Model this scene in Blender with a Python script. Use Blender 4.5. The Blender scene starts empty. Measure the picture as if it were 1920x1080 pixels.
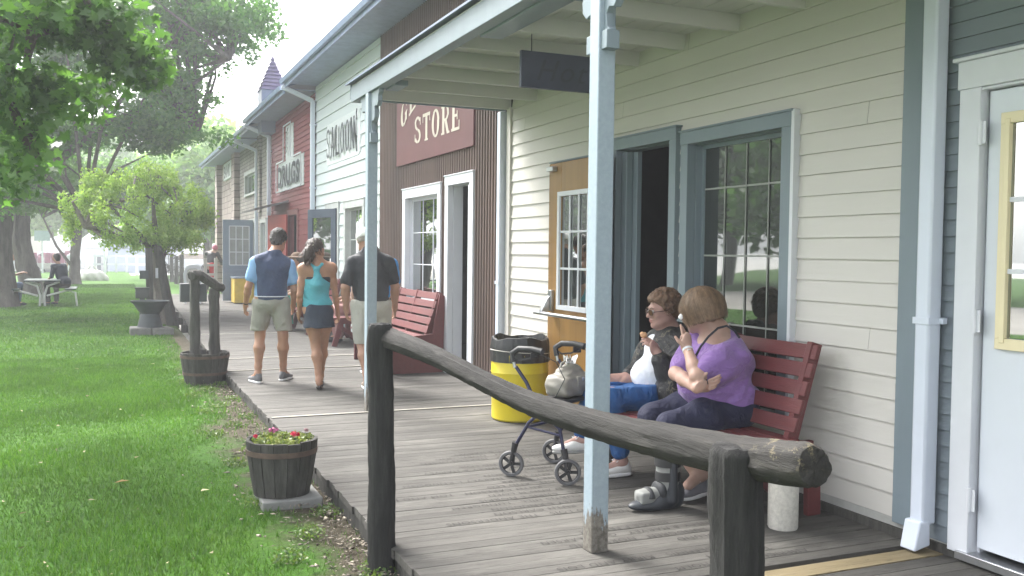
import bpy, math, random
import numpy as np
from mathutils import Vector, Matrix, Euler

# ------------------------------------------------------------------ camera, world, sun, exposure
S = bpy.context.scene
PI = math.pi
random.seed(7)
RNG = np.random.default_rng(7)
EYE = 1.42
cam = bpy.data.cameras.new('camera')
cam.sensor_width = 36.0
cam.lens = 1750 / 1920 * 36.0
cam.clip_start = 0.05
cam.clip_end = 2000
camo = bpy.data.objects.new('camera', cam)
S.collection.objects.link(camo)
CAM_YAW, CAM_PITCH, CAM_ROLL = -0.4098320999, -0.0379095, math.radians(0.65)
MC = Matrix.Rotation(CAM_YAW, 4, 'Z') @ Matrix.Rotation(PI / 2 + CAM_PITCH, 4, 'X') @ Matrix.Rotation(CAM_ROLL, 4, 'Z')
MC.translation = (0, 0, EYE)
camo.matrix_world = MC
S.camera = camo

world = bpy.data.worlds.new('World')
S.world = world
world.use_nodes = True
wn, wl = world.node_tree.nodes, world.node_tree.links
bg = wn['Background']
sky = wn.new('ShaderNodeTexSky')
sky.sky_type = 'NISHITA'
sky.sun_disc = False
SUN_EL, SUN_AZ = math.radians(50), math.radians(-22)      # azimuth measured from +Y towards +X
sky.sun_elevation = SUN_EL
sky.sun_rotation = SUN_AZ
sky.air_density = 1.0
sky.dust_density = 4.0
sky.ozone_density = 1.0
hsv = wn.new('ShaderNodeHueSaturation')                    # thin overcast: the blue washed out of the sky
hsv.inputs['Saturation'].default_value = 0.22
hsv.inputs['Value'].default_value = 1.0
wl.new(sky.outputs[0], hsv.inputs['Color'])
wl.new(hsv.outputs[0], bg.inputs['Color'])
bg.inputs['Strength'].default_value = 0.15

sun = bpy.data.lights.new('sun', 'SUN')
sun.energy = 2.0
sun.angle = math.radians(28)
sun.color = (1.0, 0.97, 0.92)
suno = bpy.data.objects.new('sun', sun)
S.collection.objects.link(suno)
sd = Vector((math.sin(SUN_AZ) * math.cos(SUN_EL), math.cos(SUN_AZ) * math.cos(SUN_EL), math.sin(SUN_EL)))
suno.rotation_euler = sd.to_track_quat('Z', 'Y').to_euler()
suno.location = sd * 50

S.view_settings.view_transform = 'Standard'
S.view_settings.look = 'None'
S.view_settings.exposure = 2.28
S.view_settings.gamma = 1.0
try:
    S.cycles.use_denoising = True
    S.cycles.max_bounces = 6
    S.cycles.diffuse_bounces = 3
    S.cycles.glossy_bounces = 3
    S.cycles.transmission_bounces = 4
    S.cycles.transparent_max_bounces = 6
    S.cycles.sample_clamp_indirect = 6
except Exception:
    pass

# ------------------------------------------------------------------ placing helpers
MC3 = MC.to_3x3()
def ray(px, py):
    return MC3 @ Vector(((px - 960) / 1750, -(py - 540) / 1750, -1.0))
def atx(px, py, X):
    r = ray(px, py); t = X / r.x; return Vector((X, r.y * t, EYE + r.z * t))
def aty(px, py, Y):
    r = ray(px, py); t = Y / r.y; return Vector((r.x * t, Y, EYE + r.z * t))
def atz(px, py, Z=0.0):
    r = ray(px, py); t = (Z - EYE) / r.z; return Vector((r.x * t, r.y * t, Z))

# ------------------------------------------------------------------ materials
MATS = {}
def _noise(nt, scale, detail=4, rough=0.6, vec=None, stretch=None):
    n = nt.nodes.new('ShaderNodeTexNoise')
    n.inputs['Scale'].default_value = scale
    n.inputs['Detail'].default_value = detail
    n.inputs['Roughness'].default_value = rough
    tc = nt.nodes.new('ShaderNodeTexCoord')
    src = tc.outputs['Object']
    if stretch:
        mp = nt.nodes.new('ShaderNodeMapping')
        mp.inputs['Scale'].default_value = stretch
        nt.links.new(src, mp.inputs['Vector'])
        src = mp.outputs[0]
    nt.links.new(src, n.inputs['Vector'])
    return n
def ramp(nt, fac, stops):
    r = nt.nodes.new('ShaderNodeValToRGB')
    el = r.color_ramp.elements
    while len(el) < len(stops):
        el.new(0.5)
    for e, (p, c) in zip(el, stops):
        e.position = p
        e.color = (c[0], c[1], c[2], 1) if not isinstance(c, (int, float)) else (c, c, c, 1)
    nt.links.new(fac, r.inputs[0])
    return r
def mixc(nt, fac, a, b, mode='MIX'):
    m = nt.nodes.new('ShaderNodeMix')
    m.data_type = 'RGBA'
    m.blend_type = mode
    for s, v in ((0, fac), (6, a), (7, b)):
        if hasattr(v, 'links') or isinstance(v, bpy.types.NodeSocket):
            nt.links.new(v, m.inputs[s])
        elif s == 0:
            m.inputs[0].default_value = v
        else:
            m.inputs[s].default_value = (v[0], v[1], v[2], 1)
    return m.outputs[2]
def mat(name, col, rough=0.6, metal=0.0, var=0.12, vscale=6.0, bump=0.0, bscale=40.0, stretch=None, spec=0.5,
        dirt=None, dscale=2.0, damount=0.5, island=0.0, coat=0.0, sheen=0.0):
    """painted / plain material: base colour varied by noise, optional dirt patches, optional fine bump"""
    if name in MATS:
        return MATS[name]
    m = bpy.data.materials.new(name)
    m.use_nodes = True
    nt = m.node_tree
    b = nt.nodes['Principled BSDF']
    b.inputs['Roughness'].default_value = rough
    b.inputs['Metallic'].default_value = metal
    b.inputs['Specular IOR Level'].default_value = spec
    if coat:
        b.inputs['Coat Weight'].default_value = coat
    if sheen:
        b.inputs['Sheen Weight'].default_value = sheen
    n = _noise(nt, vscale, stretch=stretch)
    lo = tuple(c * (1 - var) for c in col)
    hi = tuple(min(1, c * (1 + var)) for c in col)
    out = ramp(nt, n.outputs['Fac'], [(0.3, lo), (0.7, hi)]).outputs[0]
    if dirt:
        n2 = _noise(nt, dscale, 6, 0.7, stretch=stretch)
        f = ramp(nt, n2.outputs['Fac'], [(0.5, 0.0), (0.72, damount)]).outputs[0]
        out = mixc(nt, f, out, dirt)
    if island:
        g = nt.nodes.new('ShaderNodeNewGeometry')
        h = nt.nodes.new('ShaderNodeHueSaturation')
        mr = nt.nodes.new('ShaderNodeMapRange')
        mr.inputs['To Min'].default_value = 1 - island
        mr.inputs['To Max'].default_value = 1 + island
        nt.links.new(g.outputs['Random Per Island'], mr.inputs['Value'])
        nt.links.new(mr.outputs[0], h.inputs['Value'])
        nt.links.new(out, h.inputs['Color'])
        out = h.outputs[0]
    nt.links.new(out, b.inputs['Base Color'])
    if bump:
        n3 = _noise(nt, bscale, 5, 0.65, stretch=stretch)
        bp = nt.nodes.new('ShaderNodeBump')
        bp.inputs['Strength'].default_value = bump
        bp.inputs['Distance'].default_value = 0.01
        nt.links.new(n3.outputs['Fac'], bp.inputs['Height'])
        nt.links.new(bp.outputs[0], b.inputs['Normal'])
    MATS[name] = m
    return m
def leaf_mat(name, col, col2, transl=0.4):
    if name in MATS:
        return MATS[name]
    m = bpy.data.materials.new(name)
    m.use_nodes = True
    nt = m.node_tree
    nt.nodes.remove(nt.nodes['Principled BSDF'])
    o = nt.nodes['Material Output']
    g = nt.nodes.new('ShaderNodeNewGeometry')
    r = ramp(nt, g.outputs['Random Per Island'], [(0.0, col), (1.0, col2)])
    n = _noise(nt, 0.9, 3)
    f = ramp(nt, n.outputs['Fac'], [(0.35, 0.72), (0.65, 1.15)])
    c = mixc(nt, 1.0, r.outputs[0], f.outputs[0], 'MULTIPLY')
    d = nt.nodes.new('ShaderNodeBsdfDiffuse')
    t = nt.nodes.new('ShaderNodeBsdfTranslucent')
    mx = nt.nodes.new('ShaderNodeMixShader')
    mx.inputs[0].default_value = transl
    nt.links.new(c, d.inputs[0])
    tcol = mixc(nt, 1.0, c, (1.15, 1.25, 0.6), 'MULTIPLY')
    nt.links.new(tcol, t.inputs[0])
    nt.links.new(d.outputs[0], mx.inputs[1])
    nt.links.new(t.outputs[0], mx.inputs[2])
    gl = nt.nodes.new('ShaderNodeBsdfGlossy')
    gl.inputs['Roughness'].default_value = 0.45
    mx2 = nt.nodes.new('ShaderNodeMixShader')
    mx2.inputs[0].default_value = 0.05
    nt.links.new(mx.outputs[0], mx2.inputs[1])
    nt.links.new(gl.outputs[0], mx2.inputs[2])
    nt.links.new(mx2.outputs[0], o.inputs['Surface'])
    MATS[name] = m
    return m
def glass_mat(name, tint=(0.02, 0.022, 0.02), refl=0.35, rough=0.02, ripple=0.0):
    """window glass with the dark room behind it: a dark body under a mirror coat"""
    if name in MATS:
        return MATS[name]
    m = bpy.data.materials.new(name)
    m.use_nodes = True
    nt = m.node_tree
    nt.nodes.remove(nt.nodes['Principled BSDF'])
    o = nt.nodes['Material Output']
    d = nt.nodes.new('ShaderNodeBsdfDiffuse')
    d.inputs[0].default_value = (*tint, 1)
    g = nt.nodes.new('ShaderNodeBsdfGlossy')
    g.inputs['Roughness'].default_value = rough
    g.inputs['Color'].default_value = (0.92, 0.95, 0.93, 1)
    fr = nt.nodes.new('ShaderNodeFresnel')
    fr.inputs[0].default_value = 1.5
    ad = nt.nodes.new('ShaderNodeMath')
    ad.operation = 'ADD'
    ad.inputs[1].default_value = refl
    ad.use_clamp = True
    nt.links.new(fr.outputs[0], ad.inputs[0])
    mx = nt.nodes.new('ShaderNodeMixShader')
    nt.links.new(ad.outputs[0], mx.inputs[0])
    nt.links.new(d.outputs[0], mx.inputs[1])
    nt.links.new(g.outputs[0], mx.inputs[2])
    if ripple:
        n = _noise(nt, 1.3, 1, 0.4, stretch=(1, 0.6, 1.6))
        bp = nt.nodes.new('ShaderNodeBump')
        bp.inputs['Strength'].default_value = ripple
        bp.inputs['Distance'].default_value = 0.05
        nt.links.new(n.outputs['Fac'], bp.inputs['Height'])
        nt.links.new(bp.outputs[0], g.inputs['Normal'])
    nt.links.new(mx.outputs[0], o.inputs['Surface'])
    MATS[name] = m
    return m

# ------------------------------------------------------------------ objects
COL = S.collection
WM = {}                                                     # world matrices kept by hand
def thing(name, label, cat, loc=(0, 0, 0), rotz=0.0, group=None):
    o = bpy.data.objects.new(name, None)
    o.empty_display_size = 0.2
    COL.objects.link(o)
    o.location = loc
    o.rotation_euler = (0, 0, rotz)
    o['label'] = label
    o['category'] = cat
    if group:
        o['group'] = group
    WM[o.name] = Matrix.Translation(loc) @ Matrix.Rotation(rotz, 4, 'Z')
    return o
def tag(o, label=None, cat=None, group=None, kind=None):
    for k, v in (('label', label), ('category', cat), ('group', group), ('kind', kind)):
        if v:
            o[k] = v
    return o
def obj(name, geo, m, parent=None, smooth=True, angle=38, bevel=0.0, local=False, label=None):
    """geo = (verts, faces) in world space (or in the parent's space when local)"""
    V, F = geo if isinstance(geo, tuple) else (geo.v, geo.f)
    me = bpy.data.meshes.new(name)
    if isinstance(V, np.ndarray):
        V = V.astype(np.float32)
    if parent is not None and not local:
        inv = np.array(WM[parent.name].inverted())
        A = np.asarray([tuple(p) for p in V] if not isinstance(V, np.ndarray) else V, dtype=float)
        V = (A @ inv[:3, :3].T + inv[:3, 3])
    if isinstance(V, np.ndarray) and isinstance(F, np.ndarray):
        nv, nf, k = len(V), len(F), F.shape[1]
        me.vertices.add(nv)
        me.vertices.foreach_set('co', V.astype(np.float32).ravel())
        me.loops.add(nf * k)
        me.loops.foreach_set('vertex_index', F.astype(np.int32).ravel())
        me.polygons.add(nf)
        me.polygons.foreach_set('loop_start', np.arange(0, nf * k, k, dtype=np.int32))
        me.update(calc_edges=True)
    else:
        me.from_pydata([tuple(p) for p in V], [], [tuple(int(i) for i in f) for f in F])
        me.update()
    if smooth:
        me.polygons.foreach_set('use_smooth', [True] * len(me.polygons))
        if angle < 180:
            me.set_sharp_from_angle(angle=math.radians(angle))
    me.materials.append(m)
    o = bpy.data.objects.new(name, me)
    COL.objects.link(o)
    if parent is not None:
        o.parent = parent
        WM[o.name] = WM[parent.name].copy()
    else:
        WM[o.name] = Matrix.Identity(4)
    if bevel:
        b = o.modifiers.new('bevel', 'BEVEL')
        b.width = bevel
        b.segments = 2
        b.limit_method = 'ANGLE'
        b.angle_limit = math.radians(50)
    if label:
        o['label'] = label
    return o
def place_origin(o, loc):
    """move a top-level mesh's origin to a point of its own"""
    o.data.transform(Matrix.Translation(-Vector(loc)))
    o.location = loc
    WM[o.name] = Matrix.Translation(loc)
    return o
def copy_tree(o, loc, rotz=None, parent=None, label=None):
    c = o.copy()
    COL.objects.link(c)
    if parent is None:
        c.location = loc
        if rotz is not None:
            c.rotation_euler = (0, 0, rotz)
        if label:
            c['label'] = label
    else:
        c.parent = parent
    for ch in list(o.children):
        copy_tree(ch, None, None, c)
    return c

class G:
    """a bag of geometry"""
    def __init__(s):
        s.v, s.f = [], []
    def add(s, V, F):
        n = len(s.v)
        s.v += [Vector(p) for p in V]
        s.f += [tuple(i + n for i in f) for f in F]
        return s
    def box(s, a, b):
        (x0, y0, z0), (x1, y1, z1) = a, b
        x0, x1 = min(x0, x1), max(x0, x1); y0, y1 = min(y0, y1), max(y0, y1); z0, z1 = min(z0, z1), max(z0, z1)
        V = [(x0, y0, z0), (x1, y0, z0), (x1, y1, z0), (x0, y1, z0), (x0, y0, z1), (x1, y0, z1), (x1, y1, z1), (x0, y1, z1)]
        return s.add(V, [(0, 3, 2, 1), (4, 5, 6, 7), (0, 1, 5, 4), (1, 2, 6, 5), (2, 3, 7, 6), (3, 0, 4, 7)])
    def obox(s, c, size, R=None):
        R = R or Matrix.Identity(3)
        h = Vector(size) / 2
        c = Vector(c)
        V = [c + R @ Vector((sx * h.x, sy * h.y, sz * h.z)) for sz in (-1, 1) for sy in (-1, 1) for sx in (-1, 1)]
        return s.add(V, [(0, 2, 3, 1), (4, 5, 7, 6), (0, 1, 5, 4), (1, 3, 7, 5), (3, 2, 6, 7), (2, 0, 4, 6)])
    def bar(s, p, q, w, h, up=(0, 0, 1)):
        """a board of width w (sideways) and height h (along up) from p to q"""
        p, q = Vector(p), Vector(q)
        d = (q - p)
        L = d.length
        d.normalize()
        side = d.cross(Vector(up)).normalized()
        u = side.cross(d).normalized()
        R = Matrix((side, d, u)).transposed()
        return s.obox((p + q) / 2, (w, L, h), R)
    def tube(s, pts, r, n=10, cap=True, squash=None):
        pts = [Vector(p) for p in pts]
        k = len(pts)
        rs = [r] * k if isinstance(r, (int, float)) else list(r)
        up = None
        base = len(s.v)
        V, F = [], []
        for i, p in enumerate(pts):
            t = (pts[min(i + 1, k - 1)] - pts[max(i - 1, 0)]).normalized()
            if up is None:
                up = Vector((0, 0, 1)) if abs(t.z) < 0.9 else Vector((0, 1, 0))
            a = t.cross(up)
            if a.length < 1e-6:
                a = t.orthogonal()
            a.normalize()
            up = a.cross(t).normalized()
            for j in range(n):
                th = 2 * PI * j / n
                V.append(p + (a * math.cos(th) + up * math.sin(th) * (squash or 1)) * rs[i])
        for i in range(k - 1):
            for j in range(n):
                a0, a1 = i * n + j, i * n + (j + 1) % n
                F.append((a0, a1, a1 + n, a0 + n))
        if cap:
            F.append(tuple(reversed(range(n))))
            F.append(tuple((k - 1) * n + j for j in range(n)))
        return s.add(V, F)
    def lathe(s, prof, c, n=32, cap=True, M=None):
        c = Vector(c)
        V, F = [], []
        for (r, z) in prof:
            for j in range(n):
                th = 2 * PI * j / n
                p = Vector((r * math.cos(th), r * math.sin(th), z))
                V.append(c + (M @ p if M else p))
        k = len(prof)
        for i in range(k - 1):
            for j in range(n):
                a0, a1 = i * n + j, i * n + (j + 1) % n
                F.append((a0, a1, a1 + n, a0 + n))
        if cap:
            F.append(tuple(reversed(range(n))))
            F.append(tuple((k - 1) * n + j for j in range(n)))
        return s.add(V, F)
    def prism(s, poly, origin, U, Vv, thick):
        """polygon poly (u,v) laid out from origin along U and V, extruded by thick along UxV"""
        o, U, Vv = Vector(origin), Vector(U), Vector(Vv)
        N = U.cross(Vv).normalized() * thick
        n = len(poly)
        A = [o + U * u + Vv * v for u, v in poly]
        V = A + [p + N for p in A]
        F = [tuple(reversed(range(n))), tuple(range(n, 2 * n))] + [(i, (i + 1) % n, (i + 1) % n + n, i + n) for i in range(n)]
        return s.add(V, F)
    def sphere(s, c, r, n=16, m=10, sc=(1, 1, 1), R=None):
        V, F = [], []
        c = Vector(c)
        for i in range(m + 1):
            ph = PI * i / m
            for j in range(n):
                th = 2 * PI * j / n
                p = Vector((sc[0] * math.sin(ph) * math.cos(th), sc[1] * math.sin(ph) * math.sin(th), sc[2] * math.cos(ph))) * r
                V.append(c + (R @ p if R else p))
        for i in range(m):
            for j in range(n):
                a0, a1 = i * n + j, i * n + (j + 1) % n
                F.append((a0, a0 + n, a1 + n, a1))
        return s.add(V, F)
    def ring(s, c, R0, r, axis=(0, 0, 1), n=40, k=8, sc=(1, 1)):
        ax = Vector(axis).normalized()
        a = ax.orthogonal().normalized()
        b = ax.cross(a)
        V, F = [], []
        for i in range(n):
            th = 2 * PI * i / n
            d = a * math.cos(th) * sc[0] + b * math.sin(th) * sc[1]
            for j in range(k):
                ph = 2 * PI * j / k
                V.append(Vector(c) + d * (R0 + r * math.cos(ph)) + ax * r * math.sin(ph))
        for i in range(n):
            for j in range(k):
                F.append((i * k + j, ((i + 1) % n) * k + j, ((i + 1) % n) * k + (j + 1) % k, i * k + (j + 1) % k))
        return s.add(V, F)
def box(a, b):
    return G().box(a, b)

# ------------------------------------------------------------------ signed-distance sculpting (bodies, clothes, hair)
def _v(p):
    return np.array(tuple(p), dtype=np.float64)
class SD:
    def __init__(s):
        s.p = []
        s.fn = None
    def cone(s, a, b, ra, rb=None, k=0.02, sub=False):
        s.p.append(('c', _v(a), _v(b), ra, ra if rb is None else rb, k, sub)); return s
    def chain(s, pts, rs, k=0.02, sub=False):
        for i in range(len(pts) - 1):
            s.cone(pts[i], pts[i + 1], rs[i], rs[i + 1], k, sub)
        return s
    def ell(s, c, r, R=None, k=0.02, sub=False):
        s.p.append(('e', _v(c), np.array(r, float), None if R is None else np.array(R, float), k, sub)); return s
    def box(s, c, h, R=None, rd=0.01, k=0.01, sub=False):
        s.p.append(('b', _v(c), np.array(h, float), None if R is None else np.array(R, float), rd, k, sub)); return s
    def cut(s, p, n):
        """throw away the side n points to"""
        n = _v(n); s.p.append(('p', _v(p), n / np.linalg.norm(n))); return s
    def bounds(s):
        lo, hi = np.full(3, 1e9), np.full(3, -1e9)
        for q in s.p:
            if q[0] == 'c' and not q[6]:
                r = max(q[3], q[4])
                lo = np.minimum(lo, np.minimum(q[1], q[2]) - r); hi = np.maximum(hi, np.maximum(q[1], q[2]) + r)
            elif q[0] == 'e' and not q[5]:
                r = q[2].max() if q[3] is not None else q[2]
                lo = np.minimum(lo, q[1] - r); hi = np.maximum(hi, q[1] + r)
            elif q[0] == 'b' and not q[6]:
                r = np.linalg.norm(q[2]) + q[4]
                lo = np.minimum(lo, q[1] - r); hi = np.maximum(hi, q[1] + r)
        return lo, hi
    def mesh(s, h=0.006, pad=0.03):
        lo, hi = s.bounds()
        lo = lo - pad; hi = hi + pad
        n = np.ceil((hi - lo) / h).astype(int) + 1
        D = np.full(n, 10.0, np.float32)
        ax = [lo[i] + h * np.arange(n[i]) for i in range(3)]
        for q in s.p:
            if q[0] == 'p':
                d = ((ax[0] - q[1][0]) * q[2][0])[:, None, None] + ((ax[1] - q[1][1]) * q[2][1])[None, :, None] + ((ax[2] - q[1][2]) * q[2][2])[None, None, :]
                D = np.maximum(D, d.astype(np.float32)); continue
            if q[0] == 'c':
                r = max(q[3], q[4]); l, u = np.minimum(q[1], q[2]) - r, np.maximum(q[1], q[2]) + r; k, sub = q[5], q[6]
            elif q[0] == 'e':
                r = q[2].max() if q[3] is not None else q[2]; l, u = q[1] - r, q[1] + r; k, sub = q[4], q[5]
            else:
                r = np.linalg.norm(q[2]) + q[4]; l, u = q[1] - r, q[1] + r; k, sub = q[5], q[6]
            m = k * 0.5 + 4 * h
            i0 = np.clip(np.floor((l - m - lo) / h).astype(int), 0, n); i1 = np.clip(np.ceil((u + m - lo) / h).astype(int) + 1, 0, n)
            if (i1 <= i0).any():
                continue
            sl = tuple(slice(i0[i], i1[i]) for i in range(3))
            X = ax[0][sl[0]][:, None, None]; Y = ax[1][sl[1]][None, :, None]; Z = ax[2][sl[2]][None, None, :]
            if q[0] == 'c':
                a, b, ra, rb = q[1:5]
                ba = b - a; L2 = max(ba @ ba, 1e-9)
                px, py, pz = X - a[0], Y - a[1], Z - a[2]
                t = np.clip((px * ba[0] + py * ba[1] + pz * ba[2]) / L2, 0, 1)
                d = np.sqrt((px - t * ba[0]) ** 2 + (py - t * ba[1]) ** 2 + (pz - t * ba[2]) ** 2) - (ra + (rb - ra) * t)
            else:
                px, py, pz = X - q[1][0], Y - q[1][1], Z - q[1][2]
                if q[3] is not None:
                    R = q[3]
                    px, py, pz = (R[0, 0] * px + R[1, 0] * py + R[2, 0] * pz, R[0, 1] * px + R[1, 1] * py + R[2, 1] * pz, R[0, 2] * px + R[1, 2] * py + R[2, 2] * pz)
                if q[0] == 'e':
                    e = q[2]
                    k0 = np.sqrt((px / e[0]) ** 2 + (py / e[1]) ** 2 + (pz / e[2]) ** 2)
                    k1 = np.sqrt((px / e[0] ** 2) ** 2 + (py / e[1] ** 2) ** 2 + (pz / e[2] ** 2) ** 2) + 1e-9
                    d = k0 * (k0 - 1) / k1
                    d = np.where(k0 < 0.05, -e.min(), d)
                else:
                    e = q[2]
                    ox, oy, oz = np.abs(px) - e[0], np.abs(py) - e[1], np.abs(pz) - e[2]
                    d = np.sqrt(np.maximum(ox, 0) ** 2 + np.maximum(oy, 0) ** 2 + np.maximum(oz, 0) ** 2) + np.minimum(np.maximum(ox, np.maximum(oy, oz)), 0) - q[4]
            A = D[sl]
            if sub:
                d = -d
                hh = np.maximum(k - np.abs(A - d), 0) / max(k, 1e-6)
                D[sl] = np.maximum(A, d) + hh * hh * k * 0.25
            else:
                hh = np.maximum(k - np.abs(A - d), 0) / max(k, 1e-6)
                D[sl] = np.minimum(A, d) - hh * hh * k * 0.25
        if s.fn is not None:
            D = D + s.fn(ax[0][:, None, None], ax[1][None, :, None], ax[2][None, None, :]).astype(np.float32)
        return snets(D, lo, h)
def snets(D, lo, h):
    I = D < 0
    c = np.zeros(np.array(D.shape) - 1, np.uint8)
    off = [(i, j, k) for i in (0, 1) for j in (0, 1) for k in (0, 1)]
    for i, j, k in off:
        c += I[i:I.shape[0] - 1 + i, j:I.shape[1] - 1 + j, k:I.shape[2] - 1 + k]
    idx = np.argwhere((c > 0) & (c < 8))
    acc = np.zeros((len(idx), 3)); cnt = np.zeros(len(idx))
    for a in off:
        for axn in range(3):
            if a[axn]:
                continue
            b = list(a); b[axn] = 1
            ia = idx + a; ib = idx + b
            da = D[ia[:, 0], ia[:, 1], ia[:, 2]]; db = D[ib[:, 0], ib[:, 1], ib[:, 2]]
            m = (da < 0) != (db < 0)
            t = da[m] / (da[m] - db[m])
            p = np.tile(np.array(a, float), (m.sum(), 1)); p[:, axn] += t
            acc[m] += p; cnt[m] += 1
    V = lo + h * (idx + acc / cnt[:, None])
    vid = np.full(c.shape, -1, np.int32)
    vid[idx[:, 0], idx[:, 1], idx[:, 2]] = np.arange(len(idx))
    F = []
    for axn in range(3):
        u, w = (axn + 1) % 3, (axn + 2) % 3
        s0 = [slice(None)] * 3; s1 = [slice(None)] * 3
        s0[axn] = slice(0, -1); s1[axn] = slice(1, None)
        A, B = I[tuple(s0)], I[tuple(s1)]
        e = np.argwhere(A != B)
        e = e[(e[:, u] > 0) & (e[:, w] > 0) & (e[:, u] < c.shape[u]) & (e[:, w] < c.shape[w])]
        ins = A[e[:, 0], e[:, 1], e[:, 2]]
        q = []
        for du, dw in ((1, 1), (0, 1), (0, 0), (1, 0)):
            p = e.copy(); p[:, u] -= du; p[:, w] -= dw
            q.append(vid[p[:, 0], p[:, 1], p[:, 2]])
        q = np.stack(q, 1)
        q[~ins] = q[~ins][:, ::-1]
        F.append(q)
    F = np.concatenate(F)
    F = F[(F >= 0).all(1)]
    return V, F
def frame(fwd, up=(0, 0, 1)):
    """3x3 with columns right, forward, up"""
    f = Vector(fwd).normalized()
    u = Vector(up)
    r = f.cross(u).normalized()
    u = r.cross(f).normalized()
    return Matrix((r, f, u)).transposed()
# ------------------------------------------------------------------ shared paints
WX = 3.7                                                     # the plane of the shop fronts
DECKZ, LAWNZ = 0.0, -0.12
M_white = mat('white_siding_paint', (0.555, 0.535, 0.50), 0.55, var=0.04, vscale=1.5, bump=0.15, bscale=25, stretch=(1, 0.15, 1), dirt=(0.34, 0.34, 0.30), dscale=0.9, damount=0.3)
M_saloon = mat('saloon_siding_paint', (0.50, 0.55, 0.56), 0.55, var=0.05, vscale=1.5, bump=0.15, bscale=25, stretch=(1, 0.15, 1))
M_bluegrey = mat('blue_grey_trim_paint', (0.175, 0.22, 0.25), 0.5, var=0.06, vscale=5, bump=0.12, bscale=30, stretch=(1, 1, 0.15))
M_greysid = mat('grey_siding_paint', (0.20, 0.235, 0.265), 0.55, var=0.10, vscale=3, bump=0.15, bscale=25, stretch=(1, 0.15, 1), dirt=(0.17, 0.195, 0.205), dscale=1.3, damount=0.4)
M_trimwhite = mat('white_trim_paint', (0.60, 0.62, 0.66), 0.4, var=0.03, bump=0.06, bscale=20)
M_metalwhite = mat('white_coated_metal', (0.56, 0.61, 0.70), 0.32, var=0.04, vscale=3, spec=0.6, dirt=(0.42, 0.44, 0.45), dscale=3, damount=0.3)
M_doorwhite = mat('white_door_paint', (0.62, 0.66, 0.72), 0.4, var=0.03, bump=0.04, dirt=(0.45, 0.47, 0.48), dscale=1.5, damount=0.35)
M_cream = mat('cream_glazing_frame', (0.72, 0.64, 0.42), 0.4, var=0.04)
M_red = mat('red_siding_paint', (0.20, 0.034, 0.038), 0.6, var=0.14, vscale=2, bump=0.15, stretch=(1, 0.2, 1), dirt=(0.22, 0.07, 0.07), dscale=1, damount=0.4)
M_rust = mat('rusty_brown_corrugated_iron', (0.10, 0.066, 0.054), 0.7, metal=0.0, var=0.28, vscale=1.6, bump=0.2, bscale=30, stretch=(1, 1, 0.25), dirt=(0.05, 0.038, 0.034), dscale=1.1, damount=0.7)
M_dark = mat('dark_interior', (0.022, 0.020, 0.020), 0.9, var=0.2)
M_roof = mat('blue_grey_roof_metal', (0.15, 0.19, 0.28), 0.45, metal=0.1, var=0.08, vscale=2)
M_soffit = mat('flare_blue_soffit', (0.24, 0.29, 0.42), 0.55, var=0.05, vscale=2)  # bluish lens flare put into the soffit colour
M_glass = glass_mat('window_glass', ripple=0.0)
M_glassr = glass_mat('rippled_window_glass', refl=0.15, ripple=0.12)
M_black = mat('black_rubber', (0.02, 0.02, 0.022), 0.55, var=0.15)
M_steel = mat('brushed_steel', (0.5, 0.51, 0.53), 0.3, metal=0.9, var=0.08, vscale=20)
M_conc = mat('grey_concrete', (0.36, 0.36, 0.34), 0.85, var=0.14, vscale=9, bump=0.35, bscale=60)

def wood_mat(name, lo, mid, hi, crack=(0.02, 0.018, 0.016), stretch=(1, 8, 8), bump=0.5, island=0.25, scale=3.0, rough=0.85, pale=None):
    """weathered timber: grain drawn out along one axis, fine dark checks, tone per board"""
    m = bpy.data.materials.new(name)
    m.use_nodes = True
    nt = m.node_tree
    b = nt.nodes['Principled BSDF']
    b.inputs['Roughness'].default_value = rough
    b.inputs['Specular IOR Level'].default_value = 0.3
    n = _noise(nt, scale, 8, 0.7, stretch=stretch)
    c = ramp(nt, n.outputs['Fac'], [(0.28, lo), (0.5, mid), (0.75, hi)]).outputs[0]
    n2 = _noise(nt, scale * 4.5, 5, 0.7, stretch=stretch)
    f = ramp(nt, n2.outputs['Fac'], [(0.30, 1.0), (0.40, 0.0)]).outputs[0]
    c = mixc(nt, f, c, crack)
    n4 = _noise(nt, 0.7, 5, 0.6)
    f4 = ramp(nt, n4.outputs['Fac'], [(0.3, 0.62), (0.68, 1.2)]).outputs[0]
    c = mixc(nt, 1.0, c, f4, 'MULTIPLY')
    if pale:
        n5 = _noise(nt, 1.7, 6, 0.7, stretch=(stretch[0], stretch[1] * 0.4, stretch[2] * 0.4))
        f5 = ramp(nt, n5.outputs['Fac'], [(0.52, 0.0), (0.7, 0.75)]).outputs[0]
        c = mixc(nt, f5, c, pale)
    g = nt.nodes.new('ShaderNodeNewGeometry')
    h = nt.nodes.new('ShaderNodeHueSaturation')
    mr = nt.nodes.new('ShaderNodeMapRange')
    mr.inputs['To Min'].default_value = 1 - island
    mr.inputs['To Max'].default_value = 1 + island
    nt.links.new(g.outputs['Random Per Island'], mr.inputs['Value'])
    nt.links.new(mr.outputs[0], h.inputs['Value'])
    nt.links.new(c, h.inputs['Color'])
    nt.links.new(h.outputs[0], b.inputs['Base Color'])
    bp = nt.nodes.new('ShaderNodeBump')
    bp.inputs['Strength'].default_value = bump
    bp.inputs['Distance'].default_value = 0.008
    nt.links.new(n2.outputs['Fac'], bp.inputs['Height'])
    nt.links.new(bp.outputs[0], b.inputs['Normal'])
    MATS[name] = m
    return m
M_deck = wood_mat('weathered_deck_boards', (0.060, 0.056, 0.051), (0.086, 0.081, 0.074), (0.115, 0.109, 0.100), stretch=(0.7, 7, 7), island=0.16, pale=(0.150, 0.144, 0.130))
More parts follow.
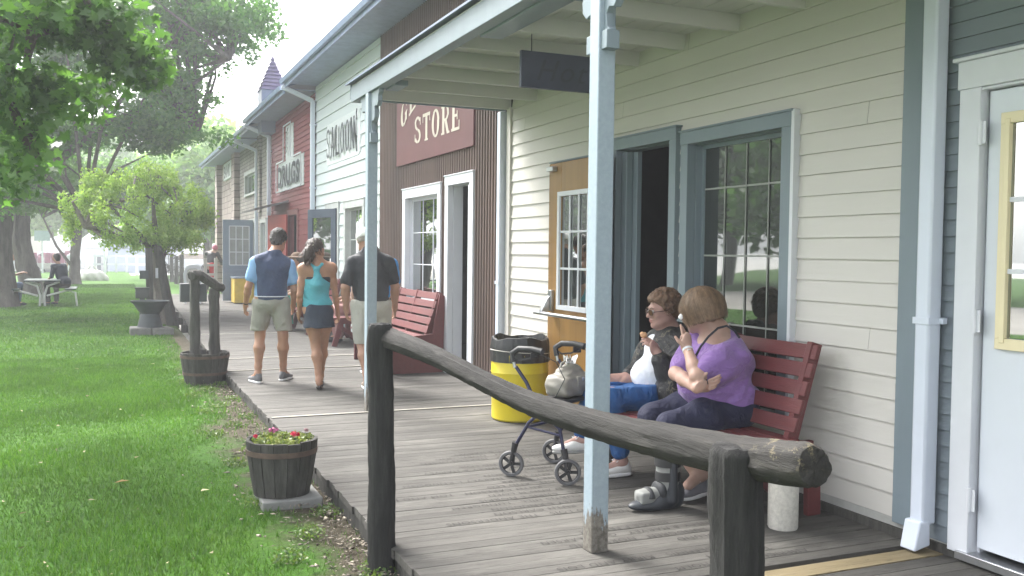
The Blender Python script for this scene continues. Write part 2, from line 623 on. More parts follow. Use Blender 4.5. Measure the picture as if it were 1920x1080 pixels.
M_deckpale = wood_mat('pale_worn_deck_edge', (0.22, 0.21, 0.18), (0.30, 0.285, 0.25), (0.36, 0.35, 0.31), stretch=(0.7, 7, 7), island=0.1)
M_deckyel = wood_mat('faded_yellow_deck_board', (0.19, 0.15, 0.085), (0.25, 0.20, 0.115), (0.29, 0.24, 0.16), stretch=(0.7, 7, 7), island=0.05)
M_log = wood_mat('charred_grey_log', (0.009, 0.0082, 0.0075), (0.023, 0.0215, 0.020), (0.046, 0.042, 0.038), stretch=(11, 0.8, 11), island=0.0, bump=0.7, scale=2.6, pale=(0.040, 0.037, 0.034))
M_logv = wood_mat('charred_grey_post', (0.010, 0.0098, 0.0098), (0.022, 0.0215, 0.0215), (0.044, 0.042, 0.040), stretch=(9, 9, 0.9), island=0.0, bump=0.9)
M_postgrey = wood_mat('weathered_grey_post', (0.045, 0.043, 0.040), (0.08, 0.077, 0.07), (0.12, 0.115, 0.105), stretch=(9, 9, 0.9), island=0.1, bump=0.8)
M_barrel = wood_mat('weathered_barrel_staves', (0.030, 0.029, 0.026), (0.060, 0.057, 0.052), (0.100, 0.096, 0.088), stretch=(6, 6, 0.7), island=0.22, bump=0.8)
M_bench = mat('brick_red_bench_paint', (0.125, 0.026, 0.027), 0.5, var=0.12, vscale=4, bump=0.35, bscale=30, stretch=(6, 0.6, 6), dirt=(0.12, 0.04, 0.04), dscale=3, damount=0.5)

# ------------------------------------------------------------------ ground
def lawn_mat():
    m = bpy.data.materials.new('lawn')
    m.use_nodes = True
    nt = m.node_tree
    b = nt.nodes['Principled BSDF']
    b.inputs['Roughness'].default_value = 0.9
    b.inputs['Specular IOR Level'].default_value = 0.15
    n = _noise(nt, 0.55, 6, 0.65)
    n2 = _noise(nt, 28, 4, 0.7)
    c1 = ramp(nt, n.outputs['Fac'], [(0.3, (0.036, 0.098, 0.010)), (0.55, (0.052, 0.130, 0.014)), (0.75, (0.088, 0.160, 0.026))]).outputs[0]
    f2 = ramp(nt, n2.outputs['Fac'], [(0.3, 0.62), (0.7, 1.35)]).outputs[0]
    c = mixc(nt, 1.0, c1, f2, 'MULTIPLY')
    # bare earth beside the boardwalk: ragged edge by noise
    tc = nt.nodes.new('ShaderNodeTexCoord')
    sp = nt.nodes.new('ShaderNodeSeparateXYZ')
    nt.links.new(tc.outputs['Object'], sp.inputs[0])
    n3 = _noise(nt, 1.4, 7, 0.7)
    md = nt.nodes.new('ShaderNodeMath'); md.operation = 'MULTIPLY_ADD'
    md.inputs[1].default_value = 1.3
    nt.links.new(n3.outputs['Fac'], md.inputs[0])
    nt.links.new(sp.outputs['X'], md.inputs[2])
    f3 = ramp(nt, md.outputs[0], [(0.0, 0), (1.0, 1)])
    f3.color_ramp.elements[0].position = 0.0
    mr = nt.nodes.new('ShaderNodeMapRange')
    mr.inputs['From Min'].default_value = 1.42
    mr.inputs['From Max'].default_value = 1.68
    nt.links.new(md.outputs[0], mr.inputs['Value'])
    lim = nt.nodes.new('ShaderNodeMapRange')                 # earth only as far as the urn
    lim.inputs['From Min'].default_value = 22
    lim.inputs['From Max'].default_value = 17
    nt.links.new(sp.outputs['Y'], lim.inputs['Value'])
    ml = nt.nodes.new('ShaderNodeMath'); ml.operation = 'MULTIPLY'
    nt.links.new(mr.outputs[0], ml.inputs[0]); nt.links.new(lim.outputs[0], ml.inputs[1])
    n5 = _noise(nt, 16, 6, 0.8)
    earth = ramp(nt, n5.outputs['Fac'], [(0.3, (0.035, 0.028, 0.018)), (0.55, (0.075, 0.064, 0.044)), (0.72, (0.17, 0.155, 0.125))]).outputs[0]
    c = mixc(nt, ml.outputs[0], c, earth)
    nt.links.new(c, b.inputs['Base Color'])
    bp = nt.nodes.new('ShaderNodeBump')
    bp.inputs['Strength'].default_value = 0.8
    bp.inputs['Distance'].default_value = 0.03
    n6 = _noise(nt, 60, 4, 0.7)
    nt.links.new(n6.outputs['Fac'], bp.inputs['Height'])
    nt.links.new(bp.outputs[0], b.inputs['Normal'])
    return m
M_lawn = lawn_mat()
def sheet(name, x0, x1, y0, y1, z, m, nx=2, ny=2, wob=0.0):
    xs, ys = np.linspace(x0, x1, nx), np.linspace(y0, y1, ny)
    V = [(x, y, z + (wob * (math.sin(x * 1.7 + y * .6) + math.sin(y * 1.1 - x * .7)) if wob else 0)) for y in ys for x in xs]
    F = [(j * nx + i, j * nx + i + 1, (j + 1) * nx + i + 1, (j + 1) * nx + i) for j in range(ny - 1) for i in range(nx - 1)]
    return tag(obj(name, (V, F), m), kind='structure')
sheet('ground', -260, 260, -60, 520, -0.30, mat('pale_gravel', (0.64, 0.62, 0.59), 0.95, var=0.18, vscale=0.6, bump=0.4, bscale=30))
sheet('lawn', -9.5, 1.26, -14, 67, LAWNZ, M_lawn, 60, 200, 0.008)
sheet('lawn_beyond_the_boardwalk', 1.26, 9.0, 31.2, 58, LAWNZ, M_lawn, 10, 30, 0.006)
sheet('road', -20, -10.2, -30, 67, -0.2, mat('dusty_road', (0.30, 0.28, 0.26), 0.95, var=0.15, vscale=0.5, bump=0.3, bscale=20))
sheet('verge', -60, -20, -30, 67, -0.19, M_lawn)

# ------------------------------------------------------------------ boardwalk
def boardwalk():
    g = G()
    y = -1.2
    w = 0.092
    rr = random.Random(3)
    while y < 31.0:
        xe = 1.25 if y < 12 else 1.25 + 0.45 * (y - 12) / 19
        xe += rr.uniform(-0.010, 0.006)
        dz = rr.uniform(-0.0012, 0.0012)
        if not (3.235 < y + w / 2 < 3.36):
            cutx = rr.uniform(1.9, 3.2) if rr.random() < 0.12 else None
            g.box((xe, y + 0.0012, -0.042 + dz), (WX - 0.02, y + w - 0.0012, dz))
        y += w
    o = tag(obj('boardwalk', g, M_deck, bevel=0.0015), kind='structure')
    s = box((1.24, 3.226, -0.042), (WX - 0.02, 3.345, 0.001))
    obj('painted_board', s, M_deckyel, o, local=True, label='faded yellow board across the walk')
    e = G()
    for px, py in ((600, 779), (600, 690), (600, 668), (450, 626), (450, 583)):
        yy = atz(px, py).y
        e.box((1.27, yy - 0.018, 0.0045), (WX - 0.05, yy + 0.012 + 0.0006 * yy, 0.0085))
    obj('worn_edge', e, M_deckpale, o, local=True)
    f = G()
    for a, b in ((-1.2, 4.2), (4.2, 9.0), (9.0, 12.0)):
        f.box((1.265, a + 0.004, -0.22), (1.30, b - 0.004, -0.046))
    f.bar((1.29, 12, -0.13), (1.74, 31, -0.13), 0.035, 0.17)
    for k in range(16):
        f.box((1.31, -1 + k * 2, -0.2), (WX - 0.03, -0.955 + k * 2, -0.05))
    f.box((WX - 0.03, -1.2, -0.25), (WX + 0.03, 31, 0.045))
    obj('joist', f, M_postgrey, o, local=True)
    # names burned into the boards, read from the shop side
    rows = ["MARCUS OLSEN", "TOM AND JILL", "HENRY E KERR", "L NELSON", "RUTH CARLSON", "D AND M LOEN", "NORMAN PETERS", "CURTIS HILL",
            "HARVEY L KNUDSON", "THE ANDERSONS", "KIRBY AND LOIS", "CHRIS E NORRIS", "GENE LARSEN", "JAMES & PEARL",
            "PIERCE F FENNER", "FINLEY & HARVEY", "LUNDGREN", "NORDLUND", "AND LEO", "GLENNIS", "T LEE HOLM", "AMERICUS"]
    cu = bpy.data.curves.new('t', 'FONT')
    tmp = bpy.data.objects.new('t', cu)
    COL.objects.link(tmp)
    g = G()
    rr = random.Random(11)
    def line(txt, xr, yc, size):
        cu.body = txt
        cu.size = size
        cu.space_character = 1.15
        bpy.context.view_layer.update()
        me = tmp.to_mesh()
        V = [Vector((xr - v.co.x, yc - v.co.y, 0.0045)) for v in me.vertices]
        F = [tuple(p.vertices) for p in me.polygons]
        tmp.to_mesh_clear()
        g.add(V, F)
    y = 3.50
    k = len(rows) - 1
    n = 0
    while y < 6.15:
        a = rows[k % len(rows)]
        b = rows[(k * 5 + 3) % len(rows)]
        x = 3.05 - 0.10 * (n % 3) - rr.uniform(0, .45) + (0.25 if y < 4 else 0)
        if n not in (3, 8, 9):
            line(a + "   " + (b if n % 3 != 1 else ''), x, y + 0.034, 0.060)
        y += w
        k -= 1
        n += 1
    bpy.data.objects.remove(tmp)
    obj('burned_lettering', g, mat('burned_letters', (0.032, 0.029, 0.026), 0.9, var=0.5, vscale=40), o, local=True, label='rows of names burned into the boards')
boardwalk()

# ------------------------------------------------------------------ wall skins
def _ivals(a, b, holes):
    out = [(a, b)]
    for h0, h1 in holes:
        nx = []
        for p, q in out:
            if h1 <= p or h0 >= q:
                nx.append((p, q))
            else:
                if h0 > p: nx.append((p, h0))
                if h1 < q: nx.append((h1, q))
        out = nx
    return out
def clapboard(y0, y1, z0, z1, ex, holes, X=WX, lap=0.013):
    g = G()
    z = z0
    rr = random.Random(int(y0 * 100))
    while z < z1 - 1e-4:
        zt = min(z + ex, z1)
        br = sorted({z, zt} | {h for q in holes for h in q[2:4] if z < h < zt})
        wb = rr.uniform(-0.0018, 0.0018)
        joint = rr.uniform(y0, y1) if rr.random() < .8 else None
        for a, b in zip(br, br[1:]):
            xa = X - lap * (1 - (a - z) / ex) + wb
            xb = X - lap * (1 - (b - z) / ex) + wb
            hs = [(q[0], q[1]) for q in holes if q[2] < (a + b) / 2 < q[3]]
            segs = []
            for p, q in _ivals(y0, y1, hs):
                if joint and p + .05 < joint < q - .05: segs += [(p, joint - .0008), (joint + .0008, q)]
                else: segs.append((p, q))
            for p, q in segs:
                g.add([(xa, p, a), (xa, q, a), (xb, q, b), (xb, p, b)], [(3, 2, 1, 0)])
                if a == z:
                    g.add([(xa, p, a), (xa, q, a), (X + 0.004, q, a + 0.0015), (X + 0.004, p, a + 0.0015)], [(0, 1, 2, 3)])
        z = zt
    return g
def corrugated(y0, y1, z0, z1, pitch, depth, holes, X=WX):
    g = G()
    y = y0
    while y < y1:
        seg = [(0, 0), (0.35, 0), (0.5, -depth), (0.85, -depth), (1.0, 0)]
        for (a, da), (b, db) in zip(seg, seg[1:]):
            ya, yb = y + a * pitch, min(y + b * pitch, y1)
            if yb - ya < 1e-5:
                continue
            hs = [(q[2], q[3]) for q in holes if q[0] < (ya + yb) / 2 < q[1]]
            for p, q in _ivals(z0, z1, hs):
                g.add([(X + da, ya, p), (X + db, yb, p), (X + db, yb, q), (X + da, ya, q)], [(3, 2, 1, 0)])
        y += pitch
    return g
def flatwall(y0, y1, z0, z1, holes, X=WX):
    g = G()
    zs = sorted({z0, z1} | {h for q in holes for h in q[2:4] if z0 < h < z1})
    for a, b in zip(zs, zs[1:]):
        hs = [(q[0], q[1]) for q in holes if q[2] < (a + b) / 2 < q[3]]
        for p, q in _ivals(y0, y1, hs):
            g.add([(X, p, a), (X, q, a), (X, q, b), (X, p, b)], [(3, 2, 1, 0)])
    return g
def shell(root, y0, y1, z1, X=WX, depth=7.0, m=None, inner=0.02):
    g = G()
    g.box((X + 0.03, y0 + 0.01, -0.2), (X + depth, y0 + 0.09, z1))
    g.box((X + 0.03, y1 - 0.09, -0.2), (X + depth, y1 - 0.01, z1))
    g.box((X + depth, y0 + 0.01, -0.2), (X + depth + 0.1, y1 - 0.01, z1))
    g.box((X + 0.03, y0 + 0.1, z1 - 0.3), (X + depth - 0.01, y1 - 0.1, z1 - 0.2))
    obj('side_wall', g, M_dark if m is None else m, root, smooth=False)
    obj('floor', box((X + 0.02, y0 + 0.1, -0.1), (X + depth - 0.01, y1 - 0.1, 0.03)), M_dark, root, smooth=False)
def roof(root, y0, y1, ze=4.62, over=0.6, X=WX, mroof=None, msof=None, gut=True, mg=None):
    mroof, msof = mroof or M_roof, msof or M_soffit
    g = G()
    g.prism([(-over, ze + 0.10), (4.2, ze + 1.7), (8.0, ze + 0.2), (8.0, ze + 0.12), (4.2, ze + 1.6), (-over, ze + 0.02)], (X, y0, 0), (1, 0, 0), (0, 0, 1), 1e-9)
    g.v, g.f = [], []
    P = [(X - over, ze + 0.0), (X + 4.2, ze + 1.6), (X + 8, ze + 0.1), (X + 8, ze + 0.2), (X + 4.2, ze + 1.7), (X - over, ze + 0.1)]
    n = len(P)
    V = [(x, y0, z) for x, z in P] + [(x, y1, z) for x, z in P]
    g.add(V, [(0, 1, 4, 5), (1, 2, 3, 4), (n + 5, n + 4, n + 1, n), (n + 4, n + 3, n + 2, n + 1)] + [(i, i + n, (i + 1) % n + n, (i + 1) % n) for i in range(n)])
    obj('roof', g, mroof, root, smooth=False)
    obj('soffit', box((X - over + 0.02, y0 + 0.005, ze - 0.03), (X + 0.02, y1 - 0.005, ze - 0.012)), msof, root, smooth=False)
    obj('fascia', box((X - over - 0.012, y0 + 0.002, ze - 0.12), (X - over + 0.015, y1 - 0.002, ze + 0.06)), msof, root, smooth=False)
    if gut:
        q = G()
        xo = X - over - 0.012
        prof = [(0, 0.0), (-0.02, -0.055), (-0.07, -0.055), (-0.09, 0.02), (-0.085, 0.02), (-0.067, -0.049), (-0.02, -0.049), (-0.006, 0.0)]
        V = [(xo + a, y0, ze + b) for a, b in prof] + [(xo + a, y1, ze + b) for a, b in prof]
        n = len(prof)
        q.add(V, [(i, (i + 1) % n, (i + 1) % n + n, i + n) for i in range(n)] + [tuple(range(n)), tuple(range(2 * n - 1, n - 1, -1))])
        obj('gutter', q, mg or mat('flare_blue_gutter', (0.19, 0.25, 0.37), 0.4), root, smooth=False)  # gutter colour has the blue of the lens flare painted in
def downspout(root, y, ztop, over=0.6, X=WX, m=None, w=0.085, strap=(1.1, 3.0), elbow=True, foot=True):
    g = G()
    x = X - 0.075
    g.box((x - w / 2, y - w / 2, 0.13), (x + w / 2, y + w / 2, ztop - 0.32))
    if elbow:
        g.bar((x, y, ztop - 0.33), (X - over - 0.06, y, ztop - 0.10), w, w * 0.9, up=(0, 1, 0))
    d = obj('downspout', g, m or M_metalwhite, root, bevel=0.012)
    for z in strap:
        if z < ztop - 0.4:
            s = G()
            s.box((x - w / 2 - 0.006, y - w / 2 - 0.006, z), (X + 0.0, y + w / 2 + 0.006, z + 0.032))
            s.box((x + 0.02, y - w / 2 - 0.03, z + 0.003), (x + 0.045, y - w / 2 - 0.002, z + 0.028))
            obj('strap', s, m or M_metalwhite, d, smooth=False, local=False)
    if foot:
        f = G()
        f.prism([(-0.05, 0.0), (-0.02, 0.14), (0.045, 0.14), (0.05, 0.02)], (x - 0.045, y - 0.048, 0.012), (1, 0, 0), (0, 0, 1), -0.096)
        obj('outlet', f, m or M_metalwhite, d, bevel=0.008)
    return d
def casing(root, y0, y1, z0, z1, w, m, X=WX, proud=0.035, sill=True, name='frame', head=1.0, reveal=0.10):
    """a frame round an opening y0..y1, z0..z1 (outer edges) with boards w wide and reveals behind them"""
    g = G()
    g.box((X - proud, y0, z0), (X + 0.02, y0 + w, z1 - w * head))
    g.box((X - proud, y1 - w, z0), (X + 0.02, y1, z1 - w * head))
    g.box((X - proud - 0.003, y0 - 0.003, z1 - w * head), (X + 0.02, y1 + 0.003, z1))
    g.box((X - proud - 0.012, y0 - 0.015, z1), (X + 0.02, y1 + 0.015, z1 + 0.014))
    if sill:
        g.box((X - proud - 0.02, y0 + w + 0.001, z0), (X + 0.02, y1 - w - 0.001, z0 + 0.06))
    # reveals
    a, b, c, d = y0 + w, y1 - w, z0, z1 - w * head
    g.box((X + 0.022, a - 0.02, c), (X + reveal, a + 0.004, d))
    g.box((X + 0.022, b - 0.004, c), (X + reveal, b + 0.02, d))
    g.box((X + 0.022, a + 0.006, d - 0.004), (X + reveal, b - 0.006, d + 0.02))
    return obj(name, g, m, root, bevel=0.003)
def sash(root, y0, y1, z0, z1, X, m, ny=4, nz=4, fw=0.035, mw=0.016, mg=None, name='window'):
    g = G()
    g.box((X, y0, z0), (X + 0.03, y0 + fw, z1)); g.box((X, y1 - fw, z0), (X + 0.03, y1, z1))
    g.box((X + 0.001, y0 + fw, z0), (X + 0.029, y1 - fw, z0 + fw)); g.box((X + 0.001, y0 + fw, z1 - fw), (X + 0.029, y1 - fw, z1))
    for i in range(1, ny):
        y = y0 + fw + (y1 - y0 - 2 * fw) * i / ny
        g.box((X + 0.006, y - mw / 2, z0 + fw), (X + 0.024, y + mw / 2, z1 - fw))
    for i in range(1, nz):
        z = z0 + fw + (z1 - z0 - 2 * fw) * i / nz
        g.box((X + 0.008, y0 + fw, z - mw / 2), (X + 0.022, y1 - fw, z + mw / 2))
    w = obj(name, g, m, root, smooth=False)
    p = box((X + 0.013, y0 + 0.01, z0 + 0.01), (X + 0.018, y1 - 0.01, z1 - 0.01))
    obj('pane', p, mg or M_glass, w, smooth=False)
    return w
# ------------------------------------------------------------------ painted slab-serif letters
def glyph(ch, b=0.26, t=0.10, sf=0.09):
    B = lambda u0, u1, v0, v1: [(u0, v0), (u1, v0), (u1, v1), (u0, v1)]
    def arc(cx, cy, rx, ry, a0, a1, w, t2, n=14):
        P, Q = [], []
        for i in range(n + 1):
            a = math.radians(a0 + (a1 - a0) * i / n)
            P.append((cx + rx * math.cos(a), cy + ry * math.sin(a)))
            Q.append((cx + (rx - w) * math.cos(a), cy + (ry - t2) * math.sin(a)))
        return [[P[i], P[i + 1], Q[i + 1], Q[i]] for i in range(n)]
    def diag(u0, v0, u1, v1, w):
        return [(u0 - w / 2, v0), (u0 + w / 2, v0), (u1 + w / 2, v1), (u1 - w / 2, v1)]
    ft = lambda u: B(u - b * 0.5 - sf, u + b * 0.5 + sf, 0, 0.07)
    hd = lambda u: B(u - b * 0.5 - sf, u + b * 0.5 + sf, 0.93, 1)
    st = lambda u, w=b: B(u - w / 2, u + w / 2, 0.0, 1.0)
    if ch == 'T': return [st(.5), ft(.5), B(.02, .98, .88, 1), B(.02, .09, .68, .9), B(.91, .98, .68, .9)]
    if ch == 'E': return [st(.25), B(.02, .9, .9, 1), B(.02, .92, 0, .1), B(.3, .7, .46, .55), B(.84, .92, 0, .32), B(.82, .9, .72, 1), B(.64, .71, .36, .65)]
    if ch == 'L': return [st(.27), hd(.27), B(.02, .92, 0, .1), B(.82, .92, 0, .36)]
    if ch == 'N': return [st(.18, t), st(.82, t), diag(.80, 0, .22, 1, b * 1.1), B(.02, .34, 0, .07), B(.66, .98, .93, 1), B(.02, .2, .93, 1)]
    if ch == 'A': return [diag(.16, 0, .47, 1, t), diag(.80, 0, .50, 1, b), B(.25, .7, .30, .38), B(.02, .32, 0, .07), B(.62, .98, 0, .07)]
    if ch == 'R': return [st(.25), B(.02, .4, 0, .07), B(.02, .6, .92, 1), B(.3, .6, .46, .54)] + arc(.55, .73, .35, .27, -90, 90, .2, .09) + [diag(.80, 0, .50, .5, b), B(.66, .98, 0, .07)]
    if ch == 'O': return arc(.5, .5, .47, .5, 0, 360, b, .09, 28)
    if ch == 'G': return arc(.5, .5, .47, .5, 35, 325, b, .09, 24) + [B(.62, .95, .36, .44), B(.68, .9, .06, .42), B(.80, .88, .62, .9)]
    if ch == 'D': return [st(.25), B(.02, .5, .92, 1), B(.02, .5, 0, .08)] + arc(.45, .5, .48, .5, -90, 90, b, .09)
    if ch == 'U': return [B(.04, .04 + b, .3, 1), B(.96 - t, .96, .3, 1)] + arc(.5, .34, .46, .34, 180, 360, (b + t) / 2, .12)
    if ch == 'S': return arc(.5, .74, .40, .26, 20, 270, .2, .1) + arc(.5, .27, .42, .27, -160, 90, .22, .1) + [B(.80, .88, .66, .94), B(.1, .18, .08, .36)]
    return []
def letters(txt, y_left, y_right, zf, hf, X, depth=0.004, gap=0.16, style=None):
    """txt read from -X: runs from larger Y (left in the picture) to smaller Y; zf(y), hf(y) give foot and height"""
    g = G()
    n = len(txt)
    W = (y_left - y_right) / (n + gap * (n - 1))
    k = 0
    for i, ch in enumerate(txt):
        yl = y_left - i * W * (1 + gap)
        for poly in glyph(ch, **(style or {})):
            V = []
            for u, v in poly:
                y = yl - u * W
                V.append((X - depth - 0.00035 * (k % 9), y, zf(y) + v * hf(y)))
            g.add(V, [tuple(reversed(range(len(V))))])
            k += 1
    return g

# ================================================================== grey building at the right
def grey_building():
    r = thing('shop_building', 'dark grey clapboard building with white glazed door at far right', 'building', (WX, 1.5, 0))
    hole = (2.10, 3.10, -0.2, 2.20)
    obj('wall', clapboard(-1.5, 3.40, 0.05, 4.6, 0.0775, [hole]), M_greysid, r, smooth=False)
    obj('plinth', box((WX - 0.015, -1.5, -0.2), (WX + 0.03, 3.40, 0.048)), M_conc, r)
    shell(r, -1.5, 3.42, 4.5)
    g = G()
    g.box((WX - 0.04, 3.085, 0.035), (WX + 0.02, 3.20, 2.20)); g.box((WX - 0.04, 2.00, 0.035), (WX + 0.02, 2.115, 2.20))
    g.box((WX - 0.044, 1.99, 2.20), (WX + 0.02, 3.21, 2.33)); g.box((WX - 0.06, 1.97, 2.33), (WX + 0.02, 3.23, 2.348))
    g.box((WX + 0.021, 3.07, 0.035), (WX + 0.08, 3.09, 2.20)); g.box((WX - 0.035, 2.115, 2.185), (WX + 0.06, 3.085, 2.199))
    obj('door_frame', g, M_trimwhite, r, bevel=0.004)
    d = obj('door', box((WX + 0.0, 2.13, 0.075), (WX + 0.045, 3.068, 2.18)), M_doorwhite, r, bevel=0.004)
    c = G()
    for a, b, w in ((2.32, 2.99, 0.05),):
        c.box((WX - 0.022, a, 1.06), (WX - 0.001, a + w, 2.02)); c.box((WX - 0.022, b - w, 1.06), (WX - 0.001, b, 2.02))
        c.box((WX - 0.0225, a, 2.02), (WX - 0.001, b, 2.07)); c.box((WX - 0.0225, a, 1.01), (WX - 0.001, b, 1.06))
        c.box((WX - 0.028, a + w * .5, 1.04), (WX - 0.0235, a + w, 2.04)); c.box((WX - 0.028, b - w, 1.04), (WX - 0.0235, b - w * .5, 2.04))
    w = obj('window', c, M_cream, d, bevel=0.004)
    obj('pane', box((WX - 0.006, 2.37, 1.062), (WX - 0.003, 2.94, 2.018)), M_glass, w, smooth=False)
    q = G()
    for z in (1.35, 1.67): q.box((WX - 0.014, 2.37, z), (WX - 0.007, 2.94, z + 0.022))
    q.box((WX - 0.0145, 2.655, 1.062), (WX - 0.0065, 2.675, 2.018))
    obj('glazing_bar', q, M_trimwhite, w, smooth=False)
    for z in (0.30, 1.13, 1.99):
        h = G(); h.tube([(WX - 0.045, 3.078, z - 0.055), (WX - 0.045, 3.078, z + 0.055)], 0.011, 10)
        h.box((WX - 0.043, 3.05, z - 0.05), (WX - 0.0405, 3.11, z + 0.05))
        obj('hinge', h, M_trimwhite, r)
    obj('threshold', box((WX - 0.06, 2.06, 0.012), (WX + 0.1, 3.14, 0.05)), M_steel, r, bevel=0.004)
    roof(r, -1.5, 3.40, ze=4.6)
    downspout(r, 3.315, 4.6, strap=(1.10, 2.75))
grey_building()

# ================================================================== hotel
def hotel():
    r = thing('hotel_building', 'white clapboard hotel with blue grey trim and covered porch', 'building', (WX, 6.0, 0))
    Y0, Y1 = 3.42, 8.60
    win = (4.36, 5.50, 0.42, 2.26); door = (5.56, 6.48, -0.1, 2.31); blind = (6.60, 7.60, 0.62, 2.22)
    holes = [(win[0] + .02, win[1] - .02, win[2] + .02, win[3] - .02), (door[0] + .02, door[1] - .02, -0.2, door[3] - .02), (blind[0] + .02, blind[1] - .02, blind[2] + .02, blind[3] - .02)]
    obj('wall', clapboard(Y0 + 0.13, Y1 - 0.06, 0.09, 4.55, 0.1195, holes), M_white, r, smooth=False)
    obj('plinth', box((WX - 0.012, Y0, -0.2), (WX + 0.03, Y1, 0.088)), M_conc, r)
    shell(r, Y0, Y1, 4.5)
    c = G(); c.box((WX - 0.03, Y0, 0.07), (WX + 0.02, Y0 + 0.13, 4.55))
    obj('corner_board', c, M_bluegrey, r, bevel=0.003)
    c = G(); c.box((WX - 0.03, Y1 - 0.062, 0.07), (WX + 0.02, Y1 + 0.03, 2.86))
    obj('corner_board', c, M_white, r, bevel=0.003)
    casing(r, *win, 0.085, M_bluegrey, reveal=0.12, name='window_frame', proud=0.05)
    f = G(); f.box((WX - 0.051, win[0] - 0.028, win[2]), (WX - 0.002, win[0] - 0.0015, win[3] + 0.01)); obj('window_trim', f, M_trimwhite, r)
    sash(r, win[0] + .085, win[1] - .085, win[2] + .06, win[3] - .085, WX + 0.07, M_bluegrey, ny=1, nz=1, fw=0.03, mg=M_glassr)
    q = G()
    a, b, zc, zd = win[0] + .12, win[1] - .12, win[2] + .09, win[3] - .12
    for i in range(1, 4): q.box((WX + 0.074, a + (b - a) * i / 4 - 0.0035, zc), (WX + 0.0795, a + (b - a) * i / 4 + 0.0035, zd))
    for i in range(1, 4): q.box((WX + 0.0745, a, zc + (zd - zc) * i / 3.6 - 0.006), (WX + 0.080, b, zc + (zd - zc) * i / 3.6 + 0.006))
    obj('glazing_bar', q, mat('old_grey_glazing_bar', (0.27, 0.28, 0.26), 0.6), r, smooth=False)
    casing(r, *door, 0.085, M_bluegrey, sill=False, reveal=0.14, name='door_frame', proud=0.05)
    g = G(); g.box((WX + 0.06, door[1] - 0.23, 0.03), (WX + 0.10, door[1] - 0.09, 2.21)); g.box((WX + 0.0, door[1] - 0.17, 0.03), (WX + 0.055, door[1] - 0.088, 2.21))
    obj('door_jamb', g, M_bluegrey, r, bevel=0.003)
    casing(r, *blind, 0.07, M_bluegrey, reveal=0.03, name='window_frame', proud=0.03)
    obj('shutter', box((WX + 0.005, blind[0] + .05, blind[2] + .05), (WX + 0.03, blind[1] - .05, blind[3] - .05)), mat('slate_grey_panel', (0.10, 0.115, 0.135), 0.6), r)
    # open door folded back against the wall
    X = WX - 0.16
    y0, y1 = 6.32, 7.36
    M_y = mat('ochre_varnished_door', (0.27, 0.145, 0.035), 0.42, var=0.12, vscale=2, bump=0.08, stretch=(1, 5, 0.3), dirt=(0.19, 0.10, 0.03), dscale=1.5, damount=0.5)
    d = obj('door', flat_door(X, y0, y1, 0.05, 2.19, (6.62, 7.12, 0.98, 1.90)), M_y, r, bevel=0.003, label='ochre door folded open against the wall')
    w = G()
    w.box((X - 0.02, 6.58, 0.94), (X + 0.0, 6.62, 1.94)); w.box((X - 0.02, 7.12, 0.94), (X + 0.0, 7.16, 1.94))
    w.box((X - 0.0205, 6.62, 1.90), (X, 7.12, 1.94)); w.box((X - 0.0205, 6.62, 0.94), (X, 7.12, 0.98))
    for z in (1.29, 1.60): w.box((X - 0.008, 6.62, z - .009), (X + 0.004, 7.12, z + .009))
    for y in (6.79, 6.95): w.box((X - 0.0085, y - .009, 0.98), (X + 0.0035, y + .009, 1.90))
    ww = obj('window', w, M_trimwhite, d, bevel=0.002)
    obj('pane', box((X + 0.008, 6.622, 0.982), (X + 0.014, 7.118, 1.898)), M_glass, ww, smooth=False)
    p = G(); p.tube([(X - 0.10, 7.42, 0.90), (X - 0.10, 6.42, 0.90)], 0.017, 12)
    obj('push_bar', p, M_steel, d)
    for y in (7.27, 6.40):
        p = G(); p.box((X - 0.03, y - 0.035, 0.92), (X - 0.001, y + 0.035, 1.10))
        p.prism([(-0.035, 0.92), (-0.115, 0.885), (-0.115, 0.915), (-0.06, 1.02), (-0.035, 1.05)], (X, y + 0.03, 0), (1, 0, 0), (0, 0, 1), 0.05)
        obj('bar_bracket', p, M_steel, d, bevel=0.003)
    obj('closer', box((X - 0.05, 7.2, 2.12), (X - 0.001, 7.32, 2.16)), M_steel, d, bevel=0.003)
    for z in (0.4, 1.14, 1.98):
        h = G(); h.tube([(WX - 0.075, 6.40, z - 0.06), (WX - 0.075, 6.40, z + 0.06)], 0.012, 8); h.box((WX - 0.075, 6.36, z - 0.055), (WX - 0.052, 6.40, z + 0.055))
        obj('hinge', h, M_bluegrey, r)
    # porch: ledger, joists, boards, beam, roof sheet
    PX, P0, P1 = 2.14, -1.5, 8.62
    m_ceil = mat('porch_ceiling_paint', (0.50, 0.50, 0.47), 0.6, var=0.04, vscale=2, bump=0.1)
    j = G()
    y = P1 - 0.04
    while y > 1.0:
        j.box((PX + 0.05, y, 2.84), (WX - 0.002, y + 0.038, 2.946)); y -= 0.61
    obj('porch_joist', j, m_ceil, r, smooth=False)
    b = G()
    k = 0
    x = PX - 0.04
    while x < WX - 0.005:
        b.box((x + 0.0015, P0, 2.9465 + 0.001 * (k % 2)), (min(x + 0.105, WX - 0.003), P1, 2.956)); x += 0.108; k += 1
    obj('porch_ceiling', b, m_ceil, r, smooth=False)
    e = G(); e.box((PX - 0.045, P0, 2.80), (PX + 0.045, P1 + 0.02, 2.945))
    obj('porch_beam', e, M_bluegrey, r, bevel=0.004)
    e = G()
    e.box((PX - 0.047, P1 + 0.022, 2.83), (WX - 0.03, P1 + 0.05, 2.99))
    obj('porch_fascia', e, M_bluegrey, r, bevel=0.003)
    for bb in (box((PX + 0.05, 3.9, 2.79), (PX + 0.2, 5.6, 2.835)), box((PX + 0.05, 7.5, 2.79), (PX + 0.16, 7.8, 2.835))):
        obj('porch_brace', bb, M_bluegrey, r, bevel=0.003)
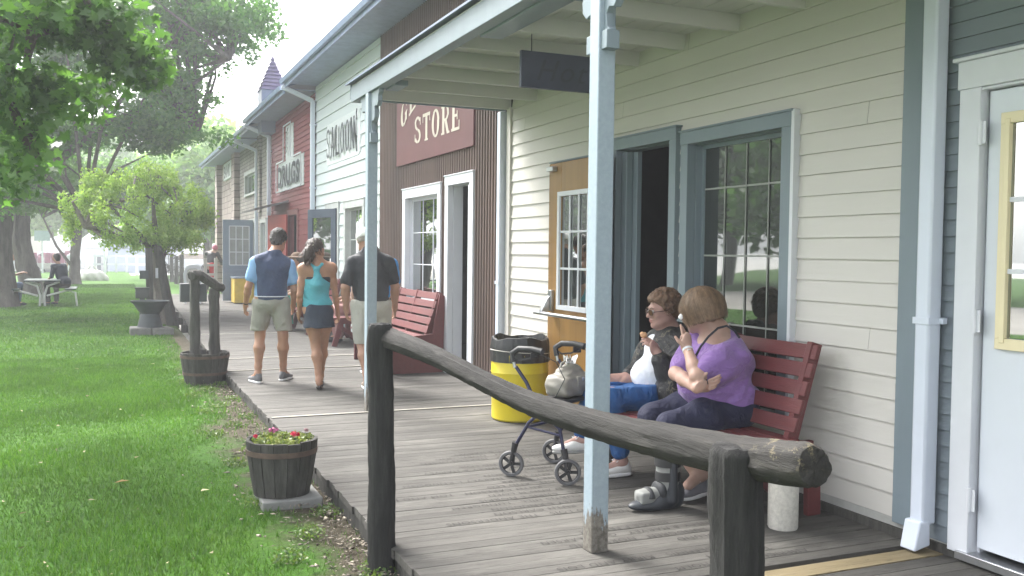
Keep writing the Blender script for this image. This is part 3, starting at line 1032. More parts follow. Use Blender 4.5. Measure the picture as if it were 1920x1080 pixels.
    e = G()
    V = [(PX - 0.085, P0, 2.962), (WX, P0, 3.36), (WX, P0, 3.375), (PX - 0.085, P0, 2.977)]
    V += [(a, P1 + 0.10, c2) for a, _, c2 in V]
    e.add(V, [(0, 1, 2, 3), (7, 6, 5, 4), (0, 4, 5, 1), (1, 5, 6, 2), (2, 6, 7, 3), (3, 7, 4, 0)])
    e.prism([(0.02, 2.992), (1.55, 2.992), (1.55, 3.34), (0.02, 2.996)], (PX - 0.0, P1 + 0.0, 0), (1, 0, 0), (0, 0, 1), 0.02)
    obj('porch_roof', e, M_roof, r, smooth=False)
    pm = post_paint()
    for yy, z0 in ((3.89, 0.0), (8.06, 0.0), (-0.3, 0.0)):
        p = G(); p.box((PX - 0.045, yy - 0.045, z0), (PX + 0.045, yy + 0.045, 2.80))
        po = obj('porch_post', p, pm, r, bevel=0.006)
        prof = [(0.0, 0.0), (0.050, 0.0), (0.050, 0.085), (0.030, 0.10), (0.022, 0.16), (0.045, 0.185), (0.09, 0.175), (0.125, 0.21), (0.13, 0.26), (0.115, 0.29),
                (0.15, 0.30), (0.20, 0.29), (0.235, 0.33), (0.235, 0.38), (0.27, 0.395), (0.27, 0.43), (0.0, 0.43)]
        for sg in (1, -1):
            q = G()
            q.prism([(u, v) for u, v in prof], (PX - 0.020 if sg > 0 else PX + 0.020, yy + sg * 0.045, 2.37), (0, sg, 0), (0, 0, 1), 0.04)
            q.box((PX - 0.034, yy + sg * 0.045, 2.365), (PX + 0.034, yy + sg * 0.10, 2.45))
            obj('bracket', q, M_bluegrey, po, bevel=0.003)
    downspout(r, 8.70, 3.15, elbow=False, strap=(1.1,), X=WX + 0.03)
    roof(r, Y0, Y1, ze=4.6)
def flat_door(X, y0, y1, z0, z1, h, t=0.045):
    g = G()
    g.box((X, y0, z0), (X + t, h[0], z1)); g.box((X, h[1], z0), (X + t, y1, z1))
    g.box((X, h[0], z0), (X + t, h[1], h[2])); g.box((X, h[0], h[3]), (X + t, h[1], z1))
    return g
def post_paint():
    m = bpy.data.materials.new('peeling_blue_post_paint')
    m.use_nodes = True
    nt = m.node_tree
    b = nt.nodes['Principled BSDF']
    b.inputs['Roughness'].default_value = 0.5
    n = _noise(nt, 12, 6, 0.75, stretch=(1, 1, 0.22))
    n2 = _noise(nt, 40, 4, 0.7)
    tc = nt.nodes.new('ShaderNodeTexCoord')
    sp = nt.nodes.new('ShaderNodeSeparateXYZ')
    nt.links.new(tc.outputs['Object'], sp.inputs[0])
    a = nt.nodes.new('ShaderNodeMath'); a.operation = 'MULTIPLY_ADD'; a.inputs[1].default_value = -1.1
    nt.links.new(sp.outputs['Z'], a.inputs[0])
    nt.links.new(n.outputs['Fac'], a.inputs[2])
    f = ramp(nt, a.outputs[0], [(0.30, 0.0), (0.33, 1.0)]).outputs[0]
    n3 = _noise(nt, 9, 7, 0.8, stretch=(1, 1, 0.12))
    f2 = ramp(nt, n3.outputs['Fac'], [(0.66, 0.0), (0.68, 0.6)]).outputs[0]
    paint = ramp(nt, n2.outputs['Fac'], [(0.3, (0.25, 0.31, 0.36)), (0.7, (0.30, 0.365, 0.415))]).outputs[0]
    bare = ramp(nt, n2.outputs['Fac'], [(0.35, (0.09, 0.08, 0.065)), (0.65, (0.21, 0.195, 0.17))]).outputs[0]
    c = mixc(nt, f2, paint, (0.15, 0.155, 0.15))
    c = mixc(nt, f, c, bare)
    nt.links.new(c, b.inputs['Base Color'])
    bp = nt.nodes.new('ShaderNodeBump'); bp.inputs['Strength'].default_value = 0.5; bp.inputs['Distance'].default_value = 0.004
    nt.links.new(f, bp.inputs['Height']); bp.invert = True
    nt.links.new(bp.outputs[0], b.inputs['Normal'])
    return m
hotel()
def hotel_sign():
    y = 5.6
    o = obj('hanging_sign', box((2.48, y, 2.50), (3.12, y + 0.03, 2.74)), mat('navy_sign_board', (0.030, 0.038, 0.065), 0.5, var=0.25, vscale=4), bevel=0.004)
    tag(o, 'dark navy sign board hanging under the porch ceiling with faded script', 'sign')
    g = G()
    for x in (2.56, 3.04): g.tube([(x, y + 0.015, 2.741), (x, y + 0.015, 2.96)], 0.004, 6)
    obj('hanger', g, M_black, o)
    cu = bpy.data.curves.new('t', 'FONT'); cu.body = 'Hotel'; cu.size = 0.20; cu.shear = 0.35; cu.space_character = 1.2
    tmp = bpy.data.objects.new('t', cu); COL.objects.link(tmp); bpy.context.view_layer.update()
    me = tmp.to_mesh()
    V = [(2.58 + v.co.x, y - 0.002, 2.555 + v.co.z + v.co.y) for v in me.vertices]
    F = [tuple(p.vertices) for p in me.polygons]
    tmp.to_mesh_clear(); bpy.data.objects.remove(tmp)
    obj('lettering', (V, F), mat('faded_dark_script', (0.020, 0.024, 0.038), 0.6), o, smooth=False)
hotel_sign()

# ================================================================== general store
def store():
    r = thing('store_building', 'rusty brown corrugated general store with white framed window', 'building', (WX, 11.0, 0))
    Y0, Y1 = 8.62, 13.35
    door = (9.50, 10.42, -0.1, 2.30); win = (10.58, 12.14, 0.74, 2.24)
    holes = [(door[0] + .02, door[1] - .02, -0.2, door[3] - .02), (win[0] + .02, win[1] - .02, win[2] + .02, win[3] - .02)]
    obj('wall', corrugated(Y0 + 0.02, Y1, 0.02, 4.55, 0.078, 0.030, holes), M_rust, r, smooth=False)
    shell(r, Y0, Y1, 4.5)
    casing(r, *door, 0.11, M_trimwhite, sill=False, name='door_frame', reveal=0.14, proud=0.05)
    casing(r, *win, 0.12, M_trimwhite, name='window_frame', reveal=0.10, proud=0.05)
    sash(r, win[0] + .12, win[1] - .12, win[2] + .06, win[3] - .12, WX + 0.05, M_trimwhite, ny=3, nz=3, fw=0.04, mw=0.012)
    # glass door swung outwards, seen edge on
    c, s = math.cos(math.radians(20)), math.sin(math.radians(20))
    d = G(); hx, hy = WX - 0.04, 9.66
    R = Matrix.Rotation(math.radians(-101), 3, 'Z')
    L = 0.74
    for a, b, z0, z1 in ((0, 0.09, 0.06, 2.16), (L - 0.09, L, 0.06, 2.16), (0.09, L - 0.09, 0.06, 0.30), (0.09, L - 0.09, 2.06, 2.16)):
        q = box((-0.02, a, z0), (0.02, b, z1)); d.add([Vector((hx, hy, 0)) + R @ Vector((-p.x, p.y, p.z)) for p in q.v], [tuple(reversed(f)) for f in q.f])
    dd = obj('door', d, M_trimwhite, r, bevel=0.003, label='white framed glass door standing open')
    q = box((-0.004, 0.09, 0.30), (0.004, L - 0.09, 2.06))
    obj('pane', ([Vector((hx, hy, 0)) + R @ Vector((-p.x, p.y, p.z)) for p in q.v], q.f), M_glass, dd, smooth=False)
    q = G(); q.tube([(-0.02, L - 0.05, 0.86), (-0.09, L - 0.07, 0.80), (-0.09, L - 0.12, 0.98), (-0.02, L - 0.05, 1.02)], 0.010, 8); q.box((-0.035, L - 0.08, 0.85), (-0.02, L - 0.02, 1.16))
    obj('handle', ([Vector((hx, hy, 0)) + R @ Vector((-p.x, p.y, p.z)) for p in q.v], q.f), M_steel, dd)
    # sign
    sg = obj('sign_board', box((WX - 0.05, 9.50, 2.575), (WX - 0.022, 12.42, 3.80)), mat('maroon_sign_paint', (0.105, 0.036, 0.038), 0.5, var=0.08, vscale=2), r, bevel=0.004)
    M_let = mat('cream_letter_paint', (0.46, 0.42, 0.35), 0.5, var=0.05)
    obj('lettering', letters('STORE', 11.62, 9.90, lambda y: 2.80 + 0.0 * y, lambda y: 0.34, WX - 0.05), M_let, sg, smooth=False)
    # the word GENERAL bows up over it
    f = lambda y: 3.02 + 0.36 * math.sin(PI * min(1, max(0, (12.25 - y) / (12.25 - 9.6))))
    obj('lettering', letters('GENERAL', 12.22, 9.70, f, lambda y: 0.33, WX - 0.05), M_let, sg, smooth=False)
    roof(r, Y0, Y1, ze=4.6, msof=mat('flare_blue_eave', (0.24, 0.30, 0.46), 0.5))  # eave colour carries painted flare blue, also on the next two shops
store()

# ================================================================== saloon
def saloon():
    r = thing('saloon_building', 'pale grey white saloon building with wide lap boards', 'building', (WX, 16.0, 0))
    Y0, Y1 = 13.35, 18.05
    win = (14.25, 15.62, 0.55, 2.24); door = (16.0, 17.05, -0.1, 2.26)
    holes = [(w[0] + .02, w[1] - .02, w[2] + .02, w[3] - .02) for w in (win, door)]
    obj('wall', clapboard(Y0 + 0.02, Y1 - 0.02, 0.06, 4.55, 0.20, holes, lap=0.02), M_saloon, r, smooth=False)
    shell(r, Y0, Y1, 4.5)
    M_gf = mat('pale_grey_frame', (0.42, 0.44, 0.43), 0.55)
    casing(r, *win, 0.12, M_gf, name='window_frame')
    sash(r, win[0] + .12, win[1] - .12, win[2] + .06, win[3] - .12, WX + 0.05, M_gf, ny=2, nz=3)
    casing(r, *door, 0.10, M_gf, sill=False, name='door_frame')
    M_navy = mat('navy_door_paint', (0.045, 0.062, 0.095), 0.4, var=0.1)
    R = Matrix.Rotation(math.radians(22), 3, 'Z')
    hx, hy = WX - 0.06, 16.10
    q = flat_door(0.0, 0.0, 0.86, 0.05, 2.15, (0.14, 0.72, 1.0, 2.0), 0.04)
    tr = lambda g: ([Vector((hx, hy, 0)) + R @ Vector((p.x, p.y, p.z)) for p in g.v], g.f)
    d = obj('door', tr(q), M_navy, r, bevel=0.003, label='navy blue door standing open')
    obj('pane', tr(box((0.018, 0.14, 1.0), (0.022, 0.72, 2.0))), M_glass, d, smooth=False)
    q = G(); q.box((WX - 0.04, 17.10, 0.06), (WX - 0.016, 17.95, 2.12))
    p = obj('shutter', q, M_trimwhite, r, bevel=0.003)
    q = G(); q.box((WX - 0.046, 17.30, 0.9), (WX - 0.0405, 17.70, 1.75))
    obj('pane', q, M_glass, p, smooth=False)
    # sign: board with ragged painted edges
    s = G()
    s.prism([(0, 0.03), (0.12, 0.0), (2.35, 0.0), (2.47, 0.05), (2.47, 0.68), (2.40, 0.74), (0.02, 0.74), (0.05, 0.6), (0.0, 0.5)], (WX - 0.02, 17.02, 2.95), (0, -1, 0), (0, 0, 1), -0.035)
    sg = obj('sign_board', s, mat('white_sign_board', (0.60, 0.64, 0.65), 0.45, var=0.04), r, bevel=0.004)
    obj('lettering', letters('SALOON', 16.85, 14.75, lambda y: 3.06, lambda y: 0.52, WX - 0.056, gap=0.20, style=dict(b=0.34, t=0.22, sf=0.02)), mat('slate_letter_paint', (0.022, 0.030, 0.040), 0.5), sg, smooth=False)
    g = G()
    for yc, sg2 in ((14.62, -1),):
        g.tube([(WX - 0.06, yc, 3.0), (WX - 0.06, yc - sg2 * .03, 3.1), (WX - 0.06, yc, 3.25)], 0.009, 6)
        g.tube([(WX - 0.06, yc, 3.5), (WX - 0.06, yc - sg2 * .03, 3.6), (WX - 0.06, yc, 3.67)], 0.009, 6)
    obj('scroll', g, mat('slate_letter_paint', (0.085, 0.11, 0.135)), sg)
    downspout(r, 18.0, 4.6, strap=(1.2, 2.6, 3.8))
    roof(r, Y0, Y1, ze=4.6, msof=mat('flare_blue_eave', (0.24, 0.30, 0.46), 0.5))
saloon()

# ================================================================== drug store
def drugs():
    r = thing('drugstore_building', 'dark red clapboard drugstore with red door and small turret', 'building', (WX, 20.0, 0))
    Y0, Y1 = 18.08, 23.30
    door = (19.75, 20.95, -0.1, 2.28); win = (21.2, 22.9, 0.7, 2.2)
    holes = [(w[0] + .02, w[1] - .02, w[2] + .02, w[3] - .02) for w in (win, door)]
    obj('wall', clapboard(Y0 + 0.02, Y1 - 0.02, 0.06, 4.45, 0.105, holes, lap=0.016), M_red, r, smooth=False)
    shell(r, Y0, Y1, 4.4)
    M_rd = mat('red_door_paint', (0.42, 0.06, 0.05), 0.45, var=0.08)
    M_rf = mat('dark_red_frame', (0.22, 0.07, 0.07), 0.5)
    casing(r, *door, 0.10, M_rf, sill=False, name='door_frame')
    casing(r, *win, 0.08, M_rf, name='window_frame')
    sash(r, win[0] + .08, win[1] - .08, win[2] + .06, win[3] - .08, WX + 0.04, M_rf, ny=8, nz=1)
    tr = lambda g: ([Vector((WX - 0.10, 20.75, 0)) + Matrix.Rotation(math.radians(14), 3, 'Z') @ Vector((p.x, p.y, p.z)) for p in g.v], g.f)
    d = obj('door', tr(box((0, 0, 0.05), (0.045, 1.0, 2.2))), M_rd, r, bevel=0.004, label='bright red door standing open')
    obj('kick_plate', tr(box((-0.006, 0.1, 0.12), (-0.001, 0.9, 0.35))), M_steel, d)
    a = G()
    a.prism([(-0.75, 2.27), (0.0, 2.48), (0.0, 2.53), (-0.75, 2.32)], (WX, 22.95, 0), (1, 0, 0), (0, 0, 1), 2.05)
    obj('awning', a, mat('weathered_awning_boards', (0.16, 0.15, 0.15), 0.8, var=0.2), r)
    s = G()
    pr = [(0, 0), (3.02, 0), (3.02, 0.66), (1.86, 0.66), (1.86, 1.42), (0.95, 1.42), (0.95, 0.66), (0, 0.66)]
    s.prism(pr, (WX - 0.02, 22.20, 2.75), (0, -1, 0), (0, 0, 1), -0.05)
    sg = obj('sign_board', s, mat('white_sign_board', (0.60, 0.64, 0.65)), r, bevel=0.006)
    t = G()
    for p, q in zip(pr, pr[1:] + pr[:1]):
        t.bar((WX - 0.075, 22.20 - p[0], 2.75 + p[1]), (WX - 0.075, 22.20 - q[0], 2.75 + q[1]), 0.014, 0.035, up=(1, 0, 0)) if False else None
        a0 = (WX - 0.083, 22.20 - max(p[0], q[0]) - 0.015, 2.75 + min(p[1], q[1]) - 0.015); a1 = (WX - 0.0705, 22.20 - min(p[0], q[0]) + 0.015, 2.75 + max(p[1], q[1]) + 0.015)
        t.box(a0, a1)
    obj('sign_rim', t, M_trimwhite, sg)
    M_ink = mat('slate_letter_paint', (0.085, 0.11, 0.135))
    cu = bpy.data.curves.new('t', 'FONT'); cu.size = 0.5; cu.offset = 0.022; cu.body = 'DRUGS'; cu.space_character = 1.12
    tmp = bpy.data.objects.new('t', cu); COL.objects.link(tmp); bpy.context.view_layer.update()
    me = tmp.to_mesh()
    w = max(v.co.x for v in me.vertices)
    V = [(WX - 0.0725, 22.02 - v.co.x * 2.66 / w, 2.86 + v.co.y * 1.22) for v in me.vertices]
    F = [tuple(p.vertices) for p in me.polygons]
    tmp.to_mesh_clear(); bpy.data.objects.remove(tmp)
    obj('lettering', (V, F), mat('dark_letter_paint', (0.022, 0.030, 0.040)), sg, smooth=False)
    m = G()
    for i in range(5):
        z = 3.50 + 0.105 * i
        m.bar((WX - 0.073 - .0004 * i, 21.02 - 0.02 * i, z), (WX - 0.073 - .0004 * i, 20.72 - 0.02 * i, z + 0.16), 0.003, 0.035)
    m.bar((WX - 0.0755, 20.98, 4.04), (WX - 0.0755, 20.85, 3.98), 0.003, 0.02); m.bar((WX - 0.0757, 20.72, 4.07), (WX - 0.0757, 20.85, 3.98), 0.003, 0.02)
    obj('emblem', m, M_ink, sg, smooth=False)
    # turret on the roof
    g = G()
    A = aty(511, 106, 23.0)
    cx, cy = A.x, A.y
    b = 0.30
    zb = aty(511, 172, 23.0).z - .5
    g.box((cx - b, cy - b, 4.2), (cx + b, cy + b, zb + 0.55))
    tb = obj('turret', g, M_roof, r, smooth=False)
    c = G()
    n = 9
    zt = A.z
    for i in range(n):
        f0, f1 = i / n, (i + 1) / n
        z0, z1 = zb + 0.5 + (zt - zb - 0.5) * f0, zb + 0.5 + (zt - zb - 0.5) * f1
        s0 = (b + 0.02) * (1 - f0) + 0.02; s1 = (b + 0.02) * (1 - f1) - 0.02 * (i < n - 1)
        s1 = max(s1, 0.01)
        V = [(cx - s0, cy - s0, z0), (cx + s0, cy - s0, z0), (cx + s0, cy + s0, z0), (cx - s0, cy + s0, z0), (cx - s1, cy - s1, z1), (cx + s1, cy - s1, z1), (cx + s1, cy + s1, z1), (cx - s1, cy + s1, z1)]
        c.add(V, [(0, 3, 2, 1), (4, 5, 6, 7), (0, 1, 5, 4), (1, 2, 6, 5), (2, 3, 7, 6), (3, 0, 4, 7)])
    obj('spire', c, mat('purple_grey_shingle', (0.19, 0.16, 0.27), 0.6, var=0.15), tb, smooth=False)
    downspout(r, 23.26, 4.5, strap=(1.2, 2.6, 3.8))
    roof(r, Y0, Y1, ze=4.5, msof=mat('flare_blue_eave', (0.24, 0.30, 0.46), 0.5))
drugs()

# ================================================================== bank
def brick_mat(name, c1, c2, mortar, scale=1.0, bw=0.4, bh=0.2, rough=0.9):
    m = bpy.data.materials.new(name)
    m.use_nodes = True
    nt = m.node_tree
    b = nt.nodes['Principled BSDF']
    b.inputs['Roughness'].default_value = rough
    tc = nt.nodes.new('ShaderNodeTexCoord')
    mp = nt.nodes.new('ShaderNodeMapping')
    mp.inputs['Rotation'].default_value = (0, math.radians(90), math.radians(90))
    sp = nt.nodes.new('ShaderNodeSeparateXYZ'); cb = nt.nodes.new('ShaderNodeCombineXYZ')
    nt.links.new(tc.outputs['Object'], sp.inputs[0])
    nt.links.new(sp.outputs['Y'], cb.inputs['X']); nt.links.new(sp.outputs['Z'], cb.inputs['Y'])
    k = nt.nodes.new('ShaderNodeTexBrick')
    k.inputs['Scale'].default_value = scale
    k.inputs['Brick Width'].default_value = bw
    k.inputs['Row Height'].default_value = bh
    k.inputs['Mortar Size'].default_value = 0.014
    k.inputs['Color1'].default_value = (*c1, 1); k.inputs['Color2'].default_value = (*c2, 1); k.inputs['Mortar'].default_value = (*mortar, 1)
    nt.links.new(cb.outputs[0], k.inputs['Vector'])
    n = _noise(nt, 2.2, 6, 0.7)
    f = ramp(nt, n.outputs['Fac'], [(0.3, 0.7), (0.7, 1.2)]).outputs[0]
    nt.links.new(mixc(nt, 1.0, k.outputs['Color'], f, 'MULTIPLY'), b.inputs['Base Color'])
    bp = nt.nodes.new('ShaderNodeBump'); bp.inputs['Strength'].default_value = 0.7; bp.inputs['Distance'].default_value = 0.02; bp.invert = True
    nt.links.new(k.outputs['Fac'], bp.inputs['Height'])
    nt.links.new(bp.outputs[0], b.inputs['Normal'])
    MATS[name] = m
    return m
def bank():
    r = thing('bank_building', 'weathered grey brick building with stone piers at far end of row', 'building', (WX, 29.0, 0))
    Y0, Y1 = 23.33, 34.6
    M_b1 = brick_mat('grey_brick', (0.25, 0.23, 0.21), (0.33, 0.30, 0.27), (0.16, 0.15, 0.14), bw=0.42, bh=0.10)
    M_b2 = brick_mat('worn_stone_block', (0.30, 0.24, 0.22), (0.40, 0.33, 0.30), (0.17, 0.14, 0.13), bw=0.55, bh=0.2)
    door = (25.9, 26.9, -0.1, 2.25); w1 = (25.5, 28.0, 2.93, 3.62); w2 = (31.0, 33.0, 3.72, 4.28)
    n1 = (31.3, 31.8, 0.4, 2.3); n2 = (32.6, 33.1, 0.4, 2.3); w3 = (24.0, 25.0, 0.7, 2.2)
    holes = [(w[0] + .02, w[1] - .02, w[2] + .02, w[3] - .02) for w in (door, w1, w2, n1, n2, w3)]
    obj('wall', flatwall(Y0, 29.3, 0.0, 4.45, holes, X=WX), M_b1, r, smooth=False)
    obj('wall', flatwall(30.0, Y1, 0.0, 4.45, holes, X=WX), M_b2, r, smooth=False)
    for a, b2 in ((29.3, 30.0), (Y1 - 0.5, Y1 + 0.1)):
        obj('pier', box((WX - 0.16, a, 0.0), (WX + 0.1, b2, 4.44)), M_b2, r, smooth=False)
    obj('pier', box((WX - 0.06, 24.9, 2.4), (WX + 0.1, 25.3, 4.44)), M_b1, r, smooth=False)
    shell(r, Y0, Y1, 4.4)
    e = box((WX + 0.02, Y1 - 0.008, -0.2), (WX + 7.1, Y1 + 0.02, 4.4)); obj('end_wall', e, M_b2, r, smooth=False)
    M_gf = mat('pale_grey_frame', (0.42, 0.44, 0.43))
    for w in (w1, w3):
        casing(r, *w, 0.09, M_gf, name='window_frame')
        sash(r, w[0] + .09, w[1] - .09, w[2] + .06, w[3] - .09, WX + 0.05, M_trimwhite, ny=3, nz=1)
    for w in (n1, n2):
        casing(r, *w, 0.05, M_b2, name='window_frame', proud=0.01)
        obj('window', box((WX + 0.1, w[0] + .05, w[2] + .05), (WX + 0.12, w[1] - .05, w[3] - .05)), M_glass, r, smooth=False)
    s = obj('sign_board', box((WX - 0.06, 31.0, 3.72), (WX + 0.03, 33.0, 4.28)), mat('white_sign_board', (0.6, 0.64, 0.65)), r, bevel=0.01)
    cu = bpy.data.curves.new('t', 'FONT'); cu.size = 0.5; cu.offset = 0.012; cu.body = 'BANK'
    tmp = bpy.data.objects.new('t', cu); COL.objects.link(tmp); bpy.context.view_layer.update()
    me = tmp.to_mesh(); wd = max(v.co.x for v in me.vertices)
    V = [(WX - 0.063, 32.85 - v.co.x * 1.7 / wd, 3.80 + v.co.y * 1.1) for v in me.vertices]; F = [tuple(p.vertices) for p in me.polygons]
    tmp.to_mesh_clear(); bpy.data.objects.remove(tmp)
    obj('lettering', (V, F), mat('slate_letter_paint', (0.085, 0.11, 0.135)), s, smooth=False)
    casing(r, *door, 0.08, M_gf, sill=False, name='door_frame')
    # blue grey door standing straight out from the wall
    y = 26.1
    M_bd = mat('slate_blue_door', (0.20, 0.245, 0.31), 0.45, var=0.06)
    x0, x1 = 2.86, WX - 0.05
    g = G()
    g.box((x0, y, 0.04), (x0 + 0.17, y + 0.045, 2.22)); g.box((x1 - 0.10, y, 0.04), (x1, y + 0.045, 2.22)); g.box((x0 + .17, y, 0.04), (x1 - .1, y + 0.045, 1.0)); g.box((x0 + .17, y, 2.05), (x1 - .1, y + 0.045, 2.22))
    g.box((x0 + 0.02, y - 0.02, 0.80), (x1, y - 0.001, 0.88))
    d = obj('door', g, M_bd, r, bevel=0.004, label='slate blue door standing straight out from the wall')
    g = G()
    for i in range(4): x = x0 + .17 + (x1 - x0 - .27) * i / 3; g.box((x - .012, y - .008, 1.0), (x + .012, y + .02, 2.05))
    for i in range(4): z = 1.0 + 1.05 * i / 3; g.box((x0 + .17, y - .009, z - .012), (x1 - .1, y + .019, z + .012))
    w = obj('window', g, M_trimwhite, d, smooth=False)
    obj('pane', box((x0 + .17, y + .021, 1.0), (x1 - .1, y + .026, 2.05)), mat('dusty_glass', (0.30, 0.31, 0.30), 0.2), w, smooth=False)
    downspout(r, 25.3, 4.35, strap=(1.2, 2.6, 3.8))
    roof(r, Y0, 25.6, ze=4.42, over=0.55)
    roof(r, 25.62, Y1 + 0.3, ze=4.38, over=0.6)
bank()
# ================================================================== benches
def bench(label, loc, length, group='red slatted benches along the shop fronts', solid=False):
    """bench with its back to the wall (+X), running along Y from its base point"""
    r = thing('bench', label, 'bench', loc, 0, group)
    L = length
    wd = 0.03
    def part(name, g):
        return obj(name, g, M_bench, r, local=True, bevel=0.004)
    bx0, bx1 = -0.12, 0.03                                     # back leans from here to here
    for i in range(5):
        z = 0.50 + 0.098 * i
        t = (z - 0.45) / 0.45
        x = bx0 + (bx1 - bx0) * t
        g = G(); g.bar((x, 0.0, z), (x, L, z), 0.022, 0.082, up=(0.32, 0, 1))
        part('back_slat', g)
    for i in range(5):
        x = -0.64 + 0.115 * i
        g = G(); g.box((x, -0.0, 0.405), (x + 0.098, L, 0.428)); part('seat_slat', g)
    for y in (0.04, L / 2, L - 0.08):
        g = G()
        g.bar((0.06, y + 0.02, 0.94), (-0.10, y + 0.02, 0.40), 0.04, 0.075, up=(1, 0, 0))
        part('back_post', g)
        g = G()
        g.box((-0.62, y - 0.002, 0.33), (0.05, y + 0.038, 0.404))
        part('seat_rail', g)
        if solid:
            g = G(); g.prism([(-0.60, 0.0), (0.07, 0.0), (0.10, 0.90), (0.03, 0.92), (-0.06, 0.46), (-0.60, 0.40)], (0, y - (0.045 if y < L / 2 else -0.042), 0), (1, 0, 0), (0, 0, 1), 0.0 + 0.03)
            if y != L / 2: part('side_panel', g)
        if solid or abs(y - L / 2) > .01:
            g = G(); g.bar((-0.40, y - 0.022, 0.36), (-0.50, y - 0.022, 0.0), 0.038, 0.08, up=(1, 0, 0)); part('leg', g)
        g = G(); g.bar((0.02, y - 0.022, 0.36), (0.03, y - 0.022, 0.0), 0.038, 0.09, up=(1, 0, 0)); part('leg', g)
        g = G(); g.bar((-0.42, y + 0.06, 0.30), (-0.02, y + 0.06, 0.04), 0.034, 0.06, up=(0, 0, 1)); part('brace', g)
    return r
bench('red slatted bench nearest the camera with two women sitting on it', (3.52, 3.98, 0), 1.46)
bench('dark red bench under the brown store window', (3.56, 10.42, 0), 1.60, solid=True)
bench('red bench by the saloon window, nearer one, beside the walking man in black', (3.58, 13.65, 0), 1.45)
bench('red bench by the saloon door, farther one, where a woman in green sits', (3.58, 15.6, 0), 1.5)

# ================================================================== log rail
def wobble_tube(path, radii, n=28, seg=90, amp=0.006, seed=1, caps=True, lump=0.012):
    rr = random.Random(seed)
    P = [Vector(p) for p in path]
    L = [0]
    for a, b in zip(P, P[1:]): L.append(L[-1] + (b - a).length)
    def at(t):
        d = t * L[-1]
        for i in range(len(P) - 1):
            if d <= L[i + 1] + 1e-9:
                f = (d - L[i]) / (L[i + 1] - L[i])
                p0, p1, p2, p3 = P[max(i - 1, 0)], P[i], P[i + 1], P[min(i + 2, len(P) - 1)]
                q = 0.5 * ((2 * p1) + (-p0 + p2) * f + (2 * p0 - 5 * p1 + 4 * p2 - p3) * f * f + (-p0 + 3 * p1 - 3 * p2 + p3) * f ** 3)
                return q, radii[i] * (1 - f) + radii[i + 1] * f
        return P[-1], radii[-1]
    ph = [rr.uniform(0, 7) for _ in range(12)]
    V, F = [], []
    C = [at(i / seg) for i in range(seg + 1)]
    for i, (c, r) in enumerate(C):
        t = (C[min(i + 1, seg)][0] - C[max(i - 1, 0)][0]).normalized()
        u = Vector((0, 0, 1)) if abs(t.z) < .8 else Vector((0, 1, 0))
        a = t.cross(u).normalized(); b = a.cross(t)
        s = i / seg
        for j in range(n):
            th = 2 * PI * j / n
            w = amp * (math.sin(th * 3 + ph[0] + s * 2) * .5 + math.sin(th * 7 + ph[1] + s * 3) * .45 + math.sin(th * 11 + ph[2]) * .35 + .5 * math.sin(s * 23 + ph[3] + th))
            w += lump * (math.sin(s * 9 + ph[4]) * .4 + math.sin(s * 17 + ph[5] + th * 2) * .3) * .6
            w += amp * .5 * rr.uniform(-1, 1)
            crack = -amp * 1.6 if j in (5, 16) and math.sin(s * 6 + ph[6] + j) > -.1 else 0
            V.append(c + (a * math.cos(th) + b * math.sin(th)) * (r + w + crack))
    for i in range(seg):
        for j in range(n):
            a0, a1 = i * n + j, i * n + (j + 1) % n
            F.append((a0, a1, a1 + n, a0 + n))
    g = G(); g.add(V, F)
    if caps:
        for idx, sg in ((0, -1), (seg, 1)):
            c, r = C[idx]
            t = (C[min(idx + 1, seg)][0] - C[max(idx - 1, 0)][0]).normalized()
            base = [V[idx * n + j] for j in range(n)]
            k = len(g.v)
            R1 = [c + (p - c) * 0.86 + t * sg * (0.010 + rr.uniform(0, .006)) for p in base]
            R2 = [c + (p - c) * 0.45 + t * sg * (0.012 + rr.uniform(-.003, .007)) for p in base]
            g.v += R1 + R2 + [c + t * sg * 0.014]
            for j in range(n):
                j1 = (j + 1) % n
                A, B = idx * n + j, idx * n + j1
                q = [(A, k + j, k + j1, B), (k + j, k + n + j, k + n + j1, k + j1), (k + n + j, k + 2 * n, k + n + j1)]
                g.f += [tuple(reversed(f)) for f in q] if sg > 0 else q
    return g
def hitching_rail():
    r = thing('hitching_rail', 'charred dark log rail on two posts in front of the porch', 'railing', (1.35, 3.0, LAWNZ))
    rail = wobble_tube([aty(728, 634, 4.30), aty(800, 662, 3.95), aty(900, 711, 3.50), aty(996, 758, 3.12), aty(1093, 789, 2.80), aty(1245, 829, 2.36), aty(1390, 857, 2.00), aty(1520, 874, 1.72)],
                       [0.049, 0.043, 0.040, 0.044, 0.048, 0.051, 0.053, 0.0535], seed=4, amp=0.0034, lump=0.006)
    ro = obj('rail', rail, log_mat(), r)
    p1 = wobble_tube([(1.215, 4.33, -0.25), (1.205, 4.325, 0.5), (1.19, 4.32, 1.06)], [0.068, 0.062, 0.057], n=26, seg=50, seed=2, amp=0.004, lump=0.005)
    obj('post', p1, M_logv, r)
    p2 = wobble_tube([(1.515, 1.97, -0.2), (1.508, 1.97, 0.4), (1.497, 1.97, 0.915)], [0.074, 0.071, 0.068], n=26, seg=50, seed=9, amp=0.005, lump=0.006)
    obj('post', p2, M_logv, r)
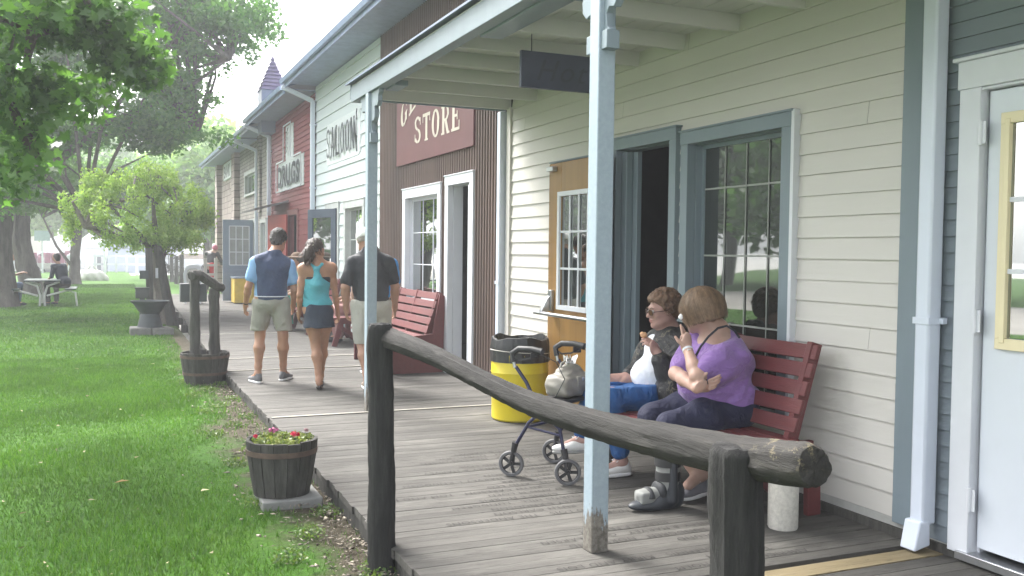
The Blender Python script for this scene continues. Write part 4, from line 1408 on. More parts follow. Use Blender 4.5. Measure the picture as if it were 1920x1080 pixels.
def log_mat():
    m = M_log.copy()
    m.name = 'log_with_mossy_end'
    nt = m.node_tree
    b = nt.nodes['Principled BSDF']
    src = b.inputs['Base Color'].links[0].from_socket
    n = _noise(nt, 30, 5, 0.8)
    tc = nt.nodes.new('ShaderNodeTexCoord'); sp = nt.nodes.new('ShaderNodeSeparateXYZ')
    nt.links.new(tc.outputs['Object'], sp.inputs[0])
    mr = nt.nodes.new('ShaderNodeMapRange')                    # flaking bark and lichen near the sawn end
    mr.inputs['From Min'].default_value = -1.00 + 0.0; mr.inputs['From Max'].default_value = -1.25
    nt.links.new(sp.outputs['Y'], mr.inputs['Value'])
    f = ramp(nt, n.outputs['Fac'], [(0.55, 0.0), (0.62, 1.0)]).outputs[0]
    mz = nt.nodes.new('ShaderNodeMapRange'); mz.inputs['From Min'].default_value = 1.02; mz.inputs['From Max'].default_value = 1.08
    nt.links.new(sp.outputs['Z'], mz.inputs['Value'])
    a = nt.nodes.new('ShaderNodeMath'); a.operation = 'MULTIPLY'; nt.links.new(mr.outputs[0], a.inputs[0]); nt.links.new(f, a.inputs[1])
    a2 = nt.nodes.new('ShaderNodeMath'); a2.operation = 'MULTIPLY'; nt.links.new(a.outputs[0], a2.inputs[0]); nt.links.new(mz.outputs[0], a2.inputs[1])
    nt.links.new(mixc(nt, a2.outputs[0], src, (0.16, 0.135, 0.085)), b.inputs['Base Color'])
    return m
hitching_rail()

# ================================================================== barrels and planters
def barrel(name, label, loc, r0, r1, h, staves=16, group='half barrel planters', hoops=(0.80,), seed=1):
    b = thing(name, label, 'planter', loc, 0, group)
    rr = random.Random(seed)
    g = G()
    for i in range(staves):
        a0, a1 = 2 * PI * i / staves + .012, 2 * PI * (i + 1) / staves - .012
        top = h + rr.uniform(-.008, .006)
        o = rr.uniform(-.002, .003)
        V = []
        for z, rad in ((0, r0), (h * .35, r0 + (r1 - r0) * .45), (h * .75, r0 + (r1 - r0) * .85), (top, r1)):
            for rd in (rad + o, rad - 0.022):
                for a in (a0, (a0 + a1) / 2, a1):
                    V.append((rd * math.cos(a), rd * math.sin(a), z))
        F = []
        for k in range(3):
            q = k * 6
            F += [(q, q + 1, q + 7, q + 6), (q + 1, q + 2, q + 8, q + 7), (q + 3, q + 9, q + 10, q + 4), (q + 4, q + 10, q + 11, q + 5), (q, q + 6, q + 9, q + 3), (q + 2, q + 5, q + 11, q + 8)]
        F += [(0, 3, 4, 1), (1, 4, 5, 2), (18, 19, 22, 21), (19, 20, 23, 22)]
        g.add(V, F)
    obj('staves', g, M_barrel, b, local=True, smooth=False)
    for t in hoops:
        z = h * t; rad = r0 + (r1 - r0) * (t ** .8) + 0.004
        q = G(); q.lathe([(rad, z - .016), (rad + .004, z - .016), (rad + .006, z + .016), (rad + .001, z + .016)], (0, 0, 0), 48, cap=False)
        obj('hoop', q, mat('rusty_hoop', (0.11, 0.075, 0.06), 0.7, metal=0.3, var=0.3, vscale=12), b, local=True)
    q = G(); q.lathe([(0.001, h - .05), (r1 - .03, h - .055)], (0, 0, 0), 30, cap=False)
    obj('soil', q, mat('potting_soil', (0.05, 0.038, 0.028), 0.95, bump=1, bscale=60), b, local=True)
    return b
BZ = LAWNZ + 0.045
slab = place_origin(tag(obj('paving_slab', box((0.84, 5.60, LAWNZ - .02), (1.20, 5.98, BZ - 0.002)), mat('pale_slab', (0.21, 0.21, 0.20), 0.9, var=.12, vscale=12, bump=.5, bscale=70), bevel=0.01), 'pale square paving slab under the flowering half barrel', 'paving slab'), (1.0, 5.77, LAWNZ))
barrel('barrel_planter', 'grey half barrel with red flowers standing on a paving slab', (0.985, 5.80, BZ), 0.165, 0.215, 0.335, seed=3)
barrel('barrel_planter', 'wider grey half barrel holding two short posts, by the boardwalk edge', (1.03, 11.2, LAWNZ), 0.215, 0.27, 0.36, staves=18, hoops=(0.88, 0.35), seed=5)

def leaf_cloud(centers, n, size, m, name, parent=None, seed=1, shape='diamond', droop=0.0, outline=None, flat=0.0):
    """centers: (x,y,z,rx,ry,rz,weight); one mesh of many small separate leaves"""
    rg = np.random.default_rng(seed)
    C = np.array(centers, float)
    w = C[:, 6] / C[:, 6].sum()
    pick = rg.choice(len(C), n, p=w)
    d = rg.normal(size=(n, 3)); d /= np.linalg.norm(d, axis=1)[:, None]
    rad = rg.random(n) ** (1 / 2.2)
    P = C[pick, :3] + d * rad[:, None] * C[pick, 3:6]
    nrm = rg.normal(size=(n, 3)) + np.array([0, 0, 0.8 + flat])
    nrm /= np.linalg.norm(nrm, axis=1)[:, None]
    t = rg.normal(size=(n, 3)) + np.array([0, 0, -droop]); t -= (t * nrm).sum(1)[:, None] * nrm; t /= np.linalg.norm(t, axis=1)[:, None]
    b = np.cross(nrm, t)
    s = size * rg.uniform(0.6, 1.35, n)
    if outline is None:
        outline = [(-0.5, 0, 0), (-0.1, 0.30, 0.10), (0.5, 0, -0.06), (-0.1, -0.30, 0.10)]
    K = len(outline)
    O = np.array(outline)
    V = P[:, None, :] + s[:, None, None] * (O[None, :, 0, None] * t[:, None, :] + O[None, :, 1, None] * b[:, None, :] + O[None, :, 2, None] * nrm[:, None, :])
    V = V.reshape(-1, 3)
    F = np.arange(n * K).reshape(n, K)
    return obj(name, (V, F), m, parent, smooth=False)
MAPLE = [(-0.5, 0, 0), (-0.38, 0.16, .03), (-0.42, 0.42, .0), (-0.12, 0.22, .06), (0.05, 0.52, .0), (0.12, 0.16, .05), (0.56, 0, -.05), (0.12, -0.16, .05), (0.05, -0.52, .0), (-0.12, -0.22, .06), (-0.42, -0.42, .0), (-0.38, -0.16, .03)]

def flowers():
    f = thing('flower_plant', 'low green bedding plant with red and pink flowers in half barrel', 'plant', (0.985, 5.80, BZ + 0.29))
    leaf_cloud([(0.985 + .13 * math.cos(a), 5.80 + .13 * math.sin(a), BZ + .325, .07, .07, .035, 1) for a in [i * .9 for i in range(7)]] + [(0.985, 5.8, BZ + .33, .12, .12, .045, 2)],
               1100, 0.030, leaf_mat('bedding_leaf', (0.09, 0.16, 0.03), (0.36, 0.38, 0.14)), 'foliage', f, seed=5)
    rr = random.Random(2)
    cols = [mat('red_petal', (.55, .02, .06), .6), mat('pink_petal', (.42, .10, .22), .6), mat('dusty_pink_petal', (.34, .19, .20), .6)]
    for i, (dx, dy, c, n, R) in enumerate([(-.165, -.05, 0, 10, .012), (.055, -.10, 0, 26, .024), (.075, -.085, 0, 14, .016), (-.035, .05, 1, 24, .026), (-.055, .08, 1, 14, .018), (.155, .03, 2, 12, .014)]):
        g = G()
        c0 = Vector((.985 + dx, 5.80 + dy, BZ + .362 + R * .4))
        for k in range(n):
            d = Vector((rr.gauss(0, 1), rr.gauss(0, 1), abs(rr.gauss(0, .8)))).normalized()
            p = c0 + d * R * rr.uniform(.3, 1)
            s = d.cross(Vector((rr.uniform(-1, 1), rr.uniform(-1, 1), .3))).normalized(); t = d.cross(s)
            q = .011 * rr.uniform(.7, 1.2)
            g.add([p - s * q, p + t * q * .8 + d * .003, p + s * q, p - t * q * .8 + d * .004], [(0, 1, 2, 3)])
        obj('flower', g, cols[c], f, smooth=False)
flowers()
def barrel_posts():
    r = thing('post_frame', 'two weathered posts with a log across, standing in the wider half barrel', 'post frame', (1.03, 11.2, LAWNZ))
    a = aty(366, 600, 11.15); b = aty(402, 600, 11.25)
    p = wobble_tube([(a.x, 11.15, LAWNZ + .3), (a.x - .005, 11.15, 1.06)], [.058, .056], n=16, seg=20, seed=3); obj('post', p, M_postgrey, r)
    p = wobble_tube([(b.x, 11.25, LAWNZ + .3), (b.x, 11.25, .96)], [.060, .056], n=16, seg=20, seed=6); obj('post', p, M_postgrey, r)
    p = wobble_tube([(a.x - .04, 11.05, 1.12), (a.x + .05, 11.15, 1.12), (b.x + .03, 11.2, .99), (b.x + .08, 11.25, .98)], [.055, .06, .05, .045], n=16, seg=20, seed=8); obj('rail', p, M_postgrey, r)
    y = 11.5
    c0, c1 = aty(338, 532, y), aty(388, 566, y)
    place_origin(tag(obj('hanging_planter', box((c0.x, y, c1.z), (c1.x, y + 0.16, c0.z)), mat('slate_box', (.075, .08, .085), .7, var=.2), bevel=.006), 'dark grey box hung behind the two short posts', 'box'), (c0.x, y, c1.z))
barrel_posts()
def urn():
    c = atz(286, 622, LAWNZ + .12)
    x, y = c.x, 18.0
    r = thing('iron_planter', 'black iron bowl planter on pedestal, on a broken stone base by the tree', 'planter', (x, y, LAWNZ))
    M_i = mat('black_iron', (.045, .052, .056), .55, metal=.2, var=.2, vscale=8)
    z0 = LAWNZ + .13
    g = G(); g.lathe([(.22, z0), (.21, z0 + .03), (.17, z0 + .2), (.155, z0 + .24)], (x, y, 0), 24); obj('pedestal', g, M_i, r)
    g = G(); g.lathe([(.155, z0 + .24), (.20, z0 + .29), (.27, z0 + .40), (.33, z0 + .455), (.335, z0 + .47), (.30, z0 + .465), (.23, z0 + .36), (.02, z0 + .33)], (x, y, 0), 32, cap=False); obj('bowl', g, M_i, r)
    s = G(); s.box((x - .34, y - .22, LAWNZ - .02), (x + .02, y + .25, z0)); s.obox((x + .18, y - .05, LAWNZ + .05), (.36, .42, .14), Matrix.Rotation(.2, 3, 'Z'))
    place_origin(tag(obj('broken_block', s, mat('dull_broken_concrete', (.17, .165, .155), .9, var=.2, vscale=9, bump=.5), bevel=.02), 'broken concrete blocks under the black iron planter', 'stone'), (x, y, LAWNZ))
    p = aty(266, 549, 18.6)
    g = G(); g.box((p.x - .11, 18.5, p.z - .1), (p.x + .12, 18.75, p.z + .09)); g.box((p.x - .125, 18.485, p.z + .07), (p.x + .135, 18.765, p.z + .10))
    tag(obj('pot', g, mat('dark_pot', (.05, .055, .05), .7), bevel=.01), 'small dark square pot behind the iron planter', 'pot')
    g = G(); g.box((p.x - .04, 18.55, LAWNZ), (p.x + .05, 18.68, p.z - .101)); 
    tag(obj('stand', g, M_i), 'black iron stand under the small dark pot', 'stand')
urn()

# ================================================================== bin
def bin_():
    x, y = 3.235, 7.26
    r = thing('trash_can', 'yellow drum bin with black liner beside the hotel door', 'bin', (x, y, 0))
    g = G(); g.lathe([(.225, 0.005), (.238, .02), (.240, .2), (.246, .21), (.243, .22), (.243, .40), (.249, .41), (.245, .42), (.245, .565), (.235, .57), (.232, .50)], (x, y, 0), 48)
    obj('drum', g, mat('yellow_plastic', (.62, .50, .015), .35, var=.05, dirt=(.35, .27, .05), dscale=3, damount=.4), r)
    g = G(); n = 72
    V, F = [], []
    rr = random.Random(5)
    prof = [(.251, .50), (.2495, .56), (.252, .60), (.248, .66), (.240, .70), (.225, .705), (.215, .66), (.20, .40), (.05, .35)]
    for k, (rad, z) in enumerate(prof):
        for j in range(n):
            th = 2 * PI * j / n
            w = .004 * math.sin(j * 1.9 + k) + .003 * math.sin(j * 3.3) + rr.uniform(-.0015, .0015)
            zz = z + (.012 * math.sin(th * 3 + 1) + .006 * math.sin(th * 7) if z > .56 else 0)
            V.append((x + (rad + w) * math.cos(th), y + (rad + w) * math.sin(th), zz))
    for k in range(len(prof) - 1):
        for j in range(n):
            F.append((k * n + j, k * n + (j + 1) % n, (k + 1) * n + (j + 1) % n, (k + 1) * n + j))
    obj('liner', (V, F), mat('black_bin_liner', (.022, .022, .024), .35, var=.2, bump=.3, bscale=20), r)
    g = G(); g.ring((x, y, .585), .2555, .0035, n=60, k=6, axis=(.06, 0, 1)); obj('elastic_band', g, mat('grey_band', (.45, .43, .38), .6), r)
bin_()
g = G(); g.lathe([(.074, 0.0), (.078, .01), (.078, .34), (.07, .35), (.06, .345), (.001, .34)], (3.235, 3.86, 0), 40)
place_origin(tag(obj('stone_pedestal', g, mat('speckled_concrete', (.52, .50, .45), .85, var=.16, vscale=60, bump=.3, bscale=90)), 'pale speckled concrete cylinder standing beside the near bench', 'bollard'), (3.235, 3.86, 0))

# ================================================================== rollator
def rollator():
    r = thing('rollator', 'four wheeled walking frame with dark blue tubes and black seat', 'walking frame', (2.67, 5.34, 0))
    A, B, C, D = Vector((2.35, 5.39, 0)), Vector((2.58, 5.05, 0)), Vector((2.77, 5.63, 0)), Vector((3.0, 5.29, 0))
    s = (B - A).normalized(); w = (C - A).normalized()
    M_blue = mat('dark_blue_enamel', (.022, .023, .060), .3, metal=.3, var=.1)
    up = Vector((0, 0, 1))
    for q, sg in ((A, 1), (B, -1), (C, 1), (D, -1)):
        wh = thing_wheel(r, q + up * .082, Vector((.62, .78, 0)) if sg > 0 else Vector((.40, .92, 0)))
        f = G(); f.tube([q + up * .082 + w * .022, q + up * .19 + w * .0 + s * sg * .02], .009, 8); f.tube([q + up * .082 - w * .022, q + up * .19 + s * sg * .02], .009, 8)
        f.tube([q + up * .16 + s * sg * .015, q + up * .22 + s * sg * .03], [.018, .022], 12)
        obj('fork', f, M_black, r)
    for q0, q1, hx in ((A, B, 0), (C, D, 1)):
        seat = (q0 + q1) / 2 + up * .47
        g = G(); g.tube([q0 + up * .2 + s * .03, q0 + up * .36 + s * .13, seat + s * .05], .0115, 12); obj('leg_tube', g, M_blue, r)
        g = G(); g.tube([q1 + up * .2 - s * .03, q1 + up * .34 - s * .06, seat - s * .02, seat - s * .10 + up * .14, q0 + up * .70 + s * .02 + w * .01], .0115, 12); obj('leg_tube', g, M_blue, r)
        g = G(); g.tube([q0 + up * .33 + s * .11, q1 + up * .30 - s * .05], .008, 10); obj('stay', g, M_blue, r)
        t = q0 + up * .70 + s * .02
        g = G(); g.tube([t - up * .005, t + up * .045 - s * .015], .010, 12); obj('height_post', g, M_steel, r)
        g = G(); g.tube([t + up * .03 - s * .01, t + up * .085 - s * .02, t + up * .115 + s * .03, t + up * .118 + s * .12, t + up * .105 + s * .20], [.018, .020, .020, .020, .023], 14); obj('grip', g, M_black, r)
        g = G(); g.box(tuple(t + up * .06 + s * .12 - Vector((.016, .016, 0))), tuple(t + up * .10 + s * .17 + Vector((.016, .016, 0))))
        g.tube([t + up * .085 + s * .16, t + up * .055 + s * .10, t + up * .045 + s * .03, t + up * .06 + s * .0], .006, 8)
        obj('brake_lever', g, M_black, r, bevel=.003)
        g = G(); g.tube([t + up * .09 + s * .19, t + up * .05 + s * .30, t - up * .05 + s * .36, t - up * .16 + s * .30, t - up * .22 + s * .2], .0028, 6); obj('brake_cable', g, M_black, r)
    c = (A + B + C + D) / 4
    R = Matrix((w, s, up)).transposed()
    g = G(); g.obox(c + up * .485, (.40, .22, .028), R); obj('seat', g, M_black, r, bevel=.01)
    g = G(); g.tube([(A + B) / 2 + up * .465, (C + D) / 2 + up * .465], .010, 10); g.tube([A * .7 + B * .3 + up * .33, C * .7 + D * .3 + up * .33], .009, 10)
    obj('cross_bar', g, M_blue, r)
def thing_wheel(root, c, ax):
    ax = Vector(ax).normalized(); ax.z = 0; ax.normalize()
    M = Matrix((ax.cross(Vector((0, 0, 1))), Vector((0, 0, 1)), ax)).transposed()
    g = G(); g.lathe([(.064, -.013), (.078, -.013), (.082, -.006), (.082, .006), (.078, .013), (.064, .013), (.062, 0), (.064, -.013)], c, 36, cap=False, M=M)
    w = obj('wheel', g, mat('grey_tyre', (.11, .11, .115), .6, var=.15), root)
    g = G(); g.lathe([(.0, -.014), (.014, -.016), (.016, .0), (.014, .016), (0, .014)], c, 14, cap=False, M=M)
    g.ring(c, .061, .004, axis=ax, n=32, k=6)
    for k in range(5):
        a = 2 * PI * k / 5
        d = M @ Vector((math.cos(a), math.sin(a), 0))
        g.bar(c + d * .01, c + d * .062, .020, .006, up=ax)
    obj('rim', g, M_black, w)
    return w
rollator()
def handbag():
    c = Vector((2.73, 5.36, .505))
    w = Vector((.87, .5, 0)).normalized(); s = Vector((.56, -.83, 0)).normalized()
    R = np.array(Matrix((w, s, Vector((0, 0, 1)))).transposed())
    sd = SD()
    sd.ell(c + Vector((0, 0, .075)), (.185, .105, .085), R, k=.01); sd.box(c + Vector((0, 0, .07)), (.135, .055, .035), R, rd=.03, k=.03)
    sd.ell(c + Vector((0, 0, .15)) + w * .02, (.135, .05, .055), R, k=.05)
    fold = lambda X, Y, Z: .006 * 0.45 * np.sin(X * 38 + 5 * np.sin(Z * 24)) * np.sin(Y * 30 + Z * 34) + .003 * np.sin(Z * 80 + X * 50)
    sd.fn = fold
    M_bag = mat('pale_grey_leather', (.25, .235, .205), .45, var=.08, bump=.25, bscale=90)
    r = thing('handbag', 'pale grey leather handbag lying on the walking frame seat', 'handbag', tuple(c))
    obj('bag_body', sd.mesh(.005), M_bag, r, angle=180)
    g = G(); g.obox(c + s * .100 + up_(.10), (.11, .018, .07), Matrix(R.tolist())); obj('pocket', g, M_bag, r, bevel=.01)
    g = G(); g.sphere(c + s * .107 + up_(.115), .014, sc=(1, .5, 1)); obj('clasp', g, M_steel, r)
    g = G(); g.tube([c - w * .1 + up_(.16), c - w * .08 + up_(.21), c + w * .02 + up_(.235), c + w * .10 + up_(.16)], .008, 10); obj('handle', g, M_bag, r)
    rr = random.Random(4)
    g = G()
    for k in range(7):
        p = c + w * (-.02 + .012 * k) + up_(.185)
        a, b = Vector((rr.uniform(-.03, .03), rr.uniform(-.03, .03), .055)), Vector((rr.uniform(-.04, .04), rr.uniform(-.04, .04), .02))
        g.add([p, p + b, p + a + b, p + a], [(0, 1, 2, 3)])
    t = obj('tissue', g, mat('white_tissue', (.8, .8, .8), .8), smooth=False)
    place_origin(tag(t, 'crumpled white tissues sticking out of the grey handbag', 'tissue'), c + up_(.185))
def up_(z):
    return Vector((0, 0, z))
handbag()

# ================================================================== litter, grass, chips
def grass_blades():
    rg = np.random.default_rng(3)
    n = 230000
    y = 3.2 + 11 * rg.random(n) ** 1.5
    x = rg.uniform(-4.2, 1.27, n)
    pat = np.sin(x * 2.1 + y * 1.3) + np.sin(y * 2.7 - x * 1.4) + np.sin(x * 5.1 + 1) * .5 + rg.normal(0, .5, n)
    edge = 0.80 + .10 * np.sin(y * 2.3) + .08 * np.sin(y * 5.7 + 1) + .06 * pat
    keep = (x < edge) | (rg.random(n) < .10)
    keep &= ~((np.abs(x - .985) < .2) & (np.abs(y - 5.8) < .2))
    keep &= (x > -0.62 * (y - 3.0) * 0.5 - 2.2)
    x, y, pat = x[keep], y[keep], pat[keep]
    n = len(x)
    z = np.full(n, LAWNZ - .004) + .008 * (np.sin(x * 1.7 + y * .6) + np.sin(y * 1.1 - x * .7))
    h = rg.uniform(.018, .042, n) * (1 + .25 * np.clip(pat, -1, 2)) 
    a = rg.uniform(0, 2 * PI, n); lean = rg.uniform(.0, .8, n) * h
    w = rg.uniform(.0018, .0036, n) * (0.7 + y / 9)
    dx, dy = np.cos(a), np.sin(a)
    b = rg.uniform(0, 2 * PI, n); lx, ly = np.cos(b) * lean, np.sin(b) * lean
    V = np.empty((n, 3, 3))
    V[:, 0] = np.stack([x - dx * w, y - dy * w, z], 1); V[:, 1] = np.stack([x + dx * w, y + dy * w, z], 1)
    V[:, 2] = np.stack([x + lx, y + ly, z + h], 1)
    o = obj('grass', (V.reshape(-1, 3), np.arange(n * 3).reshape(n, 3)), leaf_mat('grass_blade', (0.046, 0.128, 0.013), (0.115, 0.215, 0.032), .35), smooth=False)
    tag(o, kind='stuff')
    n = 170000                                                # the mown lawn farther off: coarser tufts
    y = 9 + 34 * rg.random(n) ** 1.2
    x = rg.uniform(-1, 1, n) * 7 - 5.5 + 0
    x = np.where(rg.random(n) < .75, rg.uniform(-4.5, 1.2, n), x)
    keep = (x < 1.05) & (x > -9.3)
    x, y = x[keep], y[keep]; n = len(x)
    z = np.full(n, LAWNZ - .006) + .008 * (np.sin(x * 1.7 + y * .6) + np.sin(y * 1.1 - x * .7))
    h = rg.uniform(.02, .05, n); a = rg.uniform(0, 2 * PI, n); w = rg.uniform(.006, .014, n) * (y / 16)
    lx, ly = rg.normal(0, .015, n), rg.normal(0, .015, n)
    V = np.empty((n, 3, 3)); dx, dy = np.cos(a) * w, np.sin(a) * w
    V[:, 0] = np.stack([x - dx, y - dy, z], 1); V[:, 1] = np.stack([x + dx, y + dy, z], 1); V[:, 2] = np.stack([x + lx, y + ly, z + h], 1)
    tag(obj('far_grass', (V.reshape(-1, 3), np.arange(n * 3).reshape(n, 3)), MATS['grass_blade'], smooth=False), kind='stuff')
grass_blades()
def chips():
    rg = np.random.default_rng(8)
    n = 2600
    y = 3.4 + 9.5 * rg.random(n) ** 1.3
    x = 1.25 - np.abs(rg.normal(0, .22, n)); 
    x = np.clip(x, .4, 1.255)
    z = LAWNZ + .012 + rg.random(n) * .008
    s = rg.uniform(.004, .016, n) * (rg.random(n) * .8 + .5)
    g = rg.normal(size=(n, 4, 3)) * s[:, None, None] * np.array([1, 1, .35]) + np.stack([x, y, z], 1)[:, None, :]
    F = np.concatenate([np.arange(n)[:, None] * 4 + np.array(f) for f in ([0, 1, 2], [0, 2, 3], [0, 3, 1], [1, 3, 2])])
    m = mat('gravel_and_chips', (.22, .19, .15), .9, var=.2, vscale=20, island=.65)
    tag(obj('litter_chips', (g.reshape(-1, 3), F), m, smooth=False), kind='stuff')
    n = 420                                                   # small pale petals and dry bits blown over the lawn
    y = 3.5 + 18 * rg.random(n) ** 1.2; x = rg.uniform(-4.5, .9, n) * np.clip(y / 9, .5, 1.6); x = np.minimum(x, .95)
    s = rg.uniform(.006, .017, n)
    g = rg.normal(size=(n, 3, 3)) * s[:, None, None] * np.array([1, 1, .4]) + np.stack([x, y, np.full(n, LAWNZ + .035)], 1)[:, None, :]
    tag(obj('lawn_litter', (g.reshape(-1, 3), np.arange(n * 3).reshape(n, 3)), mat('dry_bits', (.30, .27, .16), .9, var=.3, vscale=3, island=.6), smooth=False), kind='stuff')
    # weeds along the edge
    C = [(1.0 + .2 * math.sin(k * 2.1), 3.9 + .37 * k, LAWNZ + .02, .10, .14, .03, 1) for k in range(24)]
    tag(leaf_cloud(C, 3800, .022, leaf_mat('weed_leaf', (.06, .13, .025), (.16, .22, .06)), 'weeds', seed=4), kind='stuff')
    L = [(-.02, 5.05), ]
    for k, (px, py) in enumerate([(228, 904)]):
        p = atz(px, py, LAWNZ + .03)
        g = G(); g.add([p + Vector(v) for v in [(-.045, 0, .0), (0, .02, .012), (.05, .012, .004), (.01, -.02, .01)]], [(0, 1, 2, 3)])
        place_origin(tag(obj('dry_leaf', g, mat('dry_leaf', (.30, .19, .08), .8), smooth=False), 'dry brown leaf lying on the lawn', 'leaf'), p)
chips()
# ================================================================== trees
def bark_mat(name, lo, hi):
    return wood_mat(name, lo, tuple((a + b) / 2 for a, b in zip(lo, hi)), hi, stretch=(3, 3, 0.6), island=0.0, bump=1.0, scale=2.2)
BARK = bark_mat('grey_bark', (0.05, 0.042, 0.036), (0.17, 0.15, 0.135))
BARK2 = bark_mat('pale_bark', (0.12, 0.105, 0.09), (0.26, 0.23, 0.20))
def tree(label, base, trunk, tr, limbs, crowns, n, size, lm, seed=1, bark=None, group='trees around the lawn', droop=0.0, outline=None, clumps=26, cr=0.42, wide=1.25, tall=.62):
    """trunk: points from base; limbs: lists of points with radii; crowns: big ellipsoids, each broken into leaf clumps with gaps between"""
    t = thing('tree', label, 'tree', base, 0, group)
    rr = random.Random(seed)
    g = wobble_tube(trunk, tr, n=20, seg=40, amp=tr[0] * .07, lump=tr[0] * .10, seed=seed)
    for pts, r0, r1 in limbs:
        k = len(pts)
        g.tube(pts, [r0 + (r1 - r0) * i / (k - 1) for i in range(k)], 8)
    C = []
    for (x, y, z, rx, ry, rz) in crowns:
        m = max(6, int(clumps * (rx * ry * rz) ** (1 / 3) / 1.6))
        for _ in range(m):
            d = Vector((rr.gauss(0, 1), rr.gauss(0, 1), rr.gauss(0, 1))).normalized() * (rr.random() ** .45)
            c = (x + d.x * rx, y + d.y * ry, z + d.z * rz)
            q = cr * rr.uniform(.45, 1.25)
            C.append((c[0], c[1], c[2], q * wide, q * wide, q * tall, q ** 2))
            if rr.random() < .35:
                root = Vector(trunk[-1]) if not limbs else Vector(rr.choice(limbs)[0][-1])
                if (root - Vector(c)).length < max(rx, ry, rz) * 1.6:
                    md = (root + Vector(c)) / 2 + Vector((rr.uniform(-.2, .2), rr.uniform(-.2, .2), rr.uniform(0, .3)))
                    g.tube([root, md, Vector(c)], [tr[-1] * .35, tr[-1] * .18, .008], 5)
    obj('trunk', g, bark or BARK, t)
    leaf_cloud(C, n, size, lm, 'crown', t, seed=seed, droop=droop, outline=outline)
    return t
L_dark = leaf_mat('maple_leaf', (0.055, 0.150, 0.035), (0.115, 0.25, 0.06), .6)
L_mid = leaf_mat('elm_leaf', (0.08, 0.17, 0.045), (0.15, 0.27, 0.075), .5)
L_bright = leaf_mat('willow_leaf', (0.22, 0.36, 0.07), (0.46, 0.60, 0.17), .55)
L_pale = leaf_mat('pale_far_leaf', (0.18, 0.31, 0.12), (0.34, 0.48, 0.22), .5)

# the big maple on the left edge of the lawn
b = atz(14, 575, LAWNZ)
B = Vector((b.x - .15, b.y, LAWNZ))
top = aty(25, 270, B.y)
fk = aty(10, 60, B.y - 1)
tree('big dark maple with thick trunk at left edge of lawn, behind it the picnic table', B,
     [B + up_(-.2), B + Vector((.0, 0, .35)), B + Vector((-.02, 0, 1.6)), B + Vector((.12, 0, 3.2)), (top.x - .1, top.y, top.z + .3), (fk.x, fk.y, fk.z + 1)],
     [.50, .34, .29, .26, .22, .17],
     [([(top.x, top.y, top.z - .3), aty(110, 300, 25.5), aty(200, 230, 24.5), aty(330, 180, 23.5), aty(430, 110, 22.5)], .14, .02),
      ([(top.x, top.y, top.z), aty(70, 230, 26), aty(110, 120, 26), aty(180, 30, 26)], .16, .03),
      ([aty(110, 300, 25.5), aty(170, 255, 25), aty(260, 245, 24.5), aty(370, 250, 24)], .07, .015),
      ([aty(200, 230, 24.5), aty(250, 150, 24), aty(320, 90, 23.5), aty(400, 20, 23)], .06, .015),
      ([(fk.x, fk.y, fk.z), aty(60, -40, 25), aty(200, -100, 24)], .12, .03),
      ([aty(110, 300, 25.5), aty(150, 330, 25.5), aty(160, 400, 25.3)], .03, .01)],
     [(*aty(60, 60, 26), 2.6, 2.6, 2.0), (*aty(200, 40, 25), 2.4, 2.6, 1.6), (*aty(350, 50, 24), 2.2, 2.4, 1.1), (*aty(430, 30, 23), 1.6, 2.0, .8),
      (*aty(80, 180, 25.5), 1.9, 2.0, 1.6), (*aty(330, 130, 24), 1.2, 1.8, 1.0), (*aty(330, 230, 24), 1.15, 1.6, .8), (*aty(270, 240, 24.2), .9, 1.5, .7),
      (*aty(120, 260, 26), 1.1, 1.8, .55), (*aty(250, -80, 24), 4.2, 4, 1.6), (*aty(20, 300, 25.5), 1.3, 1.5, 1.3), (*aty(190, 120, 25), 1.3, 1.8, .7), (*aty(-140, 150, 26), 2.5, 3, 3)],
     60000, .125, L_dark, seed=21, clumps=50, cr=.42)

# a nearer maple out of frame to the left: its hanging branches reach into the picture
NB = Vector((-4.6, 6.6, LAWNZ))
c1, c2, c3, c4 = aty(60, 120, 8.5), aty(150, 70, 8.2), aty(230, 120, 8.6), aty(60, 290, 9.0)
tree('near maple at left whose leafy boughs hang into the top of the view', NB,
     [NB + up_(-.2), NB + Vector((.05, 0, .5)), NB + Vector((.1, .1, 2.2)), NB + Vector((.3, .3, 4.0)), NB + Vector((.6, .6, 6))], [.42, .30, .26, .22, .15],
     [([NB + Vector((.2, .2, 3.6)), Vector((-3.2, 7.4, 4.2)), aty(-40, 20, 8.3), aty(60, 60, 8.4)], .09, .012),
      ([Vector((-3.2, 7.4, 4.2)), Vector((-2.2, 8.0, 4.5)), aty(150, -10, 8.3), aty(230, 70, 8.5), aty(255, 125, 8.7)], .05, .008),
      ([Vector((-3.2, 7.4, 4.2)), aty(-30, 180, 9.0), aty(50, 270, 9.1)], .03, .006),
      ([NB + Vector((.3, .3, 4)), NB + Vector((1.5, 1.5, 5.6)), NB + Vector((2.5, 3.5, 6))], .08, .02)],
     [(*aty(40, 60, 8.6), .62, .8, .38), (*aty(150, 40, 8.4), .40, .6, .26), (*aty(222, 95, 8.6), .20, .35, .20), (*aty(40, 190, 8.9), .45, .5, .28), (*aty(110, 175, 8.9), .28, .4, .20), (*aty(15, 290, 9.2), .22, .35, .22),
      (-4, 7, 6.5, 2.2, 2.2, 1.3), (-2.6, 8.6, 6.6, 2.0, 2.2, 1.0), (-5, 5, 6.2, 2.2, 2.2, 1.4)],
     10500, .11, leaf_mat('near_maple_leaf', (0.055, 0.13, 0.035), (0.13, 0.26, 0.065), .55), seed=5, outline=MAPLE, clumps=36, cr=.30, wide=1.0, tall=.8, droop=.6)

